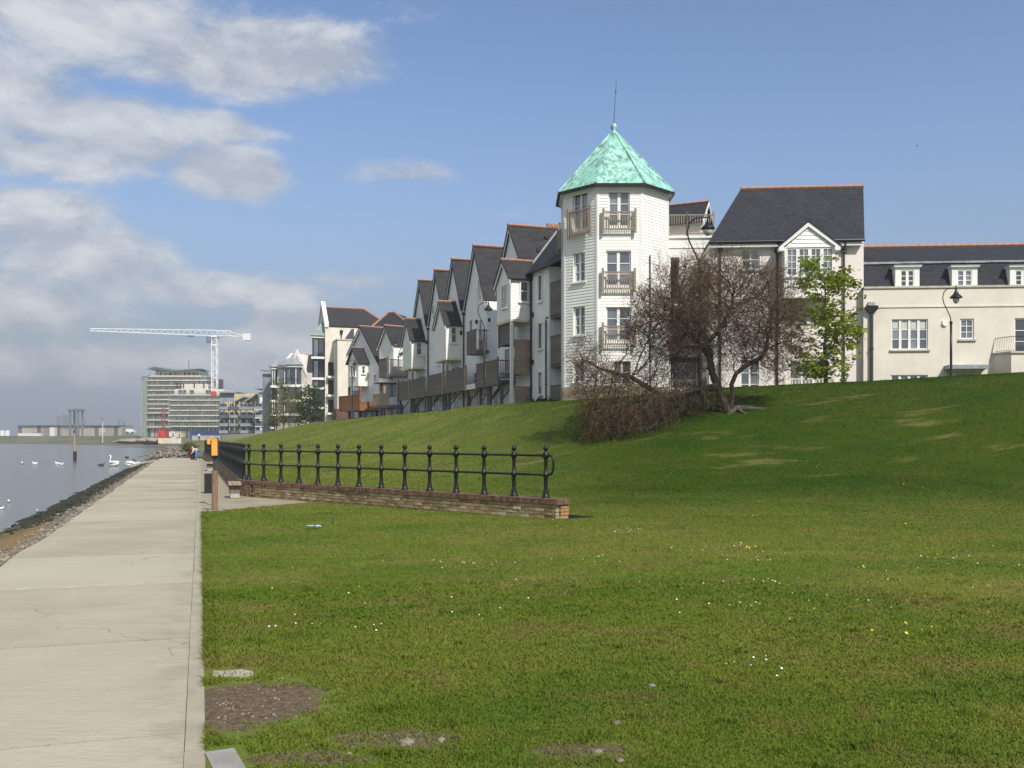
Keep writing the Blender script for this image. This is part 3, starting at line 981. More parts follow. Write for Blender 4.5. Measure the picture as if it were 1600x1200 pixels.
# paved corner between promenade and wall
WALL_D = Vector((-0.704, 0.710, 0)).normalized()
W0 = Vector((0.87, 19.1, 0))
W_line = [W0 + WALL_D * t_ for t_ in (0, 3, 6, 9, 11.9)] + [Vector(p) for p in ((-7.86, 27.98, 0), (-8.2, 28.7, 0), (-8.5, 29.6, 0), (-16.8, 54.5, 0), (-27.4, 85.0, 0))]
pv = MB()
poly_ = [edge(21.75), Vector((-5.55, 24.25, 0)), Vector((-4.35, 24.3, 0)), W0 + WALL_D * 9 + Vector((0.1, 0.1, 0)), W0 + WALL_D * 11.9 + Vector((0.1, 0.1, 0)), Vector((-7.8, 28.0, 0)), Vector((-8.1, 28.7, 0)), Vector((-8.4, 29.6, 0)), Vector((-16.7, 54.5, 0)), Vector((-27.3, 85, 0)), edge(84.5)]
pv.prism([(p.x, p.y, -0.012) for p in poly_], (0, 0, -0.2))
pv.build('paved_corner', 'path_damp', kind='structure')

# water, one sheet to the horizon
wv = [(-3000, -200, -0.45), (200, -200, -0.45), (200, 3000, -0.45), (-3000, 3000, -0.45)]
me = bpy.data.meshes.new('river_water'); me.from_pydata(wv, [], [(0, 1, 2, 3)]); me.materials.append(MATS['water'])
o = bpy.data.objects.new('river_water', me); COL.objects.link(o); o['kind'] = 'structure'

# earth under everything on the land side
ev = [(2, -60, -0.6), (400, -60, -0.6), (400, 900, -0.6), (-60, 900, -0.6), (-60, 220, -0.6), (-26.5, 85, -0.6)]
me = bpy.data.meshes.new('ground'); me.from_pydata(ev, [], [tuple(range(6))]); me.materials.append(MATS['spoil'])
o = bpy.data.objects.new('ground', me); COL.objects.link(o); o['kind'] = 'structure'

# shore strip between promenade and water
rows = []
for i in range(0, 560):
    q = -14 + i * 0.18
    le = left_edge(q) + 0.05
    row = []
    for j in range(15):
        t_ = j / 14
        x = le - t_ * (2.9 + 0.25 * mnoise.noise((q * 0.5, 0, 7)))
        z = -0.035 - 0.72 * t_ ** 1.1
        x += 0.10 * mnoise.noise((q * 1.3, t_ * 3, 1)) * min(1, t_ * 6)
        z += (0.075 * mnoise.noise((q * 1.6, t_ * 5, 5)) + 0.06 * mnoise.noise((q * 4.5, t_ * 11, 2)) + 0.03 * mnoise.noise((q * 11, t_ * 25, 2))) * min(1, t_ * 6)
        row.append(PF @ Vector((x, q, z)))
    rows.append(row)
shore = sheet('foreshore', rows, 'shore_mud', smooth=False)
bv_sh = bvh_of(shore)

def blob_mesh(r, seed, sub=1, flat=0.7):
    import bmesh
    bm = bmesh.new()
    bmesh.ops.create_icosphere(bm, subdivisions=sub, radius=r)
    for v in bm.verts:
        k = 1 + 0.45 * mnoise.noise(v.co / r * 0.9 + Vector((seed * 3.1, seed, 0)))
        v.co *= k
        v.co.z *= flat
    me_ = bpy.data.meshes.new('stone'); bm.to_mesh(me_); bm.free()
    return me_
stone_src = []
for k in range(5):
    ms = blob_mesh(1.0, k)
    stone_src.append((np.array([v.co[:] for v in ms.vertices]), [tuple(p.vertices) for p in ms.polygons]))

def scatter_stones(name, pts, matn, kind='stuff'):
    vv, ff = [], []
    for (p, r) in pts:
        V_, F_ = stone_src[rnd.randrange(5)]
        a = rnd.uniform(0, 6.28); c_, s_ = math.cos(a), math.sin(a)
        o_ = len(vv)
        for x, y, z in V_:
            vv.append((p[0] + r * (x * c_ - y * s_), p[1] + r * (x * s_ + y * c_), p[2] + r * z))
        ff += [tuple(i + o_ for i in f) for f in F_]
    me_ = bpy.data.meshes.new(name); me_.from_pydata(vv, [], ff); me_.materials.append(MATS[matn])
    o_ = bpy.data.objects.new(name, me_); COL.objects.link(o_); o_['kind'] = kind
    return o_
pts = []
for k in range(1100):
    q = rnd.uniform(6, 84) if k % 3 else rnd.uniform(8, 28)
    x = left_edge(q) - abs(rnd.gauss(0.12, 0.28))
    P = PF @ Vector((x, q, 5))
    h = bv_sh.ray_cast(P, Vector((0, 0, -1)))
    if h[0] is None: continue
    pts.append(((h[0].x, h[0].y, h[0].z + 0.01), rnd.uniform(0.015, 0.055)))
scatter_stones('shore_rubble', pts, 'stone_rubble')
# weed hanging on the lower stones
pts = []
for k in range(1500):
    q = rnd.uniform(22, 84)
    x = left_edge(q) - rnd.uniform(0.45, 1.45)
    P = PF @ Vector((x, q, 5))
    h = bv_sh.ray_cast(P, Vector((0, 0, -1)))
    if h[0] is None or h[0].z < -0.5: continue
    pts.append(((h[0].x, h[0].y, h[0].z), rnd.uniform(0.03, 0.10)))
scatter_stones('seaweed', pts, 'seaweed')

# the far shore and the ground of the building site
def land(name, outline, inner_z, matn='far_land', edge_z=-0.8, inset=(9, 26)):
    """outline: shoreline points; the land rises behind it"""
    rows_ = []
    pl = resample(outline, 8)
    for i, p in enumerate(pl):
        d = (pl[min(i + 1, len(pl) - 1)] - pl[max(i - 1, 0)]); d.z = 0; d.normalize()
        nrm = Vector((-d.y, d.x, 0))   # landward side
        iz = p.z
        row = []
        for t_, hgt in ((0, -0.9), (0.12, -0.3), (0.25, 0.3), (0.45, 0.42), (0.75, 0.8), (1.0, 1.0)):
            pp = p + nrm * (t_ * inset[0]) + Vector((1.6, 1.2, 0)) * mnoise.noise((p.x * 0.05, p.y * 0.05, t_ * 3))
            z = edge_z if hgt < -0.5 else (edge_z * 0.3 if hgt < 0 else iz * hgt)
            z += (0.25 * mnoise.noise((pp.x * 0.09, pp.y * 0.09, 3)) + 0.12 * mnoise.noise((pp.x * 0.4, pp.y * 0.4, 3))) * (0.3 + max(hgt, 0)) * min(1, iz)
            row.append(Vector((pp.x, pp.y, z)))
        row.append(p + nrm * inset[1] + Vector((0, 0, iz * 0.95 - p.z)))
        row.append(p + nrm * inset[2] + Vector((0, 0, iz * 0.95 - p.z)))
        rows_.append(row)
    return sheet(name, rows_, matn)
land('far_shore', [(-1100, 640, 2.6), (-480, 500, 2.8), (-232, 438, 3.1), (-176, 372, 3.0), (-140, 322, 2.4), (-112, 286, 1.8), (-96, 262, 1.3)], 3, inset=(26, 60, 900))
land('building_site_ground', [(-98, 266, 1.3), (-80, 232, 1.25), (-66, 190, 1.1), (-53, 150, 0.7), (-42, 118, 0.45), (-35.5, 98, 0.25), (-31, 85, 0.1)], 1.2, inset=(9, 24, 120))
land('verge', [(-60, 176, 1.35), (-47, 140, 0.8), (-36, 110, 0.45), (-27.8, 86, 0.1)], 1.0, matn='lawn_soil', edge_z=-0.15, inset=(4, 10, 26))
pts = []
for k in range(520):
    t_ = rnd.random()
    a = Vector((-30, 84, 0)).lerp(Vector((-56, 160, 0)), t_)
    pts.append(((a.x + rnd.gauss(0, 1.1), a.y + rnd.gauss(0, 1.0), rnd.uniform(-0.4, 0.1 + 0.4 * t_)), rnd.uniform(0.08, 0.28)))
scatter_stones('shore_boulders', pts, 'stone_rubble')
# squared end of the promenade, with a pale coping
mb = MB(PF); mb.prism([(-3.35, 78.5, 0.03), (-2.95, 79.2, 0.03), (-4.2, 73, -0.12), (-4.75, 73.2, -0.14)][::-1], (0, 0, -0.5))
tag(mb.build('slipway_edge', 'joint_mortar'), 'pale concrete edging running down into the water at the far end of the path', 'edging')
# ================================================================ TOWER
TC = Vector((5.6, 52.8, 2.6))
AP = 2.8
SD = 2 * AP * math.tan(math.pi / 8)
tower = thing('tower', 'white weatherboarded octagonal corner tower with a green copper roof', 'tower', TC)
T_TOP = 14.75 - TC.z

def facet(i, ap=AP):
    """i=0 faces the viewer, +1 next to the right"""
    a = -math.pi / 2 + i * math.pi / 4
    n = Vector((math.cos(a), math.sin(a)))
    ori = Vector((TC.x, TC.y)) + n * ap
    return frame(ori.x, ori.y, -n.y, n.x, TC.z)

F0, FL, FR = facet(0), facet(-1), facet(1)
def hole(M, px0, px1, py0, py1, off=0.0):
    a, zt = hit(M, px0, py0, off); b_, zb = hit(M, px1, py1, off)
    return [a, b_, zb, zt]
front_holes = [hole(F0, 951, 984, 299, 357), hole(F0, 947, 986, 392, 450), hole(F0, 947, 986, 479, 536), hole(F0, 958, 986, 563, 600)]
left_holes = [hole(FL, 895, 918, 303, 359), hole(FL, 896, 914, 396, 439), hole(FL, 896, 914, 480, 523), hole(FL, 895, 913, 565, 597)]
PL_Z = hit(FL, 900, 604)[1]
for i in range(8):
    M = facet(i)
    hs = front_holes if i == 0 else left_holes if i == 7 else []
    b = MB(M)
    b.wall(-SD / 2, SD / 2, PL_Z, T_TOP, hs, 0.0, 0.16)
    b.build('wall', 'white_board', tower)
    if i in (0, 1, 6, 7):
        c = MB(M); c.boards(-SD / 2 + 0.1, SD / 2 - 0.1, PL_Z, T_TOP - 0.1, hs)
        c.build('weatherboarding', 'white_board', tower, kind='stuff')
    b = MB(M)
    b.box(-SD / 2 - 0.01, -SD / 2 + 0.1, -0.035, 0.03, PL_Z, T_TOP - 0.1)
    b.box(SD / 2 - 0.1, SD / 2 + 0.01, -0.034, 0.03, PL_Z, T_TOP - 0.1)
    b.build('corner_board', 'white_trim', tower)
    b = MB(M)
    b.box(-SD / 2 - 0.05, SD / 2 + 0.05, -0.06, 0.0, T_TOP - 0.16, T_TOP + 0.05)
    b.build('frieze_board', 'white_trim', tower)
    if i in (0, 1, 6, 7):
        b = MB(M)
        zz = -0.6
        while zz < PL_Z - 0.02:
            hgt = min(0.155, PL_Z - zz)
            xx = -SD / 2
            while xx < SD / 2 - 0.01:
                wd = min(rnd.uniform(0.22, 0.5), SD / 2 - xx)
                if SD / 2 - xx - wd < 0.1: wd = SD / 2 - xx
                b.box(xx + 0.006, xx + wd - 0.006, -0.07 + rnd.uniform(-0.012, 0.012), 0.0, zz + 0.006, zz + hgt - 0.006)
                xx += wd
            zz += hgt
        b.build('plinth_stones', 'stone_block', tower, kind='stuff')
    else:
        MB(M).box(-SD / 2, SD / 2, 0, 0.1, -0.6, PL_Z).build('plinth', 'stone_block', tower)
for h in front_holes[:3]:
    window(tower, F0, *h, rows=3, cols=1, lights=2, rev=0.12, fr=0.07, mul=0.16, sill=False, kick=0.12)
window(tower, F0, *front_holes[3], rows=2, cols=1, lights=2, rev=0.12)
window(tower, FL, *left_holes[0], rows=3, cols=1, lights=2, rev=0.12, fr=0.07, mul=0.14, sill=False, kick=0.12)
for h in left_holes[1:]:
    window(tower, FL, *h, rows=3, cols=1, lights=2, rev=0.12, fr=0.08, mul=0.12)
for (M, x0, x1, yt, yb) in ((F0, 943, 993, 330, 359), (F0, 942, 992, 424, 452), (F0, 942, 992, 509, 539), (FL, 887, 921, 332, 363)):
    a, zt = hit(M, x0, yt, 0.28); c, zb = hit(M, x1, yb, 0.28)
    balcony(tower, M, a, c, zb, zt, -0.28, -0.03, 'timber_grey', step=0.115, post=0.11, bw=0.038, over=0.16, under=0.14, floor=False, sides=False)
M6 = facet(-2)
balcony(tower, M6, -0.8, 0.8, 9.5, 10.6, -0.28, -0.03, 'timber_grey', step=0.13, post=0.11, over=0.16, under=0.14, floor=False, sides=False)
downpipe(tower, FR, -0.55, -0.08, -0.5, hit(FR, 1018, 400)[1], r=0.034, matn="pipe_grey", hopper=False)

def oct_ring(ap, z):
    r = ap / math.cos(math.pi / 8)
    return [Vector((r * math.cos(-math.pi / 2 - math.pi / 8 + k * math.pi / 4), r * math.sin(-math.pi / 2 - math.pi / 8 + k * math.pi / 4), z)) for k in range(8)]
Tm = Matrix.Translation(TC)
ev = oct_ring(3.1, T_TOP + 0.16); ap_ = oct_ring(0.16, 18.45 - TC.z)
for k in range(8):
    b = MB(Tm)
    p, q_ = ev[k], ev[(k + 1) % 8]
    r_, s_ = ap_[(k + 1) % 8], ap_[k]
    b.slab(p, q_, r_, s_, 0.05)
    b.build('copper_panel', 'copper', tower)
    b = MB(Tm); b.tube([p + Vector((0, 0, 0.02)), s_ + Vector((0, 0, 0.02))], 0.045, 6); b.build('hip_roll', 'copper', tower)
b = MB(Tm)
e1, e2 = oct_ring(3.14, T_TOP + 0.135), oct_ring(3.14, T_TOP + 0.0)
i1 = oct_ring(3.0, T_TOP + 0.0)
for k in range(8):
    j = (k + 1) % 8
    b.poly([e2[k], e2[j], e1[j], e1[k]]); b.poly([i1[k], i1[j], e2[j], e2[k]])
b.build('gutter', 'black_metal', tower)
b = MB(Tm)
w2 = oct_ring(AP, T_TOP + 0.05); i2 = oct_ring(3.05, T_TOP + 0.02)
for k in range(8):
    j = (k + 1) % 8
    b.poly([w2[k], w2[j], i2[j], i2[k]])
b.build('soffit', 'white_trim', tower)
zA = 18.45 - TC.z
fin = MB(Tm).lathe([(0.24, -0.12), (0.25, -0.02), (0.15, 0.06), (0.10, 0.16), (0.12, 0.18), (0.10, 0.22), (0.15, 0.28), (0.17, 0.38), (0.14, 0.49), (0.06, 0.55), (0.02, 0.57)], (0, 0, zA), 14).build('finial', 'copper', tower, smooth=True)
MB(Tm).tube([(0, 0, zA + 0.55), (0.07, 0, zA + 1.8), (0.14, 0, zA + 2.95)], [0.022, 0.016, 0.01], 6).ball((0.11, 0, zA + 2.3), 0.05).build('lightning_rod', 'pipe_grey', fin)

# ================================================================ LINK BLOCK between tower and house
LK = frame(9.4, 52.9, 1, -0.04)
link_ = thing('link_block', 'white rendered block with timber balconies between the octagonal tower and the gabled house', 'building', LK @ Matrix.Translation((0, 0, 2.6)))
lx0, lx1 = -1.3, 1.75
zt_par = hit(LK, 1075, 370)[1]
openings = [hole(LK, 1048, 1062, 402, 470), hole(LK, 1048, 1100, 478, 540), hole(LK, 1048, 1100, 556, 606)]
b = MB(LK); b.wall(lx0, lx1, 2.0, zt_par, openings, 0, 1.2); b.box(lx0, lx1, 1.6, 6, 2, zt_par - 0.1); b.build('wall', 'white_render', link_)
b = MB(LK); b.box(lx0, lx1, 1.22, 1.5, 2.0, zt_par - 0.2); b.build('recess_wall', 'dark_wall', link_)  # dark colour stands in for the shade inside the openings
b = MB(LK); b.box(lx0, lx1, -0.09, 0.5, zt_par - 0.08, zt_par + 0.03); b.box(lx0, lx1, -0.05, -0.002, zt_par - 0.62, zt_par - 0.56); b.build('parapet_coping', 'white_trim', link_)
a, zt = hit(LK, 1047, 335); c, zb = hit(LK, 1108, 366)
balcony(link_, LK, -1.28, 0.25, zb, zt, 0.0, 0.4, 'timber_grey', sides=False, floor=False)
balcony(link_, LK, 0.25, 1.7, zb, zt, 0.0, 0.4, 'timber_grey', sides=False, floor=False)
for (yt, yb) in ((512, 540), (594, 618)):
    a, zt = hit(LK, 1028, yt, 0.8); c, zb = hit(LK, 1103, yb, 0.8)
    balcony(link_, LK, a + 0.3, c, zb, zt, -0.8, 0.0, 'timber_grey')
for h in openings[1:]:
    window(link_, LK @ Matrix.Translation((0, 1.0, 0)), h[0] + 0.2, h[1] - 0.2, h[2] + 0.05, h[3] - 0.3, rows=3, cols=1, lights=2, rev=0.12, sill=False, gl='glass_dark', each=False)
# wicker chair and pots up on the link roof terrace
zf = zt_par + 0.03
ch = thing('wicker_chair', 'pale wicker armchair standing behind the timber rail of the roof terrace', 'chair', LK @ Matrix.Translation((-0.85, 1.1, zf)))
Mc = WM[ch.name]
MB(Mc).box(-0.28, 0.28, -0.28, 0.25, 0.36, 0.42).build('seat', 'board_cream', ch)
MB(Mc).prism([(-0.32, 0.25, 0.36), (0.32, 0.25, 0.36), (0.30, 0.27, 0.85), (0.18, 0.28, 1.0), (-0.18, 0.28, 1.0), (-0.30, 0.27, 0.85)], (0, 0.05, 0)).build('backrest', 'board_cream', ch)
for x in (-0.25, 0.25):
    for y in (-0.25, 0.22): MB(Mc).tube([(x, y, 0), (x, y, 0.36)], 0.025, 6).build('leg', 'board_cream', ch)
    MB(Mc).box(x - 0.04, x + 0.04, -0.28, 0.25, 0.6, 0.65).build('armrest', 'board_cream', ch)

# small gabled roof room behind
GF = frame(9.9, 58.0, 0.9, -0.43)
gr = thing('roof_room', 'small gabled roof room with grey slates behind the roof terrace rail', 'building', GF @ Matrix.Translation((0, 0, 12.0)))
zr = EYE + (686 - 311) * 56.5 / 1500
gx1 = 2.0
ze = zr - 1.25
b = MB(GF); b.box(-4, gx1 - 0.15, -1.15, 1.15, 10.5, ze); b.prism([(gx1 - 0.15, -1.15, ze), (gx1 - 0.15, 1.15, ze), (gx1 - 0.15, 0, zr - 0.12)], (-3.6, 0, 0)); b.build('wall', 'white_render', gr)
b = MB(GF)
for s_ in (-1, 1):
    b.slab((-4.2, 0, zr), (gx1, 0, zr), (gx1, s_ * 1.45, ze - 0.2), (-4.2, s_ * 1.45, ze - 0.2), 0.1)
b.build('roof', 'slate', gr)
ridge(gr, GF, (-4.2, 0, zr + 0.02), (gx1, 0, zr + 0.02), 0.1)
b = MB(GF)
for s_ in (-1, 1):
    b.prism([(gx1 + 0.005, 0, zr - 0.02), (gx1 + 0.005, s_ * 1.45, ze - 0.22), (gx1 + 0.005, s_ * 1.45, ze - 0.4), (gx1 + 0.005, 0, zr - 0.22)], (0.04, 0, 0))
b.build('barge_board', 'white_trim', gr)

# ================================================================ GABLED HOUSE
HF = frame(10.47, 51.0, 1, -0.08)
house = thing('house', 'pale rendered house with a tall slate roof and a white gabled bay window', 'house', HF @ Matrix.Translation((4, 0, 2.6)))
hx0, hx1 = 0.0, 8.0
z_ev = hit(HF, 1230, 379)[1]
hw = [hole(HF, 1159, 1187, 390, 421), hole(HF, 1157, 1186, 563, 620), hole(HF, 1234, 1291, 563, 620), hole(HF, 1233, 1290, 478, 503)]
b = MB(HF); b.wall(hx0, hx1, 2.0, z_ev, hw, 0, 0.14)
b.poly([(hx0, 0, 2), (hx0, 0, z_ev), (hx0, 5.4, z_ev), (hx0, 5.4, 2)]); b.poly([(hx1, 0, 2), (hx1, 5.4, 2), (hx1, 5.4, z_ev), (hx1, 0, z_ev)]); b.poly([(hx0, 5.4, 2), (hx0, 5.4, z_ev), (hx1, 5.4, z_ev), (hx1, 5.4, 2)])
b.poly([(hx1 - 0.01, 0, z_ev), (hx1 - 0.01, 5.4, z_ev), (hx1 + 0.3, 2.7, z_ev + 3.4)])
b.build('wall', 'pink_render', house)
rz_ = hit(HF, 1250, 294, -2.7)[1]
xr0, xr1 = hit(HF, 1157, 297, -2.7)[0], hit(HF, 1349, 292, -2.7)[0]
b = MB(HF)
eo, ez = -0.38, z_ev + 0.02
xa, xb = hit(HF, 1107, 380, 0.38)[0], hit(HF, 1351, 377, 0.38)[0]
b.slab((xa, eo, ez), (xb, eo, ez), (xr1, 2.7, rz_), (xr0, 2.7, rz_), 0.12)
b.slab((xa, 5.8, ez), (xb, 5.8, ez), (xr1, 2.71, rz_), (xr0, 2.71, rz_), 0.12)
b.slab((xa, eo, ez), (xa, 5.8, ez), (xr0, 2.705, rz_), (xr0, 2.70, rz_), 0.12)
roof = b.build('roof', 'slate', house)
ridge(house, HF, (xr0, 2.7, rz_ + 0.03), (xr1, 2.7, rz_ + 0.03), 0.12)
b = MB(HF); b.tube([(xa, eo - 0.05, ez - 0.03), (xb, eo - 0.05, ez - 0.03)], 0.075, 8); b.build('gutter', 'black_metal', house)
b = MB(HF); b.box(xa + 0.1, xb - 0.1, eo + 0.02, -0.002, z_ev - 0.26, z_ev - 0.12); b.build('fascia', 'white_trim', house)
window(house, HF, *hw[0], rows=2, cols=1, lights=2, rev=0.1, sillmat='stone_trim')
window(house, HF, *hw[1], rows=3, cols=1, lights=2, rev=0.1, sill=False)
window(house, HF, *hw[2], rows=3, cols=1, lights=3, rev=0.1, sill=False)
window(house, HF, *hw[3], rows=1, cols=1, lights=3, rev=0.1)
# bay
bo = 0.95
bx0, bzb = hit(HF, 1226, 463, bo); bx1, _ = hit(HF, 1305, 463, bo)
_, bzt = hit(HF, 1265, 387, bo)
bw = hole(HF, 1229, 1302, 388, 430, bo)
MBY = HF @ Matrix.Translation((0, -bo, 0))
b = MB(MBY); b.wall(bx0, bx1, bzb, bzt + 0.02, [bw], 0, 0.1)
b.poly([(bx0, 0, bzb), (bx0, 0, bzt), (bx0, bo, bzt), (bx0, bo, bzb)]); b.poly([(bx1, 0, bzb), (bx1, bo, bzb), (bx1, bo, bzt), (bx1, 0, bzt)])
b.poly([(bx0, 0, bzb), (bx0, bo, bzb), (bx1, bo, bzb), (bx1, 0, bzb)])
b.poly([(bx0, 0.12, bw[2] - 0.02), (bx1, 0.12, bw[2] - 0.02), (bx1, 0.12, bw[3] + 0.02), (bx0, 0.12, bw[3] + 0.02)])
bay = b.build('bay', 'white_board', house)
window(house, MBY, *bw, rows=4, cols=2, lights=4, rev=0.03, fr=0.06, mul=0.18, bar=0.03)
b = MB(MBY)
_, zb1 = hit(HF, 1265, 432, bo); _, zb2 = hit(HF, 1265, 447, bo)
b.box(bx0 - 0.06, bx1 + 0.06, -0.07, 0, zb1 - 0.08, zb1)
b.box(bx0 - 0.03, bx1 + 0.03, -0.035, 0, zb2 - 0.05, zb2)
b.box(bx0 - 0.06, bx1 + 0.06, -0.06, 0, bzb - 0.1, bzb)
b.build('band_moulding', 'white_trim', bay)
pzx, pzt = hit(HF, 1263, 345, bo + 0.1)
pl, pe = hit(HF, 1217, 385, bo + 0.1); pr, _ = hit(HF, 1313, 385, bo + 0.1)
b = MB(MBY)
b.prism([(bx0 - 0.02, -0.02, bzt), (bx1 + 0.02, -0.02, bzt), (pzx, -0.02, pzt - 0.15)], (0, 0.5, 0)); b.build('pediment', 'white_board', house)
def ped_clip(z):
    f = max(0, (pzt - 0.28 - z) / (pzt - 0.28 - bzt))
    return (pzx - (pzx - bx0) * f, pzx + (bx1 - pzx) * f)
MB(MBY).boards(bx0, bx1, bzt + 0.02, pzt - 0.3, (), -0.02, 0.2, 0.03, clip=ped_clip).build('pediment_boards', 'white_board', house, kind='stuff')
b = MB(MBY)
for sx in (pl, pr):
    b.prism([(pzx, -0.16, pzt), (sx, -0.16, pe), (sx, -0.16, pe - 0.22), (pzx, -0.16, pzt - 0.30)], (0, 0.1, 0))
for sx, sg in ((pl, 1), (pr, -1)):
    b.box(sx, sx + sg * 0.28, -0.158, 0.3, pe - 0.23, pe - 0.05)
b.build('barge_board', 'white_trim', house)
b = MB(MBY)
b.slab((pzx, -0.2, pzt + 0.02), (pzx, 2.9, pzt + 0.02), (pl - 0.05, 2.0, pe + 0.01), (pl - 0.05, -0.2, pe + 0.01), 0.06)
b.slab((pzx, -0.2, pzt + 0.021), (pzx, 2.9, pzt + 0.021), (pr + 0.05, 2.0, pe + 0.01), (pr + 0.05, -0.2, pe + 0.01), 0.06)
b.build('bay_roof', 'slate', house)
downpipe(house, HF, hit(HF, 1214, 400)[0], -0.08, 2.2, hit(HF, 1214, 386)[1] - 0.3, 'black_metal', 0.06, kick=(0.0, -0.3))
downpipe(house, HF, hit(HF, 1318, 400)[0], -0.08, 2.2, hit(HF, 1318, 386)[1] - 0.3, 'pipe_grey', 0.06, kick=(-0.0, -0.3))
downpipe(house, HF, hit(HF, 1125, 400)[0], -0.08, 2.2, hit(HF, 1125, 386)[1] - 0.3, 'pipe_grey', 0.055, kick=(0, -0.3))
a, zt = hit(HF, 1226, 591, 1.3); c, zb = hit(HF, 1303, 612, 1.3)
balcony(house, HF, a, c, zb, zt, -1.3, 0.0, "board_cream", step=0.17, bw=0.055)

# ================================================================ LONG TERRACE (right)
TF = frame(18.2, 50.0, 1, -0.08)
terr = thing('terrace_building', 'long cream rendered building with slate mansard roof and white dormers', 'building', TF @ Matrix.Translation((6, 0, 2.6)))
tx0, tx1 = 0.1, 17.5
tz = hit(TF, 1450, 450)[1]
tw = [hole(TF, 1393, 1450, 499, 546), hole(TF, 1500, 1522, 498, 530), hole(TF, 1585, 1625, 497, 552), hole(TF, 1392, 1450, 586, 625), hole(TF, 1660, 1720, 499, 546), hole(TF, 1775, 1800, 498, 530)]
b = MB(TF); b.wall(tx0, tx1, 1.8, tz, tw, 0, 0.12)
b.poly([(tx1, 0, 1.8), (tx1, 7, 1.8), (tx1, 7, tz), (tx1, 0, tz)]); b.poly([(tx0, 7, 1.8), (tx0, 7, tz), (tx1, 7, tz), (tx1, 7, 1.8)])
b.build('wall', 'cream_render', terr)
b = MB(TF); b.box(tx0, tx1 + 0.06, -0.07, 0.35, tz, tz + 0.1); b.build('parapet_coping', 'stone_trim', terr)
z2 = hit(TF, 1450, 479)[1]
b = MB(TF); b.box(tx0, tx1, -0.045, 0.0, z2 - 0.035, z2 + 0.035); b.build('string_course', 'cream_render', terr)
mz = hit(TF, 1450, 410, -0.9)[1]
rzz = hit(TF, 1450, 386, -4.0)[1]
b = MB(TF)
b.slab((tx0, 0.36, tz + 0.02), (tx1, 0.36, tz + 0.02), (tx1, 0.95, mz), (tx0, 0.95, mz), 0.1)
b.slab((tx0, 0.95, mz + 0.02), (tx1, 0.95, mz + 0.02), (tx1, 4.0, rzz), (tx0, 4.0, rzz), 0.1)
b.slab((tx0, 4.0, rzz), (tx1, 4.0, rzz), (tx1, 7.2, tz), (tx0, 7.2, tz), 0.1)
b.prism([(tx1 - 0.05, 0.4, tz), (tx1 - 0.05, 0.95, mz - 0.1), (tx1 - 0.05, 4.0, rzz - 0.1), (tx1 - 0.05, 7.1, tz)], (-0.1, 0, 0))
b.build('mansard_roof', 'slate', terr)
b = MB(TF)
nseg = 16
for i in range(nseg):
    xa_ = tx0 + (tx1 - tx0) * i / nseg
    b.box(xa_ + 0.01, xa_ + (tx1 - tx0) / nseg - 0.01, 0.84, 1.05, mz - 0.05 + rnd.uniform(-0.015, 0.01), mz + 0.05)
b.build('lead_flashing', 'lead', terr)
ridge(terr, TF, (tx0, 4.0, rzz + 0.04), (tx1, 4.0, rzz + 0.04), 0.15)
# firewall upstand at the left end
# dormers
for (c0, c1) in ((1400, 1440), (1489, 1531), (1580, 1622), (1672, 1714)):
    a, _ = hit(TF, c0 + 1, 450, 0.0); c, _ = hit(TF, c1 - 1, 450, 0.0)
    zt = hit(TF, (c0 + c1) / 2, 416, 0.0)[1]
    M = TF @ Matrix.Translation((0, 0.22, 0))
    b = MB(M)
    hh = [a + 0.27, c - 0.27, tz + 0.12, zt - 0.16]
    b.wall(a, c, tz + 0.1, zt, [hh], 0, 0.08)
    b.poly([(a, 0, tz + 0.1), (a, 0, zt), (a, 1.2, zt), (a, 1.2, tz + 0.1)]); b.poly([(c, 0, tz + 0.1), (c, 1.2, tz + 0.1), (c, 1.2, zt), (c, 0, zt)])
    d_ = b.build('dormer', 'white_trim', terr)
    b = MB(M); b.box(a - 0.08, c + 0.08, -0.12, 1.2, zt, zt + 0.07); b.box(a - 0.03, c + 0.03, -0.05, 0.0, zt - 0.07, zt - 0.002); b.build('dormer_roof', 'white_trim', d_)
    b = MB(M); b.box(a - 0.10, c + 0.10, -0.14, 1.2, zt + 0.072, zt + 0.1); b.build('lead_cover', 'lead', d_)
    window(terr, M, *hh, rows=3, cols=1, lights=2, rev=0.05, fr=0.05, mul=0.14, sill=False, gl='glass_dark' if c0 in (1400, 1580) else 'glass')
window(terr, TF, *tw[0], rows=3, cols=1, lights=4, rev=0.09, mul=0.13, sillmat='stone_trim')
window(terr, TF, *tw[1], rows=3, cols=2, lights=1, rev=0.09, fr=0.08, sillmat='stone_trim')
window(terr, TF, *tw[2], rows=3, cols=1, lights=2, rev=0.09, fr=0.07, mul=0.12, sill=False, gl='glass_dark')
window(terr, TF, *tw[3], rows=2, cols=1, lights=4, rev=0.09, mul=0.13)
window(terr, TF, *tw[4], rows=3, cols=1, lights=4, rev=0.09, mul=0.13, sillmat='stone_trim')
window(terr, TF, *tw[5], rows=3, cols=2, lights=1, rev=0.09, fr=0.08, sillmat='stone_trim')
# half drawn blinds inside the four-light window
for i in range(4):
    h = tw[0]; lw = (h[1] - h[0]) / 4
    MB(TF).box(h[0] + lw * i + 0.1, h[0] + lw * (i + 1) - 0.1, 0.117, 0.119, h[3] - 0.5 + rnd.uniform(-0.05, 0.05), h[3] - 0.07).build('blind', 'curtain', terr)
# alarm box
a, z_ = hit(TF, 1476, 505)
b = MB(TF); b.prism([(a - 0.12, -0.002, z_ + 0.13), (a + 0.12, -0.002, z_ + 0.13), (a + 0.14, -0.002, z_ - 0.05), (a + 0.05, -0.002, z_ - 0.15), (a - 0.05, -0.002, z_ - 0.15), (a - 0.14, -0.002, z_ - 0.05)], (0, -0.09, 0)); b.build('alarm_box', 'white_trim', terr)
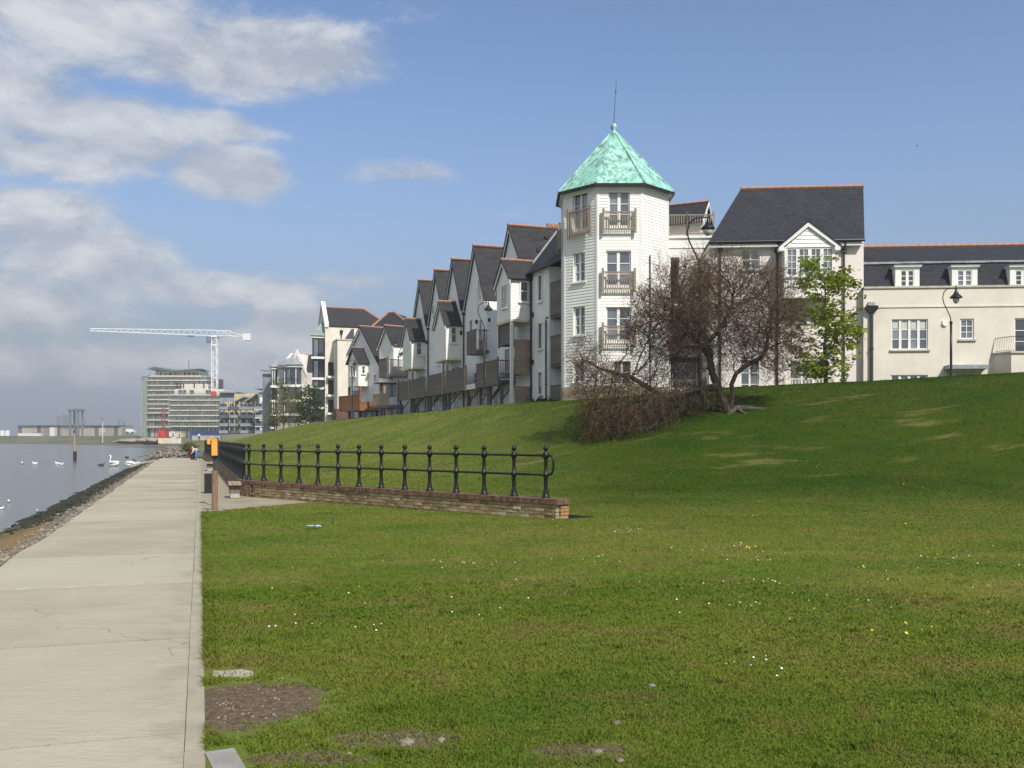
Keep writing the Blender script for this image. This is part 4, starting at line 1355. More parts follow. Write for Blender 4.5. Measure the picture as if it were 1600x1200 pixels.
# door canopy
a, zt = hit(TF, 1483, 570, 0.7); c, zb = hit(TF, 1546, 577, 0.7)
b = MB(TF)
b.box(a, c, -0.7, -0.002, zt - 0.2, zt); can = b.build('door_canopy', 'lead', terr)
b = MB(TF); b.prism([(a + 0.12, -0.62, zt - 0.2), (c - 0.12, -0.62, zt - 0.2), (c - 0.45, -0.25, zt - 0.55), (a + 0.45, -0.25, zt - 0.55)], (0, 0.24, 0)); b.build('canopy_corbel', 'stone_trim', can)
b = MB(TF); b.box(a + 0.5, c - 0.5, -0.2, 0.02, 1.8, zt - 0.62); b.build('door', 'dark_wall', terr)
# bay with railed flat roof at the right
a, zt = hit(TF, 1564, 552, 1.0); c, _ = hit(TF, 1650, 552, 1.0)
b = MB(TF); b.prism([(a + 0.05, 0, 1.8), (a + 0.5, -1.0, 1.8), (c, -1.0, 1.8), (c + 0.5, 0, 1.8)], (0, 0, zt - 1.8)); b.build('bay', 'cream_render', terr)
b = MB(TF); b.prism([(a - 0.02, 0, zt), (a + 0.45, -1.08, zt), (c + 0.05, -1.08, zt), (c + 0.55, 0, zt)], (0, 0, 0.1)); b.build('bay_coping', 'stone_trim', terr)
b = MB(TF)
ztop = zt + 0.85
pts = [Vector((a + 0.12, -0.05, 0)), Vector((a + 0.50, -0.98, 0)), Vector((c, -0.98, 0)), Vector((c + 0.4, -0.05, 0))]
for i in range(3):
    p, q_ = pts[i], pts[i + 1]
    b.bar(p + Vector((0, 0, ztop)), q_ + Vector((0, 0, ztop)), 0.02); b.bar(p + Vector((0, 0, zt + 0.16)), q_ + Vector((0, 0, zt + 0.16)), 0.015)
    n = max(2, int((q_ - p).length / 0.11))
    for k in range(n):
        pp = p.lerp(q_, k / n); bulge = (Vector((0, -1, 0)) * 0.12)
        b.tube([pp + Vector((0, 0, zt + 0.1)), pp + bulge + Vector((0, 0, zt + 0.35)), pp + bulge * 0.4 + Vector((0, 0, zt + 0.6)), pp + Vector((0, 0, ztop))], 0.008, 4)
b.build('iron_railing', 'black_metal', terr)
hp = hit(TF, 1361, 480)[0]
b = MB(TF); zh = hit(TF, 1361, 480)[1]
b.prism([(hp - 0.3, -0.24, zh + 0.06), (hp + 0.3, -0.24, zh + 0.06), (hp + 0.3, -0.24, zh - 0.12), (hp + 0.12, -0.24, zh - 0.3), (hp - 0.12, -0.24, zh - 0.3), (hp - 0.3, -0.24, zh - 0.12)], (0, 0.23, 0)); b.build('hopper_head', 'black_metal', terr)
b = MB(TF); b.box(hp - 0.17, hp + 0.17, -0.12, 0.0, zh + 0.07, zh + 0.26); b.build('overflow_outlet', 'lead', terr)
downpipe(terr, TF, hp, -0.12, 1.9, zh - 0.25, 'pipe_grey', 0.085, hopper=False)
# ================================================================ ROW OF GABLED HOUSES
RF = frame(22.8 - 0.357 * 80, 80, 0.336, -0.942)
def lx(px, off=0.0): return hit(RF, px, 686, off)[0]
def lz(px, py, off=0.0): return hit(RF, px, py, off)[1]
ROWS = 'row_render'

def side_frame(M, x, y=0.0):
    """frame of a wall that looks along M's +x; its x runs into the building"""
    return M @ Matrix.Translation((x, y, 0)) @ Matrix.Rotation(math.pi / 2, 4, 'Z')

def gable_roof(parent, M, xc, zA, xl, zl, xr, zr, y0, y1, matn='slate_row', th=0.13, name='roof', ridge_=True, barge=True):
    b = MB(M)
    b.slab((xc, y0, zA), (xc, y1, zA), (xl, y1, zl), (xl, y0, zl), th)
    b.slab((xc, y0, zA + 0.001), (xc, y1, zA + 0.001), (xr, y1, zr), (xr, y0, zr), th)
    o_ = b.build(name, matn, parent)
    if ridge_: ridge(o_ if False else parent, M, (xc, y0 - 0.02, zA + 0.03), (xc, y1, zA + 0.03), 0.11)
    if barge:
        b = MB(M)
        b.prism([(xc, y0 + 0.03, zA - 0.16), (xl, y0 + 0.03, zl - 0.14), (xl, y0 + 0.03, zl - 0.34), (xc, y0 + 0.03, zA - 0.40)], (0, 0.05, 0))
        b.prism([(xc, y0 + 0.03, zA - 0.16), (xr, y0 + 0.03, zr - 0.14), (xr, y0 + 0.03, zr - 0.34), (xc, y0 + 0.03, zA - 0.40)], (0, 0.05, 0))
        b.build('barge_board', 'white_trim', parent)
    return o_

def unit(name, label, ppx, ppy, hwl, hwr, ze, group='gabled houses of the waterfront row', depth=9.0):
    xc = lx(ppx); zA = lz(ppx, ppy)
    o_ = thing(name, label, 'house', RF @ Matrix.Translation((xc, 0, 2.6)), group)
    b = MB(RF)
    b.prism([(xc - hwl, 0, 2.0), (xc + hwr, 0, 2.0), (xc + hwr, 0, ze - 0.15), (xc, 0, zA - 0.2), (xc - hwl, 0, ze - 0.15)], (0, depth, 0))
    b.build('wall', ROWS, o_)
    gable_roof(o_, RF, xc, zA, xc - hwl, ze, xc + hwr, ze, -0.22, depth)
    return o_, xc, zA

def slit(parent, px0, px1, py0, py1, off=0.0, gl='glass_row', rows=1, lights=1, M=None, sill=True, lim=None):
    M = M or RF
    a, zt = hit(M, px0, py0, off); c, zb = hit(M, px1, py1, off)
    return window(parent, M, a, c, zb, zt, y=-0.05 - off, rev=0.0, rows=rows, cols=1, lights=lights, each=False, gl=gl, sill=sill, fr=0.07, mul=0.08)

def bay(parent, rpx, rpy, npx, eave_py, bot_py, off=1.27, win=None, fwin=None, back=0.0, brd=True):
    """gabled timber bay hung on the facade"""
    xc = lx(rpx, off); zr = lz(rpx, rpy, off)
    xn = lx(npx, off); hw = xn - xc
    ze = lz(npx, eave_py, off); zb = lz(npx, bot_py, off)
    b = MB(RF)
    b.prism([(xc - hw, -off, zb), (xc + hw, -off, zb), (xc + hw, -off, ze), (xc, -off, zr - 0.12), (xc - hw, -off, ze)], (0, off - 0.002, 0))
    o_ = b.build('bay', 'white_board', parent)
    MS = side_frame(RF, xc + hw, -off)
    holes = []
    if win:
        a, zt = hit(MS, win[0], win[2]); c, zz = hit(MS, win[1], win[3])
        holes.append([a, min(c, off - 0.05), zz, zt])
    MB(MS).boards(0.06, off - 0.03, zb + 0.02, ze, holes, 0, 0.16, 0.02).build('weatherboarding', 'white_board', parent, kind='stuff')
    MB(RF @ Matrix.Translation((0, -off, 0))).boards(xc - hw + 0.05, xc + hw - 0.05, zb + 0.02, ze, (), 0, 0.16, 0.02).build('weatherboarding', 'white_board', parent, kind='stuff')
    if holes:
        h = holes[0]
        window(parent, MS, *h, y=-0.06, rev=0.0, rows=2, cols=1, each=True, gl='glass_dark', fr=0.06)
    if fwin:
        slit(parent, *fwin, off=off, rows=2, lights=2)
    b = MB(RF)
    for s_ in (-1, 1):
        b.slab((xc, -off - 0.2, zr), (xc, back, zr), (xc + s_ * (hw + 0.25), back, ze - 0.12), (xc + s_ * (hw + 0.25), -off - 0.2, ze - 0.12), 0.1)
    b.build('bay_roof', 'slate_row', parent)
    b = MB(RF)
    for s_ in (-1, 1):
        b.prism([(xc, -off - 0.16, zr - 0.11), (xc + s_ * (hw + 0.25), -off - 0.16, ze - 0.24), (xc + s_ * (hw + 0.25), -off - 0.16, ze - 0.46), (xc, -off - 0.16, zr - 0.36)], (0, 0.05, 0))
    b.box(xc + hw + 0.02, xc + hw + 0.06, -off, -0.01, ze - 0.28, ze - 0.10)
    b.build('bay_fascia', 'white_trim', parent)
    ridge(parent, RF, (xc, -off - 0.2, zr + 0.02), (xc, back, zr + 0.02), 0.10)
    b = MB(RF); b.box(xc - hw - 0.02, xc + hw + 0.02, -off - 0.02, 0, zb - 0.12, zb - 0.001); b.build('bay_soffit', 'board_cream', parent)
    return xc, hw, zb, ze, zr

# --- end house: big gable, hung bay, wing with slit windows next to the tower
h1, x1c, z1A = unit('gabled_house', 'end gabled house of the row, nearest the octagonal tower, with slit windows', 798, 352, 2.76, 3.4, 11.9)
xa, xb = lx(820), lx(858)
xe = lx(880) + 0.3
zA_e = lz(832, 428)
b = MB(RF); b.box(xa - 1.2, xb, 0.002, 8, 2.0, zA_e); b.build('wing_wall', ROWS, h1)
b = MB(RF); b.box(xb, xe + 0.4, 1.6, 8, 2.0, zA_e); b.build('recess_wall', ROWS, h1)
b = MB(RF)
b.slab((xa - 1.6, -0.25, zA_e + 0.02), (xe + 0.3, -0.25, zA_e + 0.02), (xe + 0.3, 3.6, zA_e + 4.0), (xa - 1.6, 3.6, zA_e + 4.0), 0.13)
b.slab((xa - 1.6, 3.6, zA_e + 4.0), (xe + 0.3, 3.6, zA_e + 4.0), (xe + 0.3, 7.4, zA_e + 0.02), (xa - 1.6, 7.4, zA_e + 0.02), 0.13)
b.build('wing_roof', 'slate', h1)
# lead valley where the wing roof meets the gable's slope
sl1 = (11.9 - z1A) / 3.4
va = []
for yv in (-0.2, 3.3):
    zz = zA_e + 0.02 + 4.0 * (yv + 0.25) / 3.85
    va.append(Vector((x1c + (zz - z1A) / sl1, yv, zz + 0.05)))
MB(RF).tube(va, 0.07, 6).build('lead_valley', 'lead', h1)
b = MB(RF); b.tube([(xa - 0.3, -0.3, zA_e - 0.02), (xe + 0.3, -0.3, zA_e - 0.02)], 0.07, 6); b.build('gutter', 'black_metal', h1)
for (py0, py1) in ((430, 470), (505, 545), (581, 617)):
    slit(h1, 842, 848, py0, py1)
downpipe(h1, RF, lx(831.5), -0.09, 2.3, zA_e - 0.3, r=0.06, hopper=True)
downpipe(h1, RF, lx(855), -0.09, 2.3, lz(855, 500), r=0.05, hopper=False, kick=(0.5, 0.4))
# stacked balconies in the recess by the tower
for (yt, yb) in ((444, 487), (527, 566), (604, 640)):
    a, zt = hit(RF, 859, yt, 0.0); c, zb = hit(RF, 880, yb, 0.0)
    plank_panel(h1, RF, a, xe, zb, zt, 0.05, 'timber_row')
    MB(RF).box(xb, xe + 0.3, 0.1, 1.6, zb - 0.18, zb - 0.02).build('balcony_slab', 'dark_wall', h1)
bxc, bhw, bzb, bze, bzr = bay(h1, 787, 406, 798, 433, 499, 1.37, win=(812, 825, 438, 472), fwin=(785, 793, 447, 480), back=0.6)
MB(RF).box(bxc + bhw - 0.2, bxc + bhw - 0.02, -1.36, -1.18, 2.0, bzb - 0.13).build('bay_post', 'white_trim', h1)
# recess behind the post: decks with planked fronts facing along the row
MS1 = side_frame(RF, bxc + bhw - 0.05, -1.2)
for (yt, yb) in ((532, 585), (605, 640)):
    zt = hit(MS1, 818, yt)[1]; zb = hit(MS1, 818, yb)[1]
    plank_panel(h1, MS1, 0.1, 1.15, zb, zt, 0.0, 'timber_tan')
    MB(RF).box(bxc - bhw, bxc + bhw - 0.1, -1.2, -0.01, zb + 0.1, zb + 0.25).build('balcony_slab', 'timber_row', h1)
slit(h1, 790, 797, 545, 580, rows=2, lights=2, gl='glass_dark')
# upper balustrade left of the post
a, zt = hit(RF, 779, 503, 1.2); c, zb = hit(RF, 801, 535, 1.2)
balcony(h1, RF, a, c, zb, zt, -1.2, 0, 'timber_row', step=0.14, bw=0.05, sides=False)

# --- plain gable with balcony
h2, x2c, z2A = unit('gabled_house', 'second gabled house from the tower, with a slit window in its plain white gable', 743, 384, 2.76, 2.76, 11.6)
slit(h2, 748, 750.5, 437, 462)
slit(h2, 735, 739, 500, 520); slit(h2, 750, 754, 500, 530, rows=2)
a, zt = hit(RF, 729, 520, 1.0); c, zb = hit(RF, 744, 548, 1.0)
plank_panel(h2, RF, a, c, zb, zt, -1.0, 'timber_row')
MB(RF).box(a, c, -1.0, -0.01, zb - 0.15, zb + 0.05).build('balcony_slab', 'timber_row', h2)
MSb = side_frame(RF, c, -1.0)
balcony(h2, MSb, 0.05, 0.98, zb, zt, -0.02, 0.02, 'timber_row', sides=False, floor=False, posts=False)
slit(h2, 742, 746, 582, 600, rows=2, gl='glass_dark')

h3, x3c, z3A = unit('gabled_house', 'middle gabled house of the row, with a large slate roofed hung bay', 709, 405, 2.76, 2.76, 11.6)
c3 = bay(h3, 688, 471, 697, 506, 560, 1.27, win=(704.5, 713, 509, 536))
h4, x4c, z4A = unit('gabled_house', 'fourth gabled house from the tower, plain fronted between two hung bays', 682, 422, 2.5, 2.76, 11.6)
slit(h4, 676, 679, 478, 492)
h5, x5c, z5A = unit('gabled_house', 'farthest tall gabled house of the row, with a bay hung low at its left', 657, 438, 2.9, 2.76, 11.6)
c5 = bay(h5, 636, 498, 643, 531, 574, 1.27, win=(650, 658.5, 532, 555))
for (hh, cc) in ((h3, c3), (h5, c5)):
    xc, hw, zb = cc[:3]
    MB(RF).box(xc + hw - 0.22, xc + hw - 0.04, -1.22, -1.04, 5.4, zb - 0.13).build('bay_post', 'timber_tan', hh)
    for dx in (-0.9, 0.3):
        window(hh, RF, xc + dx, xc + dx + 0.9, 5.6, 7.4, y=-0.05, rev=0.0, rows=2, cols=1, lights=2, each=False, gl='glass_dark', sill=False)
for (hh, x) in ((h2, x2c - 2.7), (h4, x4c - 2.45), (h3, x3c - 2.7)):
    downpipe(hh, RF, x, -0.12, 2.3, 11.2, r=0.055)
for (hh, x) in ((h3, x3c + 1.2), (h5, x5c + 1.6), (h4, x4c + 0.6), (h2, x2c + 1.2)):
    window(hh, RF, x, x + 0.5, 7.9, 9.2, y=-0.05, rev=0.0, rows=1, cols=1, each=False, gl='glass_row')
# planked decks on posts along the row
decks = [(h5, 621, 638.5), (h5, 641, 664.5), (h4, 667, 691), (h3, 696, 726), (h2, 744, 757.5), (h1, 759, 778)]
for (hh, p0, p1) in decks:
    a, c = lx(p0, 1.2), lx(p1, 1.2)
    plank_panel(hh, RF, a, c, 5.62, 6.85, -1.2, 'timber_row')
    b = MB(RF); b.box(a - 0.1, c + 0.15, -1.24, -1.08, 5.2, 5.6); b.box(a - 0.1, c + 0.15, -1.08, -0.01, 5.35, 5.5); b.build('deck_beam', 'timber_row', hh)
    for x in (a + 0.1, c - 0.1):
        b = MB(RF); b.box(x - 0.09, x + 0.09, -1.0, -0.82, 2.0, 5.35); b.bar((x, -0.9, 4.2), (x, -0.05, 5.3), 0.06); b.build('deck_post', 'timber_row', hh)
for (hh, px) in ((h5, 639.7), (h4, 692.5), (h3, 727.2)):
    x = lx(px, 1.25); w_ = 0.16
    MB(RF).box(x - w_, x + w_, -1.32, -1.18, 5.15, 7.0).build('privacy_post', 'timber_tan', hh)
a, c = lx(728.5, 1.2), lx(743, 1.2)
b = MB(RF); b.box(a, c, -1.2, -1.16, 6.8, 6.86); b.box(a - 0.1, c + 0.1, -1.24, -0.01, 5.2, 5.55); b.build('deck_rail', 'white_trim', h2)
xend = lx(778, 1.2)
MSe = side_frame(RF, xend, -1.2)
balcony(h1, MSe, 0.0, 1.18, 5.65, 6.85, -0.03, 0.02, 'timber_row', step=0.14, bw=0.035, sides=False, floor=False, posts=True, over=0.2)
# ground floor doors behind the posts
for (hh, px) in ((h5, 652), (h5, 668), (h4, 684), (h3, 700), (h3, 716), (h2, 738), (h1, 768), (h1, 752)):
    x = lx(px)
    b = MB(RF); b.box(x - 0.75, x + 0.75, -0.06, 0, 2.2, 4.9); d_ = b.build('door', 'glass_dark', hh)
    b = MB(RF); b.box(x - 0.85, x - 0.75, -0.09, 0, 2.2, 5.0); b.box(x + 0.75, x + 0.85, -0.09, 0, 2.2, 5.0); b.box(x - 0.05, x + 0.05, -0.088, -0.06, 2.2, 4.9); b.build('door_frame', 'white_trim', d_)

# ================================================================ two houses where the row turns
QF = frame(-15.7, 100, 0.62, -0.78)
def qx(px, off=0): return hit(QF, px, 686, off)[0]
def qz(px, py, off=0): return hit(QF, px, py, off)[1]
hI = thing('gabled_house', 'white house at the bend with a wide gable, bright bay and orange planked balcony', 'house', QF @ Matrix.Translation((0, 0, 2.6)))
zA = qz(564, 510)
xr_, zr_ = qx(598), qz(598, 576)
b = MB(QF); b.prism([(-2.6, 0, 2.0), (xr_ - 0.1, 0, 2.0), (xr_ - 0.1, 0, zr_), (0, 0, zA - 0.2), (-2.6, 0, 10.8)], (0, 10, 0)); b.build('wall', ROWS, hI)
gable_roof(hI, QF, 0, zA, -2.8, 10.6, xr_ + 0.1, zr_ - 0.05, -0.25, 10, ridge_=True)
off = 1.2
x0_, x1_ = qx(544, off), qx(560, off)
ze, zb = qz(560, 566, off), qz(560, 603, off)
xc = (x0_ + x1_) / 2; zt = qz(552, 543, off)
b = MB(QF); b.prism([(x0_, -off, zb), (x1_, -off, zb), (x1_, -off, ze), (xc, -off, zt - 0.1), (x0_, -off, ze)], (0, off - 0.002, 0)); b.build('bay', 'white_board', hI)
b = MB(QF)
for s_ in (-1, 1):
    b.slab((xc, -off - 0.2, zt), (xc, 0.3, zt), (xc + s_ * (x1_ - xc + 0.25), 0.3, ze - 0.1), (xc + s_ * (x1_ - xc + 0.25), -off - 0.2, ze - 0.1), 0.1)
b.build('bay_roof', 'slate_row', hI)
ridge(hI, QF, (xc, -off - 0.2, zt + 0.02), (xc, 0.3, zt + 0.02), 0.09)
a, z1_ = hit(QF, 548, 571, off); c, z0_ = hit(QF, 556, 588, off)
window(hI, QF, a, c, z0_, z1_, y=-off - 0.05, rev=0, rows=1, lights=2, cols=1, each=False, gl='glass_dark')
MSI = side_frame(QF, x1_, -off)
a, z1_ = hit(MSI, 565, 571); c, z0_ = hit(MSI, 570, 584)
window(hI, MSI, a, min(c, 1.0), z0_, z1_, y=-0.05, rev=0, rows=2, cols=1, each=False, gl='glass_dark')
for px in (545, 562):
    x = qx(px, 1.1); MB(QF).box(x - 0.1, x + 0.1, -1.15, -0.95, 2.0, zb - 0.02).build('bay_post', 'timber_orange', hI)
a, zt_ = hit(QF, 529, 620, 2.2); c, zb_ = hit(QF, 562, 640, 2.2)
plank_panel(hI, QF, a, c, zb_, zt_, -2.2, 'timber_orange', 0.2)
MSI2 = side_frame(QF, c, -2.2)
plank_panel(hI, MSI2, 0.05, 2.15, zb_, zb_ + 0.75, 0.0, 'timber_orange', 0.2)
MB(QF).box(a, c, -2.2, -0.01, zb_ - 0.1, zb_ + 0.1).build('balcony_slab', 'timber_row', hI)
window(hI, QF, qx(553), qx(562), zb_ + 0.15, zb_ + 2.2, y=-0.05, rev=0, rows=1, lights=2, cols=1, each=False, gl='glass_row', sill=False)
slit(hI, 574, 577, 568, 584, M=QF); slit(hI, 585, 589, 585, 597, M=QF)
for px in (550, 577, 590):
    x = qx(px)
    b = MB(QF); b.box(x - 0.5, x + 0.5, -0.06, 0, 2.0, 4.6); b.build('door', 'glass_dark', hI)

QH = frame(-12.5, 95, 0.62, -0.78)
hH = thing('gabled_house', 'narrow white boarded house with a small steep gable and two stacked balconies', 'house', QH @ Matrix.Translation((0, 0, 2.6)))
def hx(px, off=0): return hit(QH, px, 686, off)[0]
zA = hit(QH, 603, 509)[1]; ze = hit(QH, 592, 541)[1]; zb = hit(QH, 604, 599)[1]
xl, xr_ = hx(592.5), hx(615)
b = MB(QH); b.prism([(xl, 0, zb), (xr_, 0, zb), (xr_, 0, ze), ((xl + xr_) / 2, 0, zA - 0.15), (xl, 0, ze)], (0, 4, 0)); b.build('wall', 'white_board', hH)
MB(QH).boards(xl + 0.03, xr_ - 0.03, zb, ze, (), 0, 0.18, 0.025).build('weatherboarding', 'white_board', hH, kind='stuff')
gable_roof(hH, QH, (xl + xr_) / 2, zA, xl - 0.2, ze - 0.15, xr_ + 0.2, ze - 0.15, -0.25, 6)
b = MB(QH); b.box(xl + 0.1, hx(632), 1.2, 8, 2.0, ze - 0.6); b.build('rear_wall', ROWS, hH)
b = MB(QH); xw = hx(631, -1.2)
b.slab((xr_ - 0.2, 0.6, ze - 0.9), (xw + 0.3, 0.6, ze - 0.9), (xw + 0.3, 5, ze + 1.6), (xr_ - 0.2, 5, ze + 1.6), 0.12); b.build('side_roof', 'slate_row', hH)
a, zt_ = hit(QH, 592, 562, 1.2); c, zb_ = hit(QH, 604, 588, 1.2)
plank_panel(hH, QH, a, c, zb_, zt_, -1.2, 'timber_row')
MSH = side_frame(QH, c, -1.2)
balcony(hH, MSH, 0.1, 2.3, zb_, zt_, -0.02, 0.04, 'timber_row', sides=False, floor=False, over=0.1)
b = MB(QH); b.box(a, c, -1.2, -0.01, zb_ - 0.1, zb_ + 0.08); b.box(c, c + 0.1, -1.1, 1.0, zb_ - 0.1, zb_ + 0.08); b.build('balcony_slab', 'timber_row', hH)
window(hH, QH, hx(600), hx(609), zb_ + 0.1, zb_ + 2.1, y=-0.05, rev=0, rows=2, lights=2, cols=1, each=False, sill=False)
a, zt_ = hit(QH, 583, 617, 1.6); c, zb_ = hit(QH, 608, 633, 1.6)
plank_panel(hH, QH, a, c, zb_, zt_, -1.6, 'timber_tan', 0.18)
MB(QH).box(a, c, -1.6, 0.0, zb_ - 0.25, zb_ - 0.01).build('balcony_slab', 'timber_row', hH)
b = MB(QH); b.box(xl, xr_ + 1.4, 0.3, 4, 2.0, zb - 0.01); b.build('lower_wall', ROWS, hH)
for px in (595, 600):
    x = hx(px, 1.0); MB(QH).box(x - 0.12, x + 0.12, -1.1, -0.86, 2.0, zb - 0.02).build('porch_post', 'timber_tan', hH)
b = MB(QH); b.box(hx(584, 1.4), hx(596, 1.4), -1.4, 0.2, zb - 0.1, zb - 0.0); b.build('porch_roof', 'black_metal', hH)
for px in (604, 612, 622):
    x = hx(px); b = MB(QH); b.box(x - 0.4, x + 0.4, 0.24, 0.3, 3.0, 5.0); b.box(x - 0.4, x + 0.4, 0.24, 0.3, 5.8, 7.3); b.build('door', 'glass_dark', hH)
window(hH, QH, hx(618, -1.2), hx(622, -1.2), 8.2, 9.6, y=1.15, rev=0, rows=1, cols=1, each=False, gl='glass_row')

# hipped block standing behind them
BF = frame(-9.5, 106, 0.8, -0.6)
hb = thing('hipped_house', 'large hipped slate roof edged in terracotta tiles behind the bend of the row', 'house', BF @ Matrix.Translation((0, 5, 2.6)))
def bx_(px, off=0): return hit(BF, px, 686, off)[0]
zr1 = hit(BF, 612, 489, -4)[1]; ze1 = hit(BF, 600, 520, 0)[1]
xl, xr_ = bx_(567), bx_(650)
b = MB(BF); b.box(xl + 0.3, xr_ - 0.3, 0.3, 9, 2.0, ze1); b.build('wall', ROWS, hb)
xm0, xm1 = bx_(606, -4), bx_(616, -4)
b = MB(BF)
b.slab((xl, 0, ze1), (xr_, 0, ze1), (xm1, 4, zr1), (xm0, 4, zr1), 0.12)
b.slab((xl, 9.3, ze1), (xr_, 9.3, ze1), (xm1, 4.01, zr1), (xm0, 4.01, zr1), 0.12)
b.slab((xl, 0, ze1), (xl, 9.3, ze1), (xm0, 4.01, zr1), (xm0, 4.0, zr1), 0.12)
b.slab((xr_, 0, ze1), (xr_, 9.3, ze1), (xm1, 4.01, zr1), (xm1, 4.0, zr1), 0.12)
b.build('roof', 'slate_row', hb)
ridge(hb, BF, (xm0, 4, zr1 + 0.04), (xm1, 4, zr1 + 0.04), 0.14)
ridge(hb, BF, (xl, 0, ze1 + 0.04), (xm0, 4, zr1 + 0.04), 0.14, name='hip_tiles')
ridge(hb, BF, (xr_, 0, ze1 + 0.04), (xm1, 4, zr1 + 0.04), 0.14, name='hip_tiles')
ridge(hb, BF, (xl + 0.5, -0.05, ze1 + 0.04), (xr_ - 0.3, -0.05, ze1 + 0.04), 0.13)

# ================================================================ TALL CREAM BLOCK
JF = frame(-27.25, 140, 0.336, -0.942)
JS = side_frame(JF, 0, 0)      # the wall that looks towards the viewer; x runs inland
hJ = thing('apartment_building', 'tall cream apartment block with a dark glazed corner stack and white parapet coping', 'building', JF @ Matrix.Translation((-3, 4, 3.0)))
def jx(px): return hit(JS, px, 686)[0]
def jz(px, py): return hit(JS, px, py)[1]
ze = jz(520, 510); zr_ = EYE + (686 - 480) * 143 / 1500
b = MB(JF); b.box(-7, 0, 0, 13, 2, ze); b.prism([(0 - 0.02, 0.02, ze), (-3.4, 0.02, zr_ - 0.15), (-7, 0.02, ze)], (0, 0.4, 0)); b.build('wall', 'cream_render', hJ)
ye = jx(583) + 3; ym = jx(575)
b = MB(JF)
b.slab((0.15, 0.45, ze), (0.15, ye, ze), (-3.4, ym, zr_), (-3.4, 0.45, zr_), 0.15)
b.slab((-7.1, 0.45, ze), (-7.1, ye, ze), (-3.41, ym, zr_), (-3.41, 0.45, zr_), 0.15)
b.slab((0.15, ye, ze), (-7.1, ye, ze), (-3.41, ym, zr_), (-3.40, ym, zr_), 0.15)
b.build('roof', 'slate_row', hJ)
ridge(hJ, JF, (-3.4, 0.5, zr_ + 0.05), (-3.4, ym, zr_ + 0.05), 0.16)
ridge(hJ, JF, (-3.4, ym, zr_ + 0.05), (0.15, ye, ze + 0.05), 0.16, name='hip_tiles')
b = MB(JF)
b.prism([(0.2, -0.1, ze - 0.15), (-3.4, -0.1, zr_ + 0.35), (-3.4, -0.1, zr_ + 0.9), (-3.1, -0.1, zr_ + 0.55), (0.2, -0.1, ze + 0.35)], (0, 0.6, 0))
b.prism([(-7, -0.1, ze - 0.15), (-3.4, -0.1, zr_ + 0.35), (-3.4, -0.1, zr_ + 0.9), (-3.7, -0.1, zr_ + 0.55), (-7, -0.1, ze + 0.35)], (0, 0.6, 0))
b.build('parapet_coping', 'white_render', hJ)
# projecting lower block
y0_, y1_ = jx(521), jx(556)
zt = EYE + (686 - 531) * 136.5 / 1500
b = MB(JF); b.box(0.01, 3.6, y0_, y1_ + 3, 2, zt); b.build('front_block', 'cream_render', hJ)
b = MB(JF); b.box(-0.1, 3.7, y0_ - 0.1, y1_ + 3.1, zt, zt + 0.22); b.build('parapet_coping', 'stone_trim', hJ)
b = MB(JS); b.tube([(jx(533), -3.0 + 2.9, zt), (jx(533), -0.1, jz(533, 517))], 0.09, 6); b.box(jx(531), jx(535.5), -0.25, -0.05, jz(533, 521), jz(533, 516)); b.build('downpipe', 'black_metal', hJ)
# sloping glazed corner behind the coping
b = MB(JF); b.prism([(0.02, jx(536), zt + 0.2), (0.02, jx(553), zt + 0.2), (0.02, jx(553), jz(553, 514)), (0.02, jx(549), jz(549, 514))], (0.08, 0, 0)); b.build('attic_glazing', 'glass_dark', hJ)
# balconies between main wall and front block, recess shade painted as dark panels
for i, (yt, yb) in enumerate(((566, 588), (594, 617), (624, 645))):
    a, zt_ = hit(JS, 512.5, yt); c, zb_ = hit(JS, 521.5, yb)
    b = MB(JS); b.box(a, c, -0.05, 0.05, zb_, zt_); r_ = b.build('recess_shade_panel', 'dark_void', hJ)
    b = MB(JS); b.box(a - 0.2, c, -0.9, -0.05, zb_ - 0.3, zb_); b.build('balcony_slab', 'white_trim', hJ)
    b = MB(JS)
    b.box(a, c, -0.9, -0.86, zb_ + 0.95, zb_ + 1.0)
    for k in range(7): b.box(a + (c - a) * k / 7, a + (c - a) * k / 7 + 0.03, -0.9, -0.87, zb_, zb_ + 0.95)
    b.build('railing', 'black_metal', hJ)
# glazed stack on the river corner
zs = [EYE + (686 - y) * 139 / 1500 for y in (525, 558, 591, 606, 637, 664)]
b = MB(JF); b.prism([(-0.6, 0, 2), (-0.6, -1.7, 2), (-3.0, -1.1, 2), (-4, 0, 2)], (0, 0, zs[0] - 2)); b.build('glazed_stack', 'glass_dark', hJ)
for z_ in zs:
    b = MB(JF); b.prism([(-0.4, 0, z_ - 0.15), (-0.4, -1.95, z_ - 0.15), (-3.2, -1.3, z_ - 0.15), (-4.3, 0, z_ - 0.15)], (0, 0, 0.32)); b.build('balcony_slab', 'white_trim', hJ)
for k in range(len(zs) - 1):
    z1_, z0_ = zs[k] - 0.15, zs[k + 1] + 0.17
    b = MB(JF)
    for p in ((-0.58, -1.72), (-0.58, -0.9), (-0.58, -0.1), (-1.8, -1.42), (-3.0, -1.12)):
        b.box(p[0] - 0.05, p[0] + 0.05, p[1] - 0.05, p[1] + 0.05, z0_, z1_)
    b.build('mullion', 'black_metal', hJ)
    MB(JF).box(-0.62, -0.585, -1.5, -0.95, z0_ + 0.1, z1_ - 0.3).build('pane', 'glass', hJ)
b = MB(JF)
zc = zs[0] + 0.18
apex = Vector((-2.2, 0.0, zc + 2.4))
rim = [Vector(p) for p in ((-0.2, 0, zc), (-0.2, -2.1, zc), (-3.3, -1.45, zc), (-4.4, 0, zc))]
for k in range(3): b.poly([rim[k], rim[k + 1], apex])
b.build('stack_roof', 'lead_green', hJ)
b = MB(JS); b.box(jx(519), jx(562), -3.75, 0.3, 1.8, jz(530, 640)); b.build('brick_plinth', 'plinth_brick', hJ)

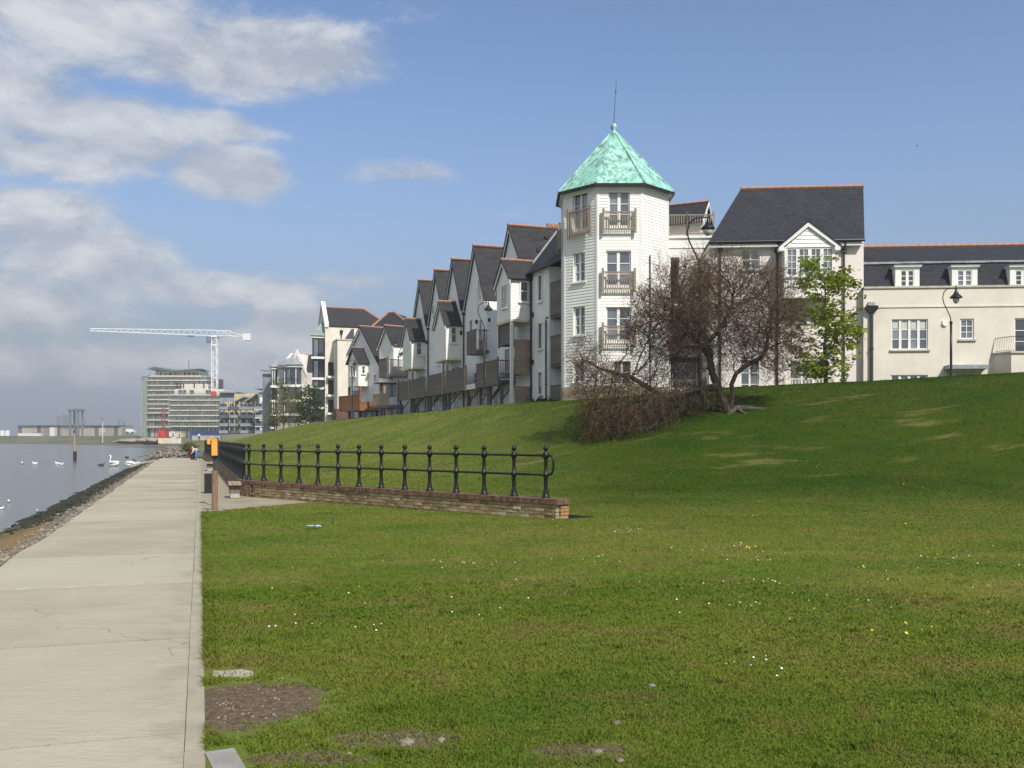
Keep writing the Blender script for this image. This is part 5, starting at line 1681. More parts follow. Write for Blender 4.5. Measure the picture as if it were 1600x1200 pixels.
# ================================================================ CREAM BLOCK WITH GABLES
KF = frame(-39.9, 165, 0.96, -0.28)
hK = thing('apartment_building', 'cream apartment block with a white coped gable over stacked curved balconies', 'building', KF @ Matrix.Translation((3, 4, 1.5)))
def kx(px, off=0): return hit(KF, px, 686, off)[0]
def kz(px, py, off=0): return hit(KF, px, py, off)[1]
ze = kz(460, 583); zr_ = kz(464, 551)
xl, xr_ = kx(437), kx(494)
b = MB(KF); b.box(xl, xr_ + 2, 0, 10, 0.5, ze); b.prism([(kx(446), 0, ze), (kx(478), 0, ze), (kx(464), 0, zr_ - 0.1)], (0, 4.5, 0)); b.build('wall', 'cream_render', hK)
b = MB(KF)
b.prism([(kx(464), -0.12, zr_ + 0.55), (kx(481), -0.12, ze - 0.35), (kx(479), -0.12, ze - 0.6), (kx(463), -0.12, zr_ - 0.4)], (0, 0.4, 0))
b.prism([(kx(464), -0.121, zr_ + 0.55), (kx(445), -0.121, ze - 0.35), (kx(446.5), -0.121, ze - 0.6), (kx(464.5), -0.121, zr_ - 0.4)], (0, 0.4, 0))
b.build('gable_coping', 'white_render', hK)
zrr = kz(450, 556, -4)
b = MB(KF)
b.slab((xl, 0, ze), (xr_ + 2, 0, ze), (xr_ + 2, 4, zrr), (xl, 4, zrr), 0.15); b.slab((xl, 8, ze), (xr_ + 2, 8, ze), (xr_ + 2, 4.01, zrr), (xl, 4.01, zrr), 0.15); b.build('roof', 'slate_row', hK)
ridge(hK, KF, (xl, 4, zrr + 0.05), (xr_ + 2, 4, zrr + 0.05), 0.15)
b = MB(KF); b.box(kx(435.5), kx(439.5), -0.4, 6, 0.5, kz(437, 578)); b.prism([(kx(435.5), -0.4, kz(437, 578)), (kx(435.5), 4, kz(437, 549)), (kx(435.5), 6, kz(437, 578))], (kx(439.5) - kx(435.5), 0, 0)); b.build('party_wall', 'white_render', hK)
def curved(x0, x1, d, n=7):
    return [(x0 + (x1 - x0) * i / n, -d * math.sin(math.pi * (0.18 + 0.64 * i / n))) for i in range(n + 1)]
for (p0, p1, ys, d, cy) in ((440, 473, (572, 603, 626.5, 648, 668), 1.7, 572), (425, 436, (575, 604, 627, 648, 668), 1.4, 575)):
    x0_, x1_ = kx(p0), kx(p1)
    zz = [kz((p0 + p1) / 2, y_, 1.0) for y_ in ys]
    cv = curved(x0_ + 0.25, x1_ - 0.25, d * 0.75)
    b = MB(KF); b.prism([(x0_ + 0.25, 0.0, 0.5)] + [(x, y_, 0.5) for x, y_ in cv] + [(x1_ - 0.25, 0.0, 0.5)], (0, 0, zz[0] - 0.5)); b.build('glazed_bay', 'glass_dark', hK)
    co = curved(x0_, x1_, d)
    for z_ in zz:
        b = MB(KF); b.prism([(x0_, 0, z_ - 0.2)] + [(x, y_, z_ - 0.2) for x, y_ in co] + [(x1_, 0, z_ - 0.2)], (0, 0, 0.42)); b.build('balcony_slab', 'white_trim', hK)
    for k in range(len(zz) - 1):
        z1_, z0_ = zz[k] - 0.2, zz[k + 1] + 0.22
        b = MB(KF)
        for (x, y_) in cv[::2]:
            b.box(x - 0.06, x + 0.06, y_ - 0.07, y_ + 0.05, z0_, z1_)
        b.build('mullion', 'black_metal' if k % 2 else 'white_trim', hK)
        b = MB(KF)
        pts_ = [(x, y_ - 0.02, z0_ + 1.0) for x, y_ in co]
        b.tube(pts_, 0.035, 4)
        for x, y_ in co: b.tube([(x, y_, z0_), (x, y_, z0_ + 1.0)], 0.02, 4)
        b.build('railing', 'black_metal', hK)
        w_ = (x1_ - x0_) * 0.16
        for f in ((0.3, 0.62) if p1 - p0 > 20 else (0.5,)):
            xm = x0_ + (x1_ - x0_) * f
            b = MB(KF); b.box(xm - w_, xm - w_ * 0.2, -d * 0.80, -d * 0.76, z0_, z1_ - 0.4); b.build('pane', 'glass', hK)
    zc = zz[0] + 0.22
    b = MB(KF)
    top = [(x0_ + (x1_ - x0_) * 0.32, 0, zc + 1.3), (x0_ + (x1_ - x0_) * 0.68, 0, zc + 1.3)]
    rim = [(x0_ - 0.2, 0, zc)] + [(x0_ - 0.2 + (x - x0_) * (1 + 0.4 / (x1_ - x0_)), y_ - 0.25, zc) for x, y_ in co] + [(x1_ + 0.2, 0, zc)]
    nh = len(rim) // 2
    for k in range(len(rim) - 1):
        t_ = top[0] if k < nh - 1 else top[1]
        if k == nh - 1: b.poly([rim[k], rim[k + 1], top[1], top[0]])
        else: b.poly([rim[k], rim[k + 1], t_])
    b.build('bay_roof', 'lead', hK)
for (yt, yb) in ((600, 618), (630, 645)):
    window(hK, KF, kx(480), kx(485), kz(482, yb), kz(482, yt), y=-0.05, rev=0, rows=2, cols=1, each=False, gl='glass_dark')
b = MB(KF); b.box(kx(440), kx(492), -2.2, -1.9, 0.3, kz(460, 661, 2)); b.build('garden_wall', 'joint_mortar', hK)
# flat oversailing roof beyond
b = MB(KF); b.box(kx(412, -3), kx(437, -3), 2.6, 5, 0.5, kz(424, 584, -3)); b.build('stair_wall', 'blue_grey_wall', hK)
b = MB(KF); b.prism([(kx(411, -3), 2.0, kz(424, 581, -3) + 0.1), (kx(437, -3), 2.0, kz(424, 584, -3)), (kx(437, -3), 2.0, kz(424, 584, -3) + 0.35), (kx(411, -3), 2.0, kz(424, 580, -3) + 0.3)], (0, 4, 0)); b.build('canopy_roof', 'lead_green', hK)

# small fittings on the row: wall lamps, roof vents, a ridge vent
for (hh, px, py) in ((h1, 833.5, 492), (h1, 833.5, 566), (h2, 746, 503), (h2, 766, 500), (h3, 722, 520), (h4, 690, 520), (h5, 668, 535)):
    x, z = hit(RF, px, py)
    MB(RF).box(x - 0.07, x + 0.07, -0.16, -0.001, z - 0.14, z + 0.14).build('wall_lamp', 'black_metal', hh)
for (hh, xc_, zA_, hw_, ze_) in ((h1, x1c, z1A, 3.4, 11.9), (h2, x2c, z2A, 2.76, 11.6), (h3, x3c, z3A, 2.76, 11.6), (h4, x4c, z4A, 2.76, 11.6), (h5, x5c, z5A, 2.76, 11.6)):
    for (f_, y_) in ((0.22, 2.1), (0.5, 1.2)):
        x = xc_ + hw_ * f_; z = zA_ + (ze_ - zA_) * f_
        MB(RF).prism([(x - 0.1, y_, z + 0.19), (x + 0.06, y_, z - 0.06), (x + 0.13, y_, z + 0.0), (x - 0.03, y_, z + 0.24)], (0, 0.26, 0)).build('roof_vent', 'black_metal', hh)
MB(RF).box(x1c - 0.12, x1c + 0.12, 2.6, 3.4, z1A + 0.05, z1A + 0.3).build('ridge_vent', 'terracotta', h1)
# ================================================================ BLUE-GREY BLOCK (beyond)
def box_px(b, px0, px1, py_top, z0, Yd, depth, m=0):
    x0_, x1_ = (px0 - 800) / 1500 * Yd, (px1 - 800) / 1500 * Yd
    b.box(x0_, x1_, Yd, Yd + depth, z0, EYE + (686 - py_top) * Yd / 1500, m)
def PX(px, Yd): return (px - 800) / 1500 * Yd
def PZ(py, Yd): return EYE + (686 - py) * Yd / 1500
I4 = Matrix()
L = thing('apartment_building', 'low modern block with blue grey glass balconies and wing shaped roofs beside the scaffolding', 'building', (PX(385, 225), 228, 1.0))
b = MB(); box_px(b, 345, 425, 645, 0.5, 226, 12); b.build('wall', 'core_grey', L)
b = MB(); box_px(b, 343, 372, 614, 0.5, 240, 8); b.build('rear_block', 'blue_grey_wall', L)
b = MB(); b.prism([(PX(342, 239), 239, PZ(611.5, 239)), (PX(372, 239), 239, PZ(612.5, 239)), (PX(370, 239), 239, PZ(614, 239)), (PX(344, 239), 239, PZ(614, 239))], (0, 10, 0)); b.build('wing_roof', 'lead_green', L)
b = MB(); box_px(b, 366, 398, 615, 0.5, 234, 5); b.build('white_block', 'yellow_wall', L)
b = MB(); box_px(b, 351, 366, 628, 0.5, 228, 3); b.build('yellow_gable', 'yellow_wall', L)
for (c0, c1, c2, yt, yb, Yd) in ((366, 383, 397, 620, 634, 224), (384, 402, 410, 617, 633, 222)):
    b = MB(); b.prism([(PX(c0, Yd), Yd, PZ(yb, Yd)), (PX(c1 - 4, Yd), Yd, PZ(yt, Yd)), (PX(c2, Yd), Yd, PZ(yt + 2, Yd)), (PX(c2, Yd), Yd, PZ(yb + 2, Yd))], (0, 3, 0)); b.build('gable', 'yellow_wall', L)
    b = MB(); b.slab((PX(c0 - 2, Yd), Yd - 1, PZ(yb - 6, Yd)), (PX(c1, Yd), Yd - 1, PZ(yt - 1, Yd)), (PX(c1, Yd), Yd + 5, PZ(yt - 1, Yd)), (PX(c0 - 2, Yd), Yd + 5, PZ(yb - 6, Yd)), 0.3); b.build('wing_roof', 'lead', L)
    b = MB(); b.slab((PX(c1, Yd), Yd - 1, PZ(yt - 1, Yd)), (PX(c2 + 2, Yd), Yd - 1, PZ(yt + 1, Yd)), (PX(c2 + 2, Yd), Yd + 5, PZ(yt + 1, Yd)), (PX(c1, Yd), Yd + 5, PZ(yt - 1, Yd)), 0.3); b.build('wing_roof', 'lead', L)
b = MB(); box_px(b, 404, 425, 613, 0.5, 218, 10); b.build('right_block', 'blue_grey_wall', L)
b = MB(); b.prism([(PX(395, 217), 217, PZ(606.5, 217)), (PX(424, 217), 217, PZ(605, 217)), (PX(424, 217), 217, PZ(607.5, 217)), (PX(398, 217), 217, PZ(608, 217))], (0, 9, 0)); b.build('wing_roof', 'lead_green', L)
rr = random.Random(3)
for fl, py in enumerate((640, 653, 666, 677)):
    for (c0, c1, Yd) in ((344, 360, 224), (360, 376, 223), (377, 398, 221), (400, 422, 216)):
        b = MB(); b.box(PX(c0, Yd), PX(c1, Yd), Yd - 1.2, Yd, PZ(py + 1, Yd), PZ(py, Yd)); b.build('balcony_slab', 'pipe_grey' if c0 < 390 else 'white_trim', L)
        b = MB(); b.box(PX(c0 + 0.5, Yd), PX(c1 - 0.5, Yd), Yd - 1.2, Yd - 1.12, PZ(py, Yd), PZ(py - 4.5, Yd)); b.build('balcony_glass', 'blue_grey_wall' if (fl + c0) % 3 else 'glass_row', L)
        b = MB()
        for k in range(3):
            xx = c0 + 1 + (c1 - c0 - 3) * k / 3
            b.box(PX(xx, Yd + 2.2), PX(xx + (c1 - c0) * 0.22, Yd + 2.2), Yd + 0.6, Yd + 0.7, PZ(py - 1, Yd), PZ(py - 9.5, Yd))
        b.build('window', 'glass_dark', L)
        b = MB()
        for xx in (c0 + 0.5, (c0 + c1) / 2, c1 - 0.5):
            b.box(PX(xx, Yd) - 0.08, PX(xx, Yd) + 0.08, Yd - 1.0, Yd - 0.8, PZ(py, Yd), PZ(py - 12.4, Yd))
        b.build('column', 'far_grey' if c0 != 360 else 'yellow_wall', L)
for py in (652, 668, 625):
    b = MB(); b.box(PX(408, 216), PX(413, 216), 215, 216, PZ(py + 6, 216), PZ(py - 4, 216)); b.build('wall_panel', 'steel_white', L)

# ================================================================ BUILDINGS UNDER SCAFFOLDING
def scaffold(name, label, px0, px1, Yd, top, bot, lifts, green_left=0, depth=16, step=3.2, topx=None):
    o_ = thing(name, label, 'building site', (PX((px0 + px1) / 2, Yd), Yd + 5, 1.0))
    b = MB(); box_px(b, px0 + 2, px1 - 2, top + 4, 0.5, Yd + 2, depth); b.build('concrete_core', 'core_grey', o_)
    lifts = sorted(lifts)
    for k, py in enumerate(lifts):
        a, c = px0 + green_left * 0.9 + rr.uniform(-2, 3), px1 + rr.uniform(-3, 5)
        b = MB(); b.box(PX(a, Yd), PX(c, Yd), Yd, Yd + 1.3, PZ(py + 1.0, Yd), PZ(py - 0.75, Yd))
        b.build('lift_boards', 'board_cream', o_)
        b = MB()
        for dz in (2.2, 4.4):
            b.box(PX(px0, Yd), PX(px1, Yd), Yd - 0.05, Yd + 0.05, PZ(py - dz, Yd) - 0.05, PZ(py - dz, Yd) + 0.05)
        b.box(PX(px0, Yd), PX(px0, Yd) + 0.1, Yd, Yd + depth, PZ(py - 2.2, Yd) - 0.05, PZ(py - 2.2, Yd) + 0.05)
        if green_left:
            b.box(PX(px0, Yd) - 0.5, PX(px0 + green_left, Yd), Yd, Yd + depth, PZ(py + 0.8, Yd), PZ(py, Yd))
        b.build('ledger_tube', 'scaffold_green', o_)
        nxt = lifts[k + 1] if k + 1 < len(lifts) else bot
        x = px0 + green_left + 1.5
        while x < px1 - 4:
            wd = rr.uniform(2.0, 4.5)
            if rr.random() < 0.8:
                MB().box(PX(x, Yd + 2), PX(x + wd, Yd + 2), Yd + 1.8, Yd + 2.0, PZ(nxt - 1.5, Yd), PZ(py + 2.0, Yd)).build('window_opening', 'dark_void', o_)
            if rr.random() < 0.55:
                MB().box(PX(x + wd * 0.2, Yd + 2), PX(x + wd + 2.0, Yd + 2), Yd + 1.7, Yd + 1.79, PZ(nxt - 1.5, Yd), PZ(py + rr.uniform(2.0, 4.5), Yd)).build('wall_panel', rr.choice(['board_cream', 'concrete_grey', 'scaffold_green', 'white_render', 'spoil']), o_)
            x += wd + rr.uniform(1.0, 2.5)
    x = px0
    b = MB()
    while x <= px1 + 0.1:
        b.box(PX(x, Yd) - 0.055, PX(x, Yd) + 0.055, Yd - 0.05, Yd + 0.05, PZ(bot, Yd), PZ(top + rr.uniform(-5, 4), Yd))
        b.box(PX(x, Yd) - 0.05, PX(x, Yd) + 0.05, Yd + 1.25, Yd + 1.35, PZ(bot, Yd), PZ(top + 1, Yd))
        x += step
    if green_left:
        for k in range(9):
            b.box(PX(px0, Yd) - 0.5, PX(px0, Yd) - 0.38, Yd + k * 1.9, Yd + k * 1.9 + 0.12, PZ(bot, Yd), PZ(top + 3 + k * 0.3, Yd))
            x = px0 + green_left * k / 9
            b.box(PX(x, Yd), PX(x, Yd) + 0.12, Yd - 0.06, Yd + 0.06, PZ(bot, Yd), PZ(top + 3, Yd))
    b.build('standard_tube', 'scaffold_green', o_)
    return o_
SA = scaffold('scaffolded_tower', 'tall half built tower wrapped in green scaffolding, with a white penthouse on top', 221, 330, 340, 585, 684,
              (594, 602, 609.5, 617, 624, 631, 638, 645, 656, 667), green_left=9, step=4.6)
# penthouse
Yd = 343
b = MB(); box_px(b, 243, 312, 579, 10, Yd, 10); b.build('penthouse', 'white_render', SA)
for k, px in enumerate((250, 257, 264, 271, 279, 287, 294, 301, 307)):
    b = MB(); b.box(PX(px, Yd), PX(px + 3.6, Yd), Yd - 0.12, Yd + 0.05, PZ(587, Yd), PZ(582, Yd)); b.build('window', 'glass_dark', SA)
b = MB(); b.prism([(PX(233, Yd), Yd - 3, PZ(577.5, Yd)), (PX(242, Yd), Yd - 3, PZ(573.5, Yd)), (PX(280, Yd), Yd - 3, PZ(578.5, Yd)), (PX(315, Yd), Yd - 3, PZ(576, Yd)), (PX(316, Yd), Yd - 3, PZ(577.5, Yd)), (PX(280, Yd), Yd - 3, PZ(580, Yd))], (0, 12, 0)); b.build('wing_roof', 'lead_green', SA)
b = MB(); b.box(PX(232, Yd), PX(318, Yd), Yd - 3, Yd, PZ(589.5, Yd), PZ(587.5, Yd)); b.build('roof_slab', 'board_cream', SA)
Yd = 338
b = MB(); box_px(b, 284, 326, 600, 10, Yd, 4); b.build('white_panel', 'cream_render', SA)
for px in (276, 281, 286, 303, 318):
    b = MB(); b.box(PX(px, Yd), PX(px + 1.6, Yd), Yd - 0.2, Yd - 0.05, PZ(606, Yd), PZ(598, Yd)); b.build('window', 'dark_void', SA)
b = MB(); b.tube([(PX(295, 345), 345, PZ(576, 345)), (PX(295, 345), 345, PZ(564, 345))], 0.12, 5); pole_ = b.build('flagpole', 'pipe_grey', SA)
b = MB(); b.box(PX(294.3, 345), PX(296.2, 345), 344.9, 345, PZ(565.6, 345), PZ(563.6, 345)); b.build('flag', 'red_flag', pole_)
SBt = scaffold('scaffolded_block', 'lower half built block under scaffolding, blue hoarding at its foot', 264, 345, 318, 612, 686,
               (617, 625, 633, 641, 649, 657.5, 666), step=4.4)
Yd = 318
b = MB(); box_px(b, 273, 350, 608, 6, Yd + 2.5, 12); b.build('white_top', 'cream_render', SBt)
for (c0, c1) in ((275, 281), (282, 287), (293, 299), (318, 326)):
    b = MB(); b.box(PX(c0, Yd), PX(c1, Yd), Yd + 2.3, Yd + 2.52, PZ(615.5, Yd), PZ(609, Yd)); b.build('window', 'glass_dark', SBt)
b = MB(); b.box(PX(330, Yd), PX(338, Yd), Yd - 0.1, Yd + 0.1, PZ(618.5, Yd), PZ(611.5, Yd)); b.build('red_banner', 'red_flag', SBt)
# site hoarding, panel by panel
hoard = thing('hoarding', 'dark blue site hoarding along the foot of the scaffolded block', 'fence', (PX(325, 300), 300, 0.6))
for k in range(18):
    b = MB(); a = 297 + k * 3.1
    b.box(PX(a, 300), PX(a + 3.0, 300), 300, 300.08, PZ(687, 300), PZ(672.5, 300)); b.build('panel', 'hoarding_blue', hoard)
hw = MB(); hw.box(PX(300, 288), PX(352, 288), 288, 288.3, PZ(690, 288), PZ(680.5, 288)); tag(hw.build('concrete_wall', 'concrete_grey'), 'low grey concrete wall in front of the blue hoarding', 'wall')
hw = MB(); hw.prism([(PX(346, 215), 215, 0.6), (PX(405, 205), 205, 0.6), (PX(405, 205), 205, PZ(677, 205)), (PX(346, 215), 215, PZ(679, 215))], (0, 0.4, 0)); tag(hw.build('concrete_wall', 'joint_mortar'), 'long pale boundary wall at the far foot of the grass bank', 'wall')
# hoist
ho = thing('hoist_mast', 'rusty red hoist mast climbing the left scaffold beside a stack of cabins', 'hoist', (PX(255, 316), 316, 0.8))
b = MB()
for px in (252.8, 256.6): b.box(PX(px, 316) - 0.14, PX(px, 316) + 0.14, 316, 316.3, 0.8, PZ(636, 316))
b.build('mast_tube', 'hoist_red', ho)
for k in range(10):
    z_ = 1.5 + k * 1.0
    MB().box(PX(252.8, 316), PX(256.6, 316), 316.05, 316.2, z_, z_ + 0.22).build('rung', 'hoist_red', ho)

# ================================================================ CRANE
Yc = 335
cx_ = PX(335.5, Yc)
crane = thing('tower_crane', 'white lattice tower crane over the scaffolded buildings', 'crane', (cx_, Yc, 1.0))
def lattice(b, a, c, w_, h_, n, r=0.09, up=Vector((0, 0, 1)), tri=False):
    a, c = Vector(a), Vector(c)
    d = (c - a).normalized(); s_ = d.cross(up).normalized() * (w_ / 2)
    u = up * h_
    def corners(p):
        return [p + s_, p - s_, p - s_ + u, p + s_ + u] if not tri else [p + s_, p - s_, p + u]
    prev = corners(a)
    for k in range(n):
        nx_ = corners(a.lerp(c, (k + 1) / n))
        m_ = len(prev)
        for i in range(m_):
            b.tube([prev[i], nx_[i]], r * 1.25, 4, caps=False)
            j = (i + 1) % m_
            b.tube([prev[i], nx_[j]] if k % 2 else [prev[j], nx_[i]], r * 0.7, 4, caps=False)
            b.tube([nx_[i], nx_[j]], r * 0.6, 4, caps=False)
        prev = nx_
zj = PZ(527, Yc)
b = MB(); lattice(b, (cx_, Yc - 0.8, 1.0), (cx_, Yc - 0.8, zj), 1.7, 1.7, 20, 0.12, Vector((0, 1, 0))); b.build('mast', 'steel_white', crane)
MB().box(cx_ - 1.1, cx_ + 1.1, Yc - 1.1, Yc + 1.1, zj, zj + 0.5).box(cx_ - 0.9, cx_ + 0.9, Yc - 0.9, Yc + 0.9, zj - 3.0, zj - 2.5).build('slew_ring', 'steel_white', crane)
tip = P3(140, 517, 322); root = Vector((cx_, Yc, zj + 0.5)); tipz = Vector((tip.x, tip.y, tip.z))
b = MB(); nj = 22
pr = None
for k in range(nj + 1):
    t_ = k / nj
    p = root.lerp(tipz, t_); h_ = 2.0 - 1.2 * t_
    d = (tipz - root).normalized(); s_ = d.cross(Vector((0, 0, 1))).normalized() * 0.65
    cur = [p + s_, p - s_, p + Vector((0, 0, h_))]
    if pr:
        for i in range(3):
            b.tube([pr[i], cur[i]], 0.15 if i == 2 else 0.13, 4, caps=False)
            j = (i + 1) % 3
            b.tube([pr[i], cur[j]] if k % 2 else [pr[j], cur[i]], 0.075, 4, caps=False)
    pr = cur
b.build('jib', 'steel_white', crane)
ce = P3(381, 526, Yc); ce.y = Yc
b = MB(); lattice(b, root, (cx_ + 5.5, Yc, zj + 0.5), 1.3, 1.8, 4, 0.12)
for s_ in (-0.6, 0.6): b.tube([(cx_, Yc + s_, zj + 0.5), (ce.x + 2, Yc + s_, zj + 0.3)], 0.14, 4)
b.tube([(cx_ + 5, Yc, zj + 2.2), (ce.x, Yc, zj + 0.5)], 0.12, 4)
b.build('counter_jib', 'steel_white', crane)
for k in range(3):
    MB().box(PX(380.5 + k * 4, Yc), PX(384.2 + k * 4, Yc), Yc - 0.9, Yc + 0.9, PZ(532, Yc), PZ(521.5, Yc)).build('counterweight', 'steel_white', crane)
b = MB(); b.box(cx_ - 2.6, cx_ - 1.1, Yc - 1.4, Yc + 0.2, zj - 2.0, zj + 0.1); b.build('cab', 'far_grey', crane)
tp = root.lerp(tipz, 0.2)
b = MB(); b.box(tp.x - 0.9, tp.x + 0.9, tp.y - 0.6, tp.y + 0.6, tp.z - 0.7, tp.z - 0.2); b.build('trolley', 'far_grey', crane)

# ================================================================ SITE CLUTTER
def simple_box_thing(name, label, cat, px0, px1, py_t, py_b, Yd, depth, matn, roof=None, door=None):
    x0_, x1_ = PX(px0, Yd), PX(px1, Yd); z0_, z1_ = PZ(py_b, Yd), PZ(py_t, Yd)
    o_ = thing(name, label, cat, ((x0_ + x1_) / 2, Yd + depth / 2, z0_))
    MB().box(x0_, x1_, Yd, Yd + depth, z0_, z1_).build('body', matn, o_)
    n = max(3, int((x1_ - x0_) / 0.6))
    b = MB()
    for k in range(n):
        xx = x0_ + (x1_ - x0_) * (k + 0.3) / n
        b.box(xx, xx + (x1_ - x0_) / n * 0.4, Yd - 0.06, Yd, z0_ + 0.1, z1_ - 0.1)
    b.build('rib_panel', matn, o_)
    MB().box(x0_ - 0.08, x1_ + 0.08, Yd - 0.09, Yd + depth + 0.05, z1_, z1_ + 0.15).build('roof', roof or matn, o_)
    if door:
        MB().box(x0_ + (x1_ - x0_) * 0.6, x0_ + (x1_ - x0_) * 0.85, Yd - 0.1, Yd - 0.05, z0_, z0_ + (z1_ - z0_) * 0.8).build('door', door, o_)
    return o_
simple_box_thing('storage_container', 'bright red steel container on the building site quay', 'container', 246, 258, 672, 684, 262, 3, 'container_red')
simple_box_thing('site_cabin', 'pale site cabin to the right of the red container', 'cabin', 264, 273, 675, 682, 268, 3, 'white_render', door='far_grey')
simple_box_thing('site_cabin', 'greyish cream site cabin nearest the blue hoarding', 'cabin', 274, 283, 675.5, 683, 266, 3, 'board_cream', door='far_grey')
rr2 = random.Random(9)
for i, (px, py, r_, lab) in enumerate(((206, 682, 5.5, 'long grey brown spoil heap at the left end of the building site'), (226, 679, 4.0, 'smaller spoil heap below the left scaffold corner'), (240, 683, 3.0, 'low spoil heap just left of the red container'))):
    me_ = blob_mesh(1.0, 20 + i, 3, 0.5)
    o_ = bpy.data.objects.new('spoil_heap', me_); COL.objects.link(o_); me_.materials.append(MATS['spoil'])
    p = P3(px, py, 268); o_.location = (p.x, p.y, 1.1); o_.scale = (r_, 3.0, 1.9 if i else 1.5)
    tag(o_, lab, 'spoil heap')
q_ = thing('quay_fence', 'pale timber panel fence along the quay below the red container', 'fence', (PX(264, 205), 205, 0.8))
for k in range(14):
    a = 247 + k * 2.6
    MB().box(PX(a, 205), PX(a + 2.4, 205), 205, 205.06, PZ(693, 205), PZ(684.5, 205)).build('panel', 'board_cream', q_)
po = thing('marker_post', 'white marker post with a crossbar on the quay in front of the panel fence', 'post', P3(271.5, 693, 190))
MB().tube([P3(271.5, 693, 190), P3(271.5, 683, 190)], 0.12, 6).build('post', 'white_trim', po)
MB().tube([P3(270.8, 683.6, 190), P3(276, 683.6, 190)], 0.1, 6).build('crossbar', 'white_trim', po)

# ================================================================ ACROSS THE RIVER
wh = thing('warehouse', 'long low tan warehouse on the far bank', 'warehouse', (PX(110, 640), 645, 3))
for k in range(27):
    a = 28 + k * 6
    MB().box(PX(a, 640), PX(a + 5.8, 640), 640, 660, 2.6, PZ(665.5 + 0.6 * math.sin(k), 640)).build('bay_panel', 'warehouse_tan' if k % 5 else 'core_grey', wh)
MB().box(PX(28, 640), PX(190, 640), 638.5, 661, PZ(665, 640), PZ(664, 640)).build('roof', 'far_grey', wh)
MB().box(PX(30, 636), PX(66, 636), 634, 638, 2.6, PZ(677, 636)).build('front_shed', 'white_render', wh)
MB().box(PX(80, 636), PX(87, 636), 634, 638, 2.6, PZ(668, 636)).build('front_shed', 'white_render', wh)
tw_ = thing('office_tower', 'pale blue tower block rising behind the far warehouse', 'building', (PX(92, 760), 765, 3))
MB().box(PX(87.5, 760), PX(96.5, 760), 760, 772, 2, PZ(648, 760)).build('wall', 'far_blue', tw_)
for k in range(6):
    MB().box(PX(88.2, 760), PX(95.8, 760), 759.9, 760.0, PZ(664 - k * 2.6, 760), PZ(662.4 - k * 2.6, 760)).build('window_band', 'far_grey', tw_)
lf = thing('gantry_tower', 'dark steel lifting gantry on the far bank behind the mooring post', 'gantry', (PX(115, 600), 602, 3))
Yd = 600
for px in (109, 121.5):
    for dy in (0, 6):
        MB().box(PX(px, Yd) - 0.5, PX(px, Yd) + 0.5, Yd + dy, Yd + dy + 0.8, 2, PZ(641, Yd)).build('leg', 'far_grey', lf)
b = MB()
for k in range(5):
    za, zb = 3 + k * 3, 6 + k * 3
    b.bar((PX(109, Yd), Yd, za), (PX(121.5, Yd), Yd, zb), 0.14); b.bar((PX(121.5, Yd), Yd, za), (PX(109, Yd), Yd, zb), 0.14)
b.build('bracing', 'far_grey', lf)
MB().box(PX(105, Yd), PX(124.5, Yd), Yd - 1, Yd + 8, PZ(641.5, Yd), PZ(639.3, Yd)).build('top_beam', 'far_grey', lf)
MB().box(PX(112.5, Yd), PX(118, Yd), Yd, Yd + 5, PZ(639.3, Yd), PZ(638, Yd)).build('winch_house', 'far_grey', lf)
for i, (px, ht, lab) in enumerate(((132, 655, 'slim grey mast on the far bank just right of the lifting gantry'), (160, 653, 'grey lattice pylon above the middle of the far warehouse roof'), (186, 655, 'grey lattice pylon near the right end of the far warehouse'), (193, 658, 'short grey pylon rightmost on the far bank'))):
    o_ = thing('pylon', lab, 'pylon', (PX(px, 680), 680, 3), )
    w_ = 0.9 if i else 0.5
    MB().tube([(PX(px, 680) - w_, 680, 2), (PX(px, 680), 680, PZ(ht, 680))], [0.3, 0.16], 4).tube([(PX(px, 680) + w_, 680, 2), (PX(px, 680), 680, PZ(ht, 680))], [0.3, 0.16], 4).build('leg', 'far_grey', o_)
    b = MB()
    for k in range(3): b.box(PX(px, 680) - 1.8 + 0.4 * k, PX(px, 680) + 1.8 - 0.4 * k, 679.9, 680.1, PZ(ht + 4 - k * 1.5, 680), PZ(ht + 3.5 - k * 1.5, 680))
    b.build('cross_arm', 'far_grey', o_)
for i, (px, lab) in enumerate(((3.5, 'white storage silo at the very left edge of the far bank'), (11.5, 'white storage silo second from the left on the far bank'))):
    o_ = thing('silo', lab, 'silo', (PX(px, 600), 600, 3))
    MB().lathe([(1.5, 0), (1.5, 4.6)], (PX(px, 600), 600, 2.6), 12).build('tank', 'steel_white', o_)
    MB().lathe([(1.6, 0), (0.2, 0.7)], (PX(px, 600), 600, 7.2), 12).build('cone_roof', 'far_grey', o_)
o_ = thing('light_mast', 'thin white mast with two arms on the far bank', 'mast', (PX(160.5, 330), 330, 2))
MB().tube([P3(160.5, 692, 330), P3(160.5, 658, 330)], 0.11, 5).build('pole', 'steel_white', o_)
MB().box(PX(156.5, 330), PX(164, 330), 329.9, 330.1, PZ(670.4, 330), PZ(669.6, 330)).build('arm', 'steel_white', o_)
MB().box(PX(157.5, 330), PX(165, 330), 329.9, 330.1, PZ(674.0, 330), PZ(673.2, 330)).build('arm', 'steel_white', o_)
o_ = thing('van', 'tiny white van parked on the far bank by the building site', 'van', P3(205, 674.5, 310))
p = P3(205, 673.8, 310)
MB().box(p.x - 1.3, p.x + 0.5, 309, 310.6, p.z - 0.4, p.z + 0.75).build('body', 'steel_white', o_)
MB().box(p.x + 0.5, p.x + 1.3, 309, 310.6, p.z - 0.4, p.z + 0.25).build('cab', 'steel_white', o_)
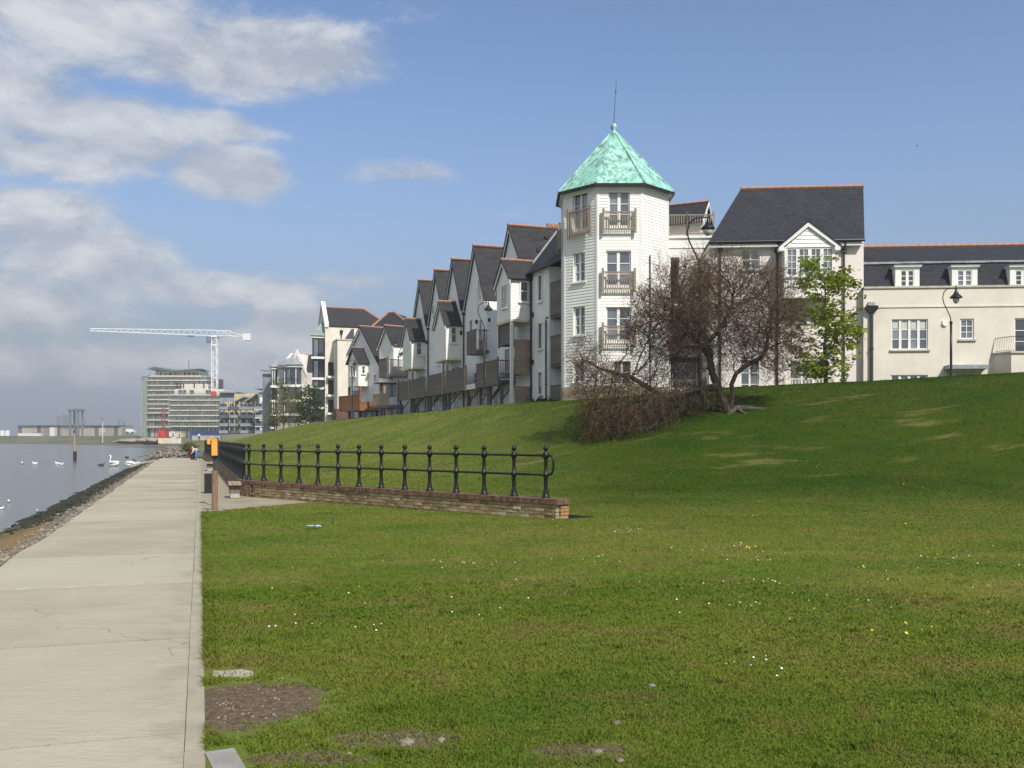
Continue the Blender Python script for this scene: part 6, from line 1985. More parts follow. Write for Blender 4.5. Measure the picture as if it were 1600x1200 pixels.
for dx in (-0.8, 0.85): MB(Matrix.Translation((p.x + dx, 308.95, p.z - 0.4)) @ Matrix.Rotation(R(90), 4, 'X')).lathe([(0.3, -0.1), (0.3, 0.1)], n=10).build('wheel', 'black_plastic', o_)
# ================================================================ BRICK RETAINING WALL
WT = 0.45          # level of the wall top
bw_ = thing('brick_wall', 'low weathered brick retaining wall with a brick on edge coping, under the black railing', 'wall', (W0.x, W0.y, 0))
WF = frame(W0.x, W0.y, -WALL_D.x, -WALL_D.y)     # local x runs back towards the end face, y into the bank
# along the wall local x is negative
WLEN = 11.9
TH = 0.38
MB(WF).box(-WLEN, -0.02, 0.03, TH - 0.02, -0.35, WT - 0.115).build('mortar_core', 'mortar', bw_)
bm_var = []
for k in range(4):
    j = [rnd.uniform(-0.004, 0.004) for _ in range(8)]
    bm_var.append([MB().prism([(0.003, j[0], 0.003 + j[1]), (0.219, j[2], 0.003), (0.219, j[4], 0.066 + j[5]), (0.003, j[6], 0.066)], (0, 0.1, 0)).mesh('brick', 'brick'),
                   MB().prism([(0.003, j[0], 0.003 + j[1]), (0.106, j[2], 0.003), (0.106, j[4], 0.066 + j[5]), (0.003, j[6], 0.066)], (0, 0.1, 0)).mesh('brick', 'brick')])
Pinv = WM[bw_.name].inverted()
course_h = 0.073
nb = 0
stuff_mb = MB(WF)
for cidx in range(6):
    z = WT - 0.112 - course_h * (cidx + 1)
    x = -WLEN + (0.0 if cidx % 2 else -0.11)
    while x < -0.02:
        L = 0.2225
        if x + L > 0: L = 0.11
        if x < -WLEN: x += L; continue
        if cidx < 4 or x > -2.5:
            if nb < 300 and not (cidx >= 4):
                o_ = inst('brick', bm_var[rnd.randrange(4)][0 if L > 0.2 else 1], bw_, Pinv @ WF @ Matrix.Translation((x, 0.012 + rnd.uniform(-0.008, 0.008), z)))
                nb += 1
            else:
                stuff_mb.box(x + 0.003, x + L - 0.004, 0.012 + rnd.uniform(-0.008, 0.008), 0.1, z + 0.003, z + 0.066)
        else:
            stuff_mb.box(x + 0.003, x + L - 0.004, 0.012 + rnd.uniform(-0.008, 0.008), 0.1, z + 0.003, z + 0.066)
        x += L
# end face bricks
for cidx in range(6):
    z = WT - 0.112 - course_h * (cidx + 1)
    y = 0.012 if cidx % 2 else 0.012 - 0.08
    while y < TH - 0.02:
        L = 0.2
        a, c = max(y, 0.112), min(y + L, TH - 0.005)
        if c - a > 0.03:
            MB(WF).box(-0.06, 0.012 + rnd.uniform(-0.012, 0.02), a + 0.003, c - 0.004, z + 0.003, z + 0.066).build('end_brick', 'end_brick', bw_)
        y += L
# coping of bricks on edge
cp = MB(WF)
x = -WLEN
while x < -0.01:
    cp.box(x + 0.003, x + 0.069, -0.012 + rnd.uniform(-0.006, 0.006), TH + rnd.uniform(-0.006, 0.006), WT - 0.109, WT + rnd.uniform(-0.006, 0.003))
    x += 0.0725
cp.build('coping_bricks', 'coping_brick', bw_, kind='stuff')
MB(WF).box(0.0, 0.022, 0.0, TH, WT - 0.107, WT - 0.002).build('end_coping', 'end_brick', bw_)
stuff_mb.build('footing_bricks', 'brick_plain', bw_, kind='stuff')
# the wall carries on along the promenade
wl = [W_line[i] for i in range(4, len(W_line))]
wl2 = resample(wl, 6)
offs = []
for i, p in enumerate(wl2):
    d = (wl2[min(i + 1, len(wl2) - 1)] - wl2[max(i - 1, 0)]).normalized()
    offs.append(Vector((-d.y, d.x, 0)) * -1)
run_ = MB(); cop2 = MB()
for i in range(len(wl2) - 1):
    p, q_ = wl2[i], wl2[i + 1]
    n0, n1_ = offs[i], offs[i + 1]
    def corner(pp, nn, d_, z_): return tuple(pp + nn * d_ + Vector((0, 0, z_)))
    for mbx, d0, d1, z0_, z1_ in ((run_, 0.012, TH - 0.01, -0.3, WT - 0.112), (cop2, -0.012, TH, WT - 0.110, WT)):
        v8 = [corner(p, n0, d0, z0_), corner(q_, n1_, d0, z0_), corner(q_, n1_, d1, z0_), corner(p, n0, d1, z0_), corner(p, n0, d0, z1_), corner(q_, n1_, d0, z1_), corner(q_, n1_, d1, z1_), corner(p, n0, d1, z1_)]
        mbx.add(v8, [(0, 3, 2, 1), (4, 5, 6, 7), (0, 1, 5, 4), (1, 2, 6, 5), (2, 3, 7, 6), (3, 0, 4, 7)])
run_.build('wall_run', 'brick_plain', bw_)
cop2.build('coping_run', 'coping_brick', bw_)
sb = MB()
for i in range(len(wl2) - 1):
    p, q_ = wl2[i], wl2[i + 1]
    if p.y > 50: break
    L = (q_ - p).length; d = (q_ - p) / L; nn = Vector((d.y, -d.x, 0))
    if nn.x > 0: nn = -nn
    for cidx in range(6):
        z = WT - 0.112 - course_h * (cidx + 1)
        s_ = -0.11 * (cidx % 2)
        while s_ < L:
            a, c = max(0, s_) + 0.004, min(L, s_ + 0.2225) - 0.004
            if c - a > 0.03:
                o1 = nn * (0.004 + rnd.uniform(-0.006, 0.006))
                A, C = p + d * a + o1, p + d * c + o1
                B_ = -nn * 0.06
                sb.prism([(A.x, A.y, z + 0.003), (C.x, C.y, z + 0.003), (C.x, C.y, z + 0.067), (A.x, A.y, z + 0.067)], tuple(B_))
            s_ += 0.2225
sb.build('run_bricks', 'brick_plain', bw_, kind='stuff')

# ================================================================ RAILING
rail = thing('railing', 'black cast iron railing with ball topped posts on the brick wall', 'railing', (W0.x, W0.y, WT))
post_me = MB().lathe([(0.095, 0.0), (0.095, 0.02), (0.072, 0.03), (0.066, 0.08), (0.050, 0.15), (0.042, 0.19), (0.040, 0.40), (0.050, 0.42), (0.064, 0.445), (0.068, 0.47), (0.064, 0.495), (0.050, 0.52), (0.039, 0.54),
                      (0.036, 0.78), (0.048, 0.80), (0.066, 0.83), (0.072, 0.865), (0.066, 0.90), (0.045, 0.925), (0.030, 0.945), (0.028, 0.96), (0.048, 0.975), (0.058, 1.0), (0.056, 1.03), (0.036, 1.06), (0.008, 1.07)], n=12).mesh('post', 'black_metal', smooth=True)
centre = []
t_ = 0.45
while t_ < 11.8:
    p = W0 + WALL_D * t_; n_ = Vector((0.71, 0.704, 0)) * (TH / 2); centre.append(p + n_); t_ += 0.92
cl = [p + n_ * (TH / 2) for p, n_ in zip(wl2, offs)]
# march along the rest of the wall centre line
acc = 0.92 - (cl[0] - centre[-1]).length
i = 0; pos = cl[0].copy()
need = max(0.05, acc)
while i < len(cl) - 1:
    seg = cl[i + 1] - pos
    if seg.length >= need:
        pos = pos + seg.normalized() * need; centre.append(pos.copy()); need = 0.92
    else:
        need -= seg.length; i += 1; pos = cl[i].copy()
Rinv = WM[rail.name].inverted()
for p in centre:
    inst('post', post_me, rail, Rinv @ Matrix.Translation((p.x, p.y, WT)) @ Matrix.Rotation(rnd.uniform(0, 1), 4, 'Z'))
for zr_ in (0.47, 0.865):
    MB().tube([(p.x, p.y, WT + zr_) for p in centre], 0.024, 8).build('rail', 'black_metal', rail, smooth=True)
p0 = centre[0]; ud = -WALL_D
arc = [(0.0, 0.865), (0.12, 0.865), (0.17, 0.85), (0.205, 0.80), (0.215, 0.72), (0.21, 0.62), (0.185, 0.53), (0.14, 0.485), (0.07, 0.47), (0.0, 0.47)]
MB().tube([(p0.x + ud.x * a, p0.y + ud.y * a, WT + z) for a, z in arc], 0.024, 8).build('end_loop', 'black_metal', rail, smooth=True)

# ================================================================ THINGS ALONG THE PROMENADE
wp = thing('timber_post', 'stout square reddish timber post standing at the lawn corner beside the path', 'post', (-6.84, 22.1, 0))
Mw = frame(-6.84, 22.1, 0.9, 0.43)
MB(Mw).box(-0.062, 0.062, -0.06, 0.06, -0.1, 0.90).build('shaft', 'post_timber', wp)
MB(Mw).prism([(-0.062, -0.06, 0.901), (0.062, -0.06, 0.901), (0.062, 0.06, 0.901), (-0.062, 0.06, 0.901)], (0, 0, 0.02)).build('cap', 'post_timber', wp)
MB(Mw).box(-0.16, 0.17, -0.15, 0.14, -0.1, 0.015).build('footing', 'path_concrete', wp)
sg = thing('lifebuoy_board', 'orange lifebuoy board on a tall dark post behind the timber post', 'sign', (-7.42, 23.9, 0))
Ms = frame(-7.42, 23.9, 0.80, 0.60)
MB(Ms).box(0.0, 0.06, 0.0, 0.06, -0.1, 1.62).build('post', 'pipe_grey', sg)
bd = MB(Ms).box(-0.07, 0.075, -0.035, -0.004, 1.24, 1.66).build('board', 'orange_board', sg)
MB(Ms).box(0.0755, 0.105, -0.04, 0.07, 1.22, 1.68).build('edge_strip', 'pipe_grey', bd)
MB(Ms).box(-0.15, -0.071, 0.05, 0.08, 1.52, 1.66).build('side_board', 'orange_board', sg)
MB(Ms).box(-0.06, 0.07, -0.05, -0.036, 1.18, 1.235).build('hook', 'black_metal', sg)
bn_ = thing('litter_bin', 'black square litter bin with a grey lid beside the wall', 'bin', (-9.32, 29.5, 0))
Mn = frame(-9.32, 29.5, 0.951, 0.309)
MB(Mn).prism([(-0.13, -0.14, 0.0), (0.13, -0.14, 0.0), (0.13, 0.14, 0.0), (-0.13, 0.14, 0.0)], (0, 0, 0.60)).build('body', 'black_plastic', bn_)
MB(Mn).prism([(-0.145, -0.155, 0.60), (0.145, -0.155, 0.60), (0.145, 0.155, 0.60), (-0.145, 0.155, 0.60)], (0, 0, 0.06)).build('lid', 'lead', bn_)
MB(Mn).box(0.131, 0.145, -0.05, 0.05, 0.1, 0.5).build('door_plate', 'lead', bn_)

def bench(name, label, x, y, ax, ay, L):
    M = frame(x, y, ax, ay)
    o_ = thing(name, label, 'bench', M, 'benches against the wall')
    for k in range(3):
        MB(M).box(-0.17 + k * 0.115, -0.17 + k * 0.115 + 0.108, 0, L, 0.36, 0.44).build('seat_plank', 'timber_tan', o_)
    for y_ in (0.12, L / 2, L - 0.3):
        MB(M).box(-0.12, 0.13, y_, y_ + 0.16, 0.0, 0.12).build('foot_block', 'joint_mortar', o_)
        MB(M).box(-0.14, 0.15, y_ + 0.01, y_ + 0.15, 0.121, 0.36).build('support', 'timber_row', o_)
    return o_
bench('bench', 'nearer timber bench on block feet against the curve of the wall', -7.72, 26.75, 0.951, 0.309, 0.9)
bench('bench', 'farther timber bench against the wall beyond the litter bin', -15.75, 50.0, 0.951, 0.309, 1.5)

# ================================================================ STREET LAMPS
def lamp(label, px, base_y, Yd, top_py, side, scale=1.0, base_z=None):
    x = PX(px, Yd); zb = gz(x, Yd, 3.4) if base_z is None else base_z
    zt = PZ(top_py, Yd)
    o_ = thing('street_lamp', label, 'street lamp', (x, Yd, zb), 'black swan neck street lamps')
    M = Matrix.Translation((x, Yd, zb))
    H = zt - zb; s = scale
    hn = H - 1.75 * s
    MB(M).tube([(0, 0, -0.3), (0, 0, 0.7), (0, 0, 0.75), (0, 0, hn * 0.6), (0, 0, hn)], [0.085, 0.085, 0.055, 0.055, 0.048], 10).build('post', 'black_metal', o_, smooth=True)
    MB(M).tube([(0, 0, hn), (0, 0, hn + 0.12)], 0.07 * s, 10).build('collar', 'black_metal', o_)
    d = side
    neck = [(0, hn), (-0.02, hn + 0.3 * s), (-0.16, hn + 0.62 * s), (-0.34, hn + 0.98 * s), (-0.40, hn + 1.25 * s), (-0.34, hn + 1.52 * s), (-0.18, hn + 1.68 * s), (0.05, hn + 1.72 * s), (0.24, hn + 1.72 * s)]
    MB(M).tube([(a * d * s, 0, z) for a, z in neck], 0.024 * s, 8).build('swan_neck', 'black_metal', o_, smooth=True)
    cx = 0.24 * d * s; zc = hn + 1.72 * s
    sh = MB(M).lathe([(0.03, 0.12), (0.02, 0.06), (0.035, 0.0), (0.05, -0.08), (0.07, -0.16), (0.13, -0.28), (0.24, -0.38), (0.27, -0.42), (0.27, -0.46), (0.22, -0.46)], (cx, 0, zc), 16)
    sh_ = sh.build('shade', 'black_metal', o_, smooth=True)
    MB(M).lathe([(0.15 * s, -0.462), (0.16 * s, -0.54), (0.11 * s, -0.66), (0.03 * s, -0.71)], (cx, 0, zc), 12).build('glass_bowl', 'lamp_glass', sh_, smooth=True)
    return o_
lamp('tall swan neck street lamp rising out of the bare tree beside the gabled house', 1094, 605, 37, 338, 1, 1.25)
lamp('swan neck street lamp in front of the long cream building, left of its door canopy', 1486, 588, 43.5, 449, 1, 0.95, 3.2)
lamp('swan neck street lamp in front of the second gabled house of the row', 757, 640, 58, 472, 1, 1.0, 3.1)
lamp('swan neck street lamp in front of the narrow boarded house with two balconies', 622.5, 652, 86, 528, -1, 1.0, 3.3)
lamp('swan neck street lamp in front of the white house with the orange balcony', 550.5, 660, 96, 562, 1, 1.0, 3.2)
lamp('right one of two distant street lamps before the coped gable of the cream block', 451.5, 668, 138, 590, 1, 1.0, 2.4)
lamp('left one of two distant street lamps before the coped gable of the cream block', 432, 674, 150, 612, -1, 1.0, 1.6)
lamp('distant street lamp beside the low blue grey block, just right of its balconies', 421, 678, 160, 615, 1, 1.0, 1.4)

# ================================================================ PEOPLE
def skin_body(name, joints, edges, radii, matn, parent, M, sub=2):
    me_ = bpy.data.meshes.new(name)
    Pi = WM[parent.name].inverted()
    me_.from_pydata([tuple(Pi @ M @ Vector(j)) for j in joints], edges, [])
    me_.materials.append(MATS[matn])
    o_ = bpy.data.objects.new(name, me_); COL.objects.link(o_); o_.parent = parent; WM[o_.name] = WM[parent.name]
    m1 = o_.modifiers.new('skin', 'SKIN'); m1.use_smooth_shade = True
    for i, r_ in enumerate(radii):
        me_.skin_vertices[0].data[i].radius = (r_, r_)
    me_.skin_vertices[0].data[0].use_root = True
    m2 = o_.modifiers.new('subsurf', 'SUBSURF'); m2.levels = sub; m2.render_levels = sub
    return o_

def person(label, M, s, pose, top, legs, hair='hair_dark', skirt=None):
    """pose: dict of joint offsets; s = scale (1 = 1.7 m)"""
    o_ = thing('person', label, 'person', M)
    D = Matrix.Scale(s, 4)
    A = M @ D
    J = dict(pel=(0, 0, 0.92), waist=(0, 0, 1.05), chest=(0, 0, 1.28), neck=(0, 0, 1.46), head0=(0, 0, 1.55), head1=(0, -0.01, 1.68),
             shl=(-0.17, 0, 1.40), shr=(0.17, 0, 1.40), ell=(-0.24, 0.02, 1.14), elr=(0.24, 0.02, 1.14), wrl=(-0.25, -0.05, 0.90), wrr=(0.25, -0.05, 0.90), hal=(-0.25, -0.07, 0.81), har=(0.25, -0.07, 0.81),
             hil=(-0.09, 0, 0.90), hir=(0.09, 0, 0.90), knl=(-0.11, -0.02, 0.50), knr=(0.11, -0.02, 0.50), anl=(-0.11, 0.02, 0.09), anr=(0.11, 0.02, 0.09), tol=(-0.12, -0.13, 0.03), tor=(0.12, -0.13, 0.03))
    J.update(pose)
    K = list(J); ix = {k: i for i, k in enumerate(K)}
    Ed = [('pel', 'waist'), ('waist', 'chest'), ('chest', 'neck'), ('neck', 'head0'), ('head0', 'head1'), ('chest', 'shl'), ('chest', 'shr'), ('shl', 'ell'), ('shr', 'elr'), ('ell', 'wrl'), ('elr', 'wrr'), ('wrl', 'hal'), ('wrr', 'har'),
          ('pel', 'hil'), ('pel', 'hir'), ('hil', 'knl'), ('hir', 'knr'), ('knl', 'anl'), ('knr', 'anr'), ('anl', 'tol'), ('anr', 'tor')]
    rad = dict(pel=.13, waist=.125, chest=.14, neck=.055, head0=.085, head1=.085, shl=.07, shr=.07, ell=.045, elr=.045, wrl=.033, wrr=.033, hal=.035, har=.035, hil=.095, hir=.095, knl=.062, knr=.062, anl=.045, anr=.045, tol=.04, tor=.04)
    body = skin_body('body', [J[k] for k in K], [(ix[a], ix[b_]) for a, b_ in Ed], [rad[k] for k in K], 'skin', o_, A)
    grow = 1.16
    kt = ['waist', 'chest', 'shl', 'shr', 'ell', 'elr', 'wrl', 'wrr', 'pel']
    jt = {k: i for i, k in enumerate(kt)}
    skin_body('jacket', [J[k] for k in kt], [(jt[a], jt[b_]) for a, b_ in Ed if a in jt and b_ in jt], [rad[k] * grow + 0.012 for k in kt], top, o_, A)
    kl = ['pel', 'hil', 'hir', 'knl', 'knr', 'anl', 'anr']
    jl = {k: i for i, k in enumerate(kl)}
    skin_body('trousers', [J[k] for k in kl], [(jl[a], jl[b_]) for a, b_ in Ed if a in jl and b_ in jl], [rad[k] * grow + 0.008 for k in kl], legs, o_, A)
    h1_, h0_ = Vector(J['head1']), Vector(J['head0'])
    up = (h1_ - h0_).normalized()
    MB(A).ball(tuple(h1_ + up * 0.03 + Vector((0, 0.02, 0))), 0.105, n=12, k=8).build('hair', hair, o_, smooth=True)
    for sx in (-1, 1):
        b = MB(A); t0 = Vector(J['tol' if sx < 0 else 'tor']); a0 = Vector(J['anl' if sx < 0 else 'anr'])
        b.tube([tuple(a0 + (a0 - t0) * 0.35 - Vector((0, 0, 0.035))), tuple(a0.lerp(t0, 0.5) - Vector((0, 0, 0.01))), tuple(t0 + (t0 - a0) * 0.2)], [0.05, 0.055, 0.035], 8); b.build('shoe', 'cloth_black', o_, smooth=True)
    return o_
pz0 = 1.35
X_ = PX(311, 228)
person('far walker in a white top and dark trousers, seen from behind by the blue hoarding', Matrix.Translation((X_, 228, PZ(688.3, 228))) @ Matrix.Rotation(math.pi, 4, 'Z'), 1.03,
       dict(knl=(-0.11, -0.10, 0.50), anl=(-0.11, -0.02, 0.10), tol=(-0.12, -0.16, 0.04), knr=(0.11, 0.04, 0.49), anr=(0.11, 0.20, 0.14), tor=(0.12, 0.09, 0.03)), 'bird_white', 'cloth_black')
# the group crouched at the end of the promenade
crouch = dict(pel=(0, 0.16, 0.42), waist=(0, 0.12, 0.54), chest=(0, 0.0, 0.76), neck=(0, -0.06, 0.93), head0=(0, -0.09, 1.01), head1=(0, -0.12, 1.13), shl=(-0.17, -0.03, 0.87), shr=(0.17, -0.03, 0.87),
              ell=(-0.22, -0.16, 0.66), elr=(0.22, -0.16, 0.66), wrl=(-0.14, -0.36, 0.62), wrr=(0.14, -0.36, 0.62), hal=(-0.12, -0.44, 0.60), har=(0.12, -0.44, 0.60),
              hil=(-0.09, 0.14, 0.40), hir=(0.09, 0.14, 0.40), knl=(-0.15, -0.26, 0.52), knr=(0.15, -0.26, 0.52), anl=(-0.13, -0.05, 0.10), anr=(0.13, -0.05, 0.10), tol=(-0.14, -0.2, 0.04), tor=(0.14, -0.2, 0.04))
bend = dict(pel=(0, 0.18, 0.82), waist=(0, 0.10, 0.92), chest=(0, -0.10, 1.05), neck=(0, -0.25, 1.13), head0=(0, -0.32, 1.16), head1=(0, -0.43, 1.18), shl=(-0.17, -0.19, 1.08), shr=(0.17, -0.19, 1.08),
            ell=(-0.2, -0.26, 0.84), elr=(0.2, -0.26, 0.84), wrl=(-0.14, -0.38, 0.64), wrr=(0.14, -0.38, 0.64), hal=(-0.12, -0.42, 0.56), har=(0.12, -0.42, 0.56), hil=(-0.09, 0.17, 0.80), hir=(0.09, 0.17, 0.80),
            knl=(-0.11, 0.02, 0.45), knr=(0.11, 0.02, 0.45))
px77 = lambda px: PX(px, 77)
person('person in a dark maroon coat crouching at the far end of the path', Matrix.Translation((px77(299.5), 77, 0.0)) @ Matrix.Rotation(R(70), 4, 'Z'), 0.98, crouch, 'cloth_maroon', 'cloth_maroon')
person('person in a pale top and light blue trousers bending beside the crouching one', Matrix.Translation((px77(308.5), 76.6, 0.0)) @ Matrix.Rotation(R(-75), 4, 'Z'), 0.80, bend, 'cloth_pale', 'cloth_blue')
person('small child in pink between the crouching and the bending person', Matrix.Translation((px77(304), 77.3, 0.0)) @ Matrix.Rotation(R(10), 4, 'Z'), 0.52, {}, 'cloth_pink', 'cloth_blue')

# ================================================================ WATER BIRDS
WZ = -0.45
def swan(label, px, py, ang, neck='up', s=1.0):
    Yd = (EYE - WZ) * 1500 / (py - 686)
    M = Matrix.Translation((PX(px, Yd), Yd, WZ)) @ Matrix.Rotation(R(ang), 4, 'Z') @ Matrix.Scale(s, 4)
    o_ = thing('swan', label, 'swan', Matrix.Translation((PX(px, Yd), Yd, WZ)), 'white swans on the water')
    b = MB(M)
    b.tube([(-0.55, 0, 0.22), (-0.42, 0, 0.20), (-0.2, 0, 0.16), (0.1, 0, 0.13), (0.32, 0, 0.14), (0.45, 0, 0.18)], [0.02, 0.12, 0.21, 0.23, 0.17, 0.05], 12)
    if neck == 'up':
        pts_ = [(0.36, 0, 0.16), (0.46, 0, 0.34), (0.42, 0, 0.52), (0.36, 0, 0.68), (0.40, 0, 0.80), (0.50, 0, 0.82), (0.58, 0, 0.79)]
    else:
        pts_ = [(0.36, 0, 0.16), (0.52, 0, 0.30), (0.66, 0, 0.30), (0.78, 0, 0.18), (0.86, 0, 0.06), (0.90, 0, 0.0), (0.92, 0, -0.06)]
    b.tube(pts_, [0.085, 0.06, 0.045, 0.042, 0.055, 0.05, 0.03], 10)
    b.build('body', 'bird_white', o_, smooth=True)
    for sy in (-1, 1):
        MB(M).tube([(0.25, sy * 0.16, 0.24), (0.0, sy * 0.2, 0.32), (-0.3, sy * 0.13, 0.33), (-0.52, sy * 0.05, 0.30)], [0.05, 0.10, 0.09, 0.02], 8).build('wing', 'bird_white', o_, smooth=True)
    if neck == 'up': MB(M).tube([(0.575, 0, 0.795), (0.68, 0, 0.75)], [0.028, 0.012], 6).build('beak', 'beak_orange', o_)
    return o_
swan('swan with its neck held upright, left of the shore', 178, 728.5, 150, 'up', 1.0)
swan('swan seen side on with its head dipped, close to the weedy shore', 205, 728.5, 5, 'down', 0.95)
def small_bird(name, label, cat, px, py, s, matn, group):
    Yd = (EYE - WZ) * 1500 / (py - 686)
    M = Matrix.Translation((PX(px, Yd), Yd, WZ)) @ Matrix.Rotation(rnd.uniform(0, 6.28), 4, 'Z') @ Matrix.Scale(s, 4)
    o_ = thing(name, label, cat, Matrix.Translation((PX(px, Yd), Yd, WZ)), group)
    MB(M).tube([(-0.26, 0, 0.13), (-0.15, 0, 0.09), (0, 0, 0.07), (0.12, 0, 0.08), (0.17, 0, 0.14), (0.18, 0, 0.2), (0.24, 0, 0.19)], [0.01, 0.06, 0.09, 0.075, 0.045, 0.045, 0.02], 8).build('body', matn, o_, smooth=True)
    MB(M).tube([(0.235, 0, 0.19), (0.29, 0, 0.18)], [0.014, 0.005], 5).build('beak', 'beak_orange', o_)
gl = ['leftmost white gull of the four floating in a line left of the mooring post', 'second white gull from the left in the line left of the mooring post', 'left one of the two white gulls close together left of the mooring post', 'right one of the two white gulls close together left of the mooring post']
for (px, py), lab in zip(((34.5, 725.5), (54.5, 725.5), (90, 725.5), (96.5, 727)), gl): small_bird('gull', lab, 'gull', px, py, 1.0, 'bird_white', 'white gulls floating on the river')
for (px, py), lab in zip(((13, 785), (1.5, 796), (58, 800)), ('white gull farthest up of the three floating near the left edge', 'white gull cut by the left edge of the picture', 'faint small white gull floating nearest the path')): small_bird('gull', lab, 'gull', px, py, 0.42, 'bird_white', 'white gulls floating on the river')
small_bird('duck', 'dark duck floating left of the upright swan', 'duck', 158, 728, 1.1, 'bird_dark', 'dark ducks on the river')
small_bird('duck', 'dark duck farther out, beyond the upright swan', 'duck', 198.5, 716, 1.2, 'bird_dark', 'dark ducks on the river')
bd_ = thing('bird', 'tiny dark bird flying high in the clear blue sky', 'bird', P3(1433, 228, 150))
Mb = Matrix.Translation(P3(1433, 228, 150))
MB(Mb).tube([(-0.16, 0, 0), (0, 0, 0.02), (0.16, 0, 0), (0.2, 0, 0)], [0.02, 0.07, 0.04, 0.01], 6).build('body', 'bird_dark', bd_)
for sy in (-1, 1): MB(Mb).prism([(0.06, 0, 0.02), (-0.06, 0, 0.02), (-0.08, sy * 0.32, 0.12), (0.0, sy * 0.3, 0.12)], (0, 0, 0.015)).build('wing', 'bird_dark', bd_)
# mooring post
Yd = (EYE - WZ) * 1500 / (719.5 - 686)
mp0 = thing('mooring_post', 'weathered timber mooring post standing in the water', 'post', (PX(117, Yd), Yd, WZ))
MB().tube([(PX(117, Yd), Yd, WZ - 0.6), (PX(117, Yd), Yd, WZ + 0.9)], 0.17, 8).build('wet_base', 'seaweed', mp0)
MB().tube([(PX(117, Yd), Yd, WZ + 0.9), (PX(116.5, Yd), Yd, WZ + 1.6), (PX(116, Yd), Yd, PZ(678, Yd))], [0.16, 0.13, 0.09], 8).build('shaft', 'timber_tan', mp0)
MB().box(PX(114.3, Yd), PX(117.2, Yd), Yd - 0.08, Yd + 0.08, PZ(676.5, Yd), PZ(673, Yd)).build('head', 'core_grey', mp0)

# ================================================================ TREES
def branch_mesh(nodes, parent_ix, radius, matn, name, parent, nseg_big=7, lim=0.02):
    """tapered tubes along chains of nodes"""
    kids = {}
    for i, p in enumerate(parent_ix):
        if p >= 0: kids.setdefault(p, []).append(i)
    b = MB()
    stack = [(0, None)]
    while stack:
        i, pre = stack.pop()
        chain = [i] if pre is None else [pre, i]
        cur = i
        while cur in kids:
            ks = sorted(kids[cur], key=lambda k: -radius[k])
            for k in ks[1:]: stack.append((k, cur))
            cur = ks[0]; chain.append(cur)
        pts_ = [nodes[c] for c in chain]
        rs = [radius[c] for c in chain]
        if pre is not None: rs[0] = min(rs[0], rs[1] * 1.3)
        b.tube(pts_, rs, nseg_big if rs[0] > lim else 4, caps=False)
    return b.build(name, matn, parent, smooth=True)

def colonise(start_chain, attract, step, kill, infl, iters, jitter=0.15, rs=None, droop=0.0):
    rs = rs or random.Random(1)
    nodes = [Vector(p) for p in start_chain]; par = list(range(-1, len(nodes) - 1))
    A = np.array([tuple(a) for a in attract])
    best = np.full(len(A), 1e9); bi = np.zeros(len(A), int)
    def upd(new):
        for k in new:
            d = ((A - np.array(nodes[k])) ** 2).sum(1)
            m_ = d < best
            best[m_] = d[m_]; bi[m_] = k
    upd(range(len(nodes)))
    alive = np.ones(len(A), bool)
    for it in range(iters):
        sel = alive & (best < infl * infl)
        if not sel.any(): break
        dirs = {}
        for a, k in zip(A[sel], bi[sel]):
            v = Vector(a) - nodes[k]
            if v.length > 1e-6:
                dirs[k] = dirs.get(k, Vector()) + v.normalized()
        new = []
        for k, v in dirs.items():
            if v.length < 1e-4: continue
            v = v.normalized() + Vector((rs.gauss(0, jitter), rs.gauss(0, jitter), rs.gauss(0, jitter) - droop))
            v.normalize()
            nodes.append(nodes[k] + v * step); par.append(k); new.append(len(nodes) - 1)
        if not new: break
        upd(new)
        alive &= best > kill * kill
        best_ = best
    return nodes, par

def radii(nodes, par, tip, expo=2.2, cap=None):
    n = len(nodes); acc = [0.0] * n; r_ = [0.0] * n
    for i in range(n - 1, -1, -1):
        a = acc[i] if acc[i] > 0 else tip ** expo
        r_[i] = a ** (1 / expo)
        if cap: r_[i] = min(r_[i], cap)
        if par[i] >= 0: acc[par[i]] += a
    return r_

# --- the leaning bare tree on the bank
rt = random.Random(42)
TY = 33.0
def tp_(px, py, dy=0.0): return P3(px, py, TY + dy) if True else None
att = []
def blob(cx, cy, rx, ry, rd, n, hollow=0.0, dy=0.0):
    k = 0
    while k < n:
        u = Vector((rt.uniform(-1, 1), rt.uniform(-1, 1), rt.uniform(-1, 1)))
        l = u.length
        if l > 1 or l < hollow: continue
        if mnoise.noise(u * 2.2 + Vector((cx, cy, 0))) < -0.25: continue
        Yk = TY + dy + u.y * rd
        att.append(P3(cx + u.x * rx, cy + u.z * ry, TY) + Vector((0, dy + u.y * rd, 0)))
        k += 1
blob(1105, 490, 122, 92, 2.6, 1900, 0.3)
blob(1165, 480, 88, 80, 1.9, 800, 0.3)
blob(1215, 500, 45, 60, 1.4, 300)
blob(1200, 545, 58, 50, 1.6, 350)
blob(1040, 515, 70, 75, 2.0, 850, 0.2)
blob(1070, 610, 70, 40, 1.6, 200)
blob(985, 628, 80, 62, 1.9, 780, 0.1, -0.3)
blob(935, 605, 42, 55, 1.3, 400, 0.1, -0.3)
blob(915, 560, 24, 38, 0.8, 90)
blob(960, 665, 55, 38, 1.5, 220, 0.0, -0.6)
bx0, by0 = PX(1148, TY), TY
zb = gz(bx0, TY)
base = Vector((bx0 + 0.05, TY, zb - 0.25))
chain = [base, P3(1138, 642, TY), P3(1128, 622, TY), P3(1121, 604, TY), P3(1112, 580, TY), P3(1108, 556, TY), P3(1106, 535, TY)]
nodes = [Vector(p) for p in chain]; par = [-1, 0, 1, 2, 3, 4, 5]
def limb(frm, pts_):
    last = frm
    for p in pts_:
        nodes.append(Vector(p)); par.append(last); last = len(nodes) - 1
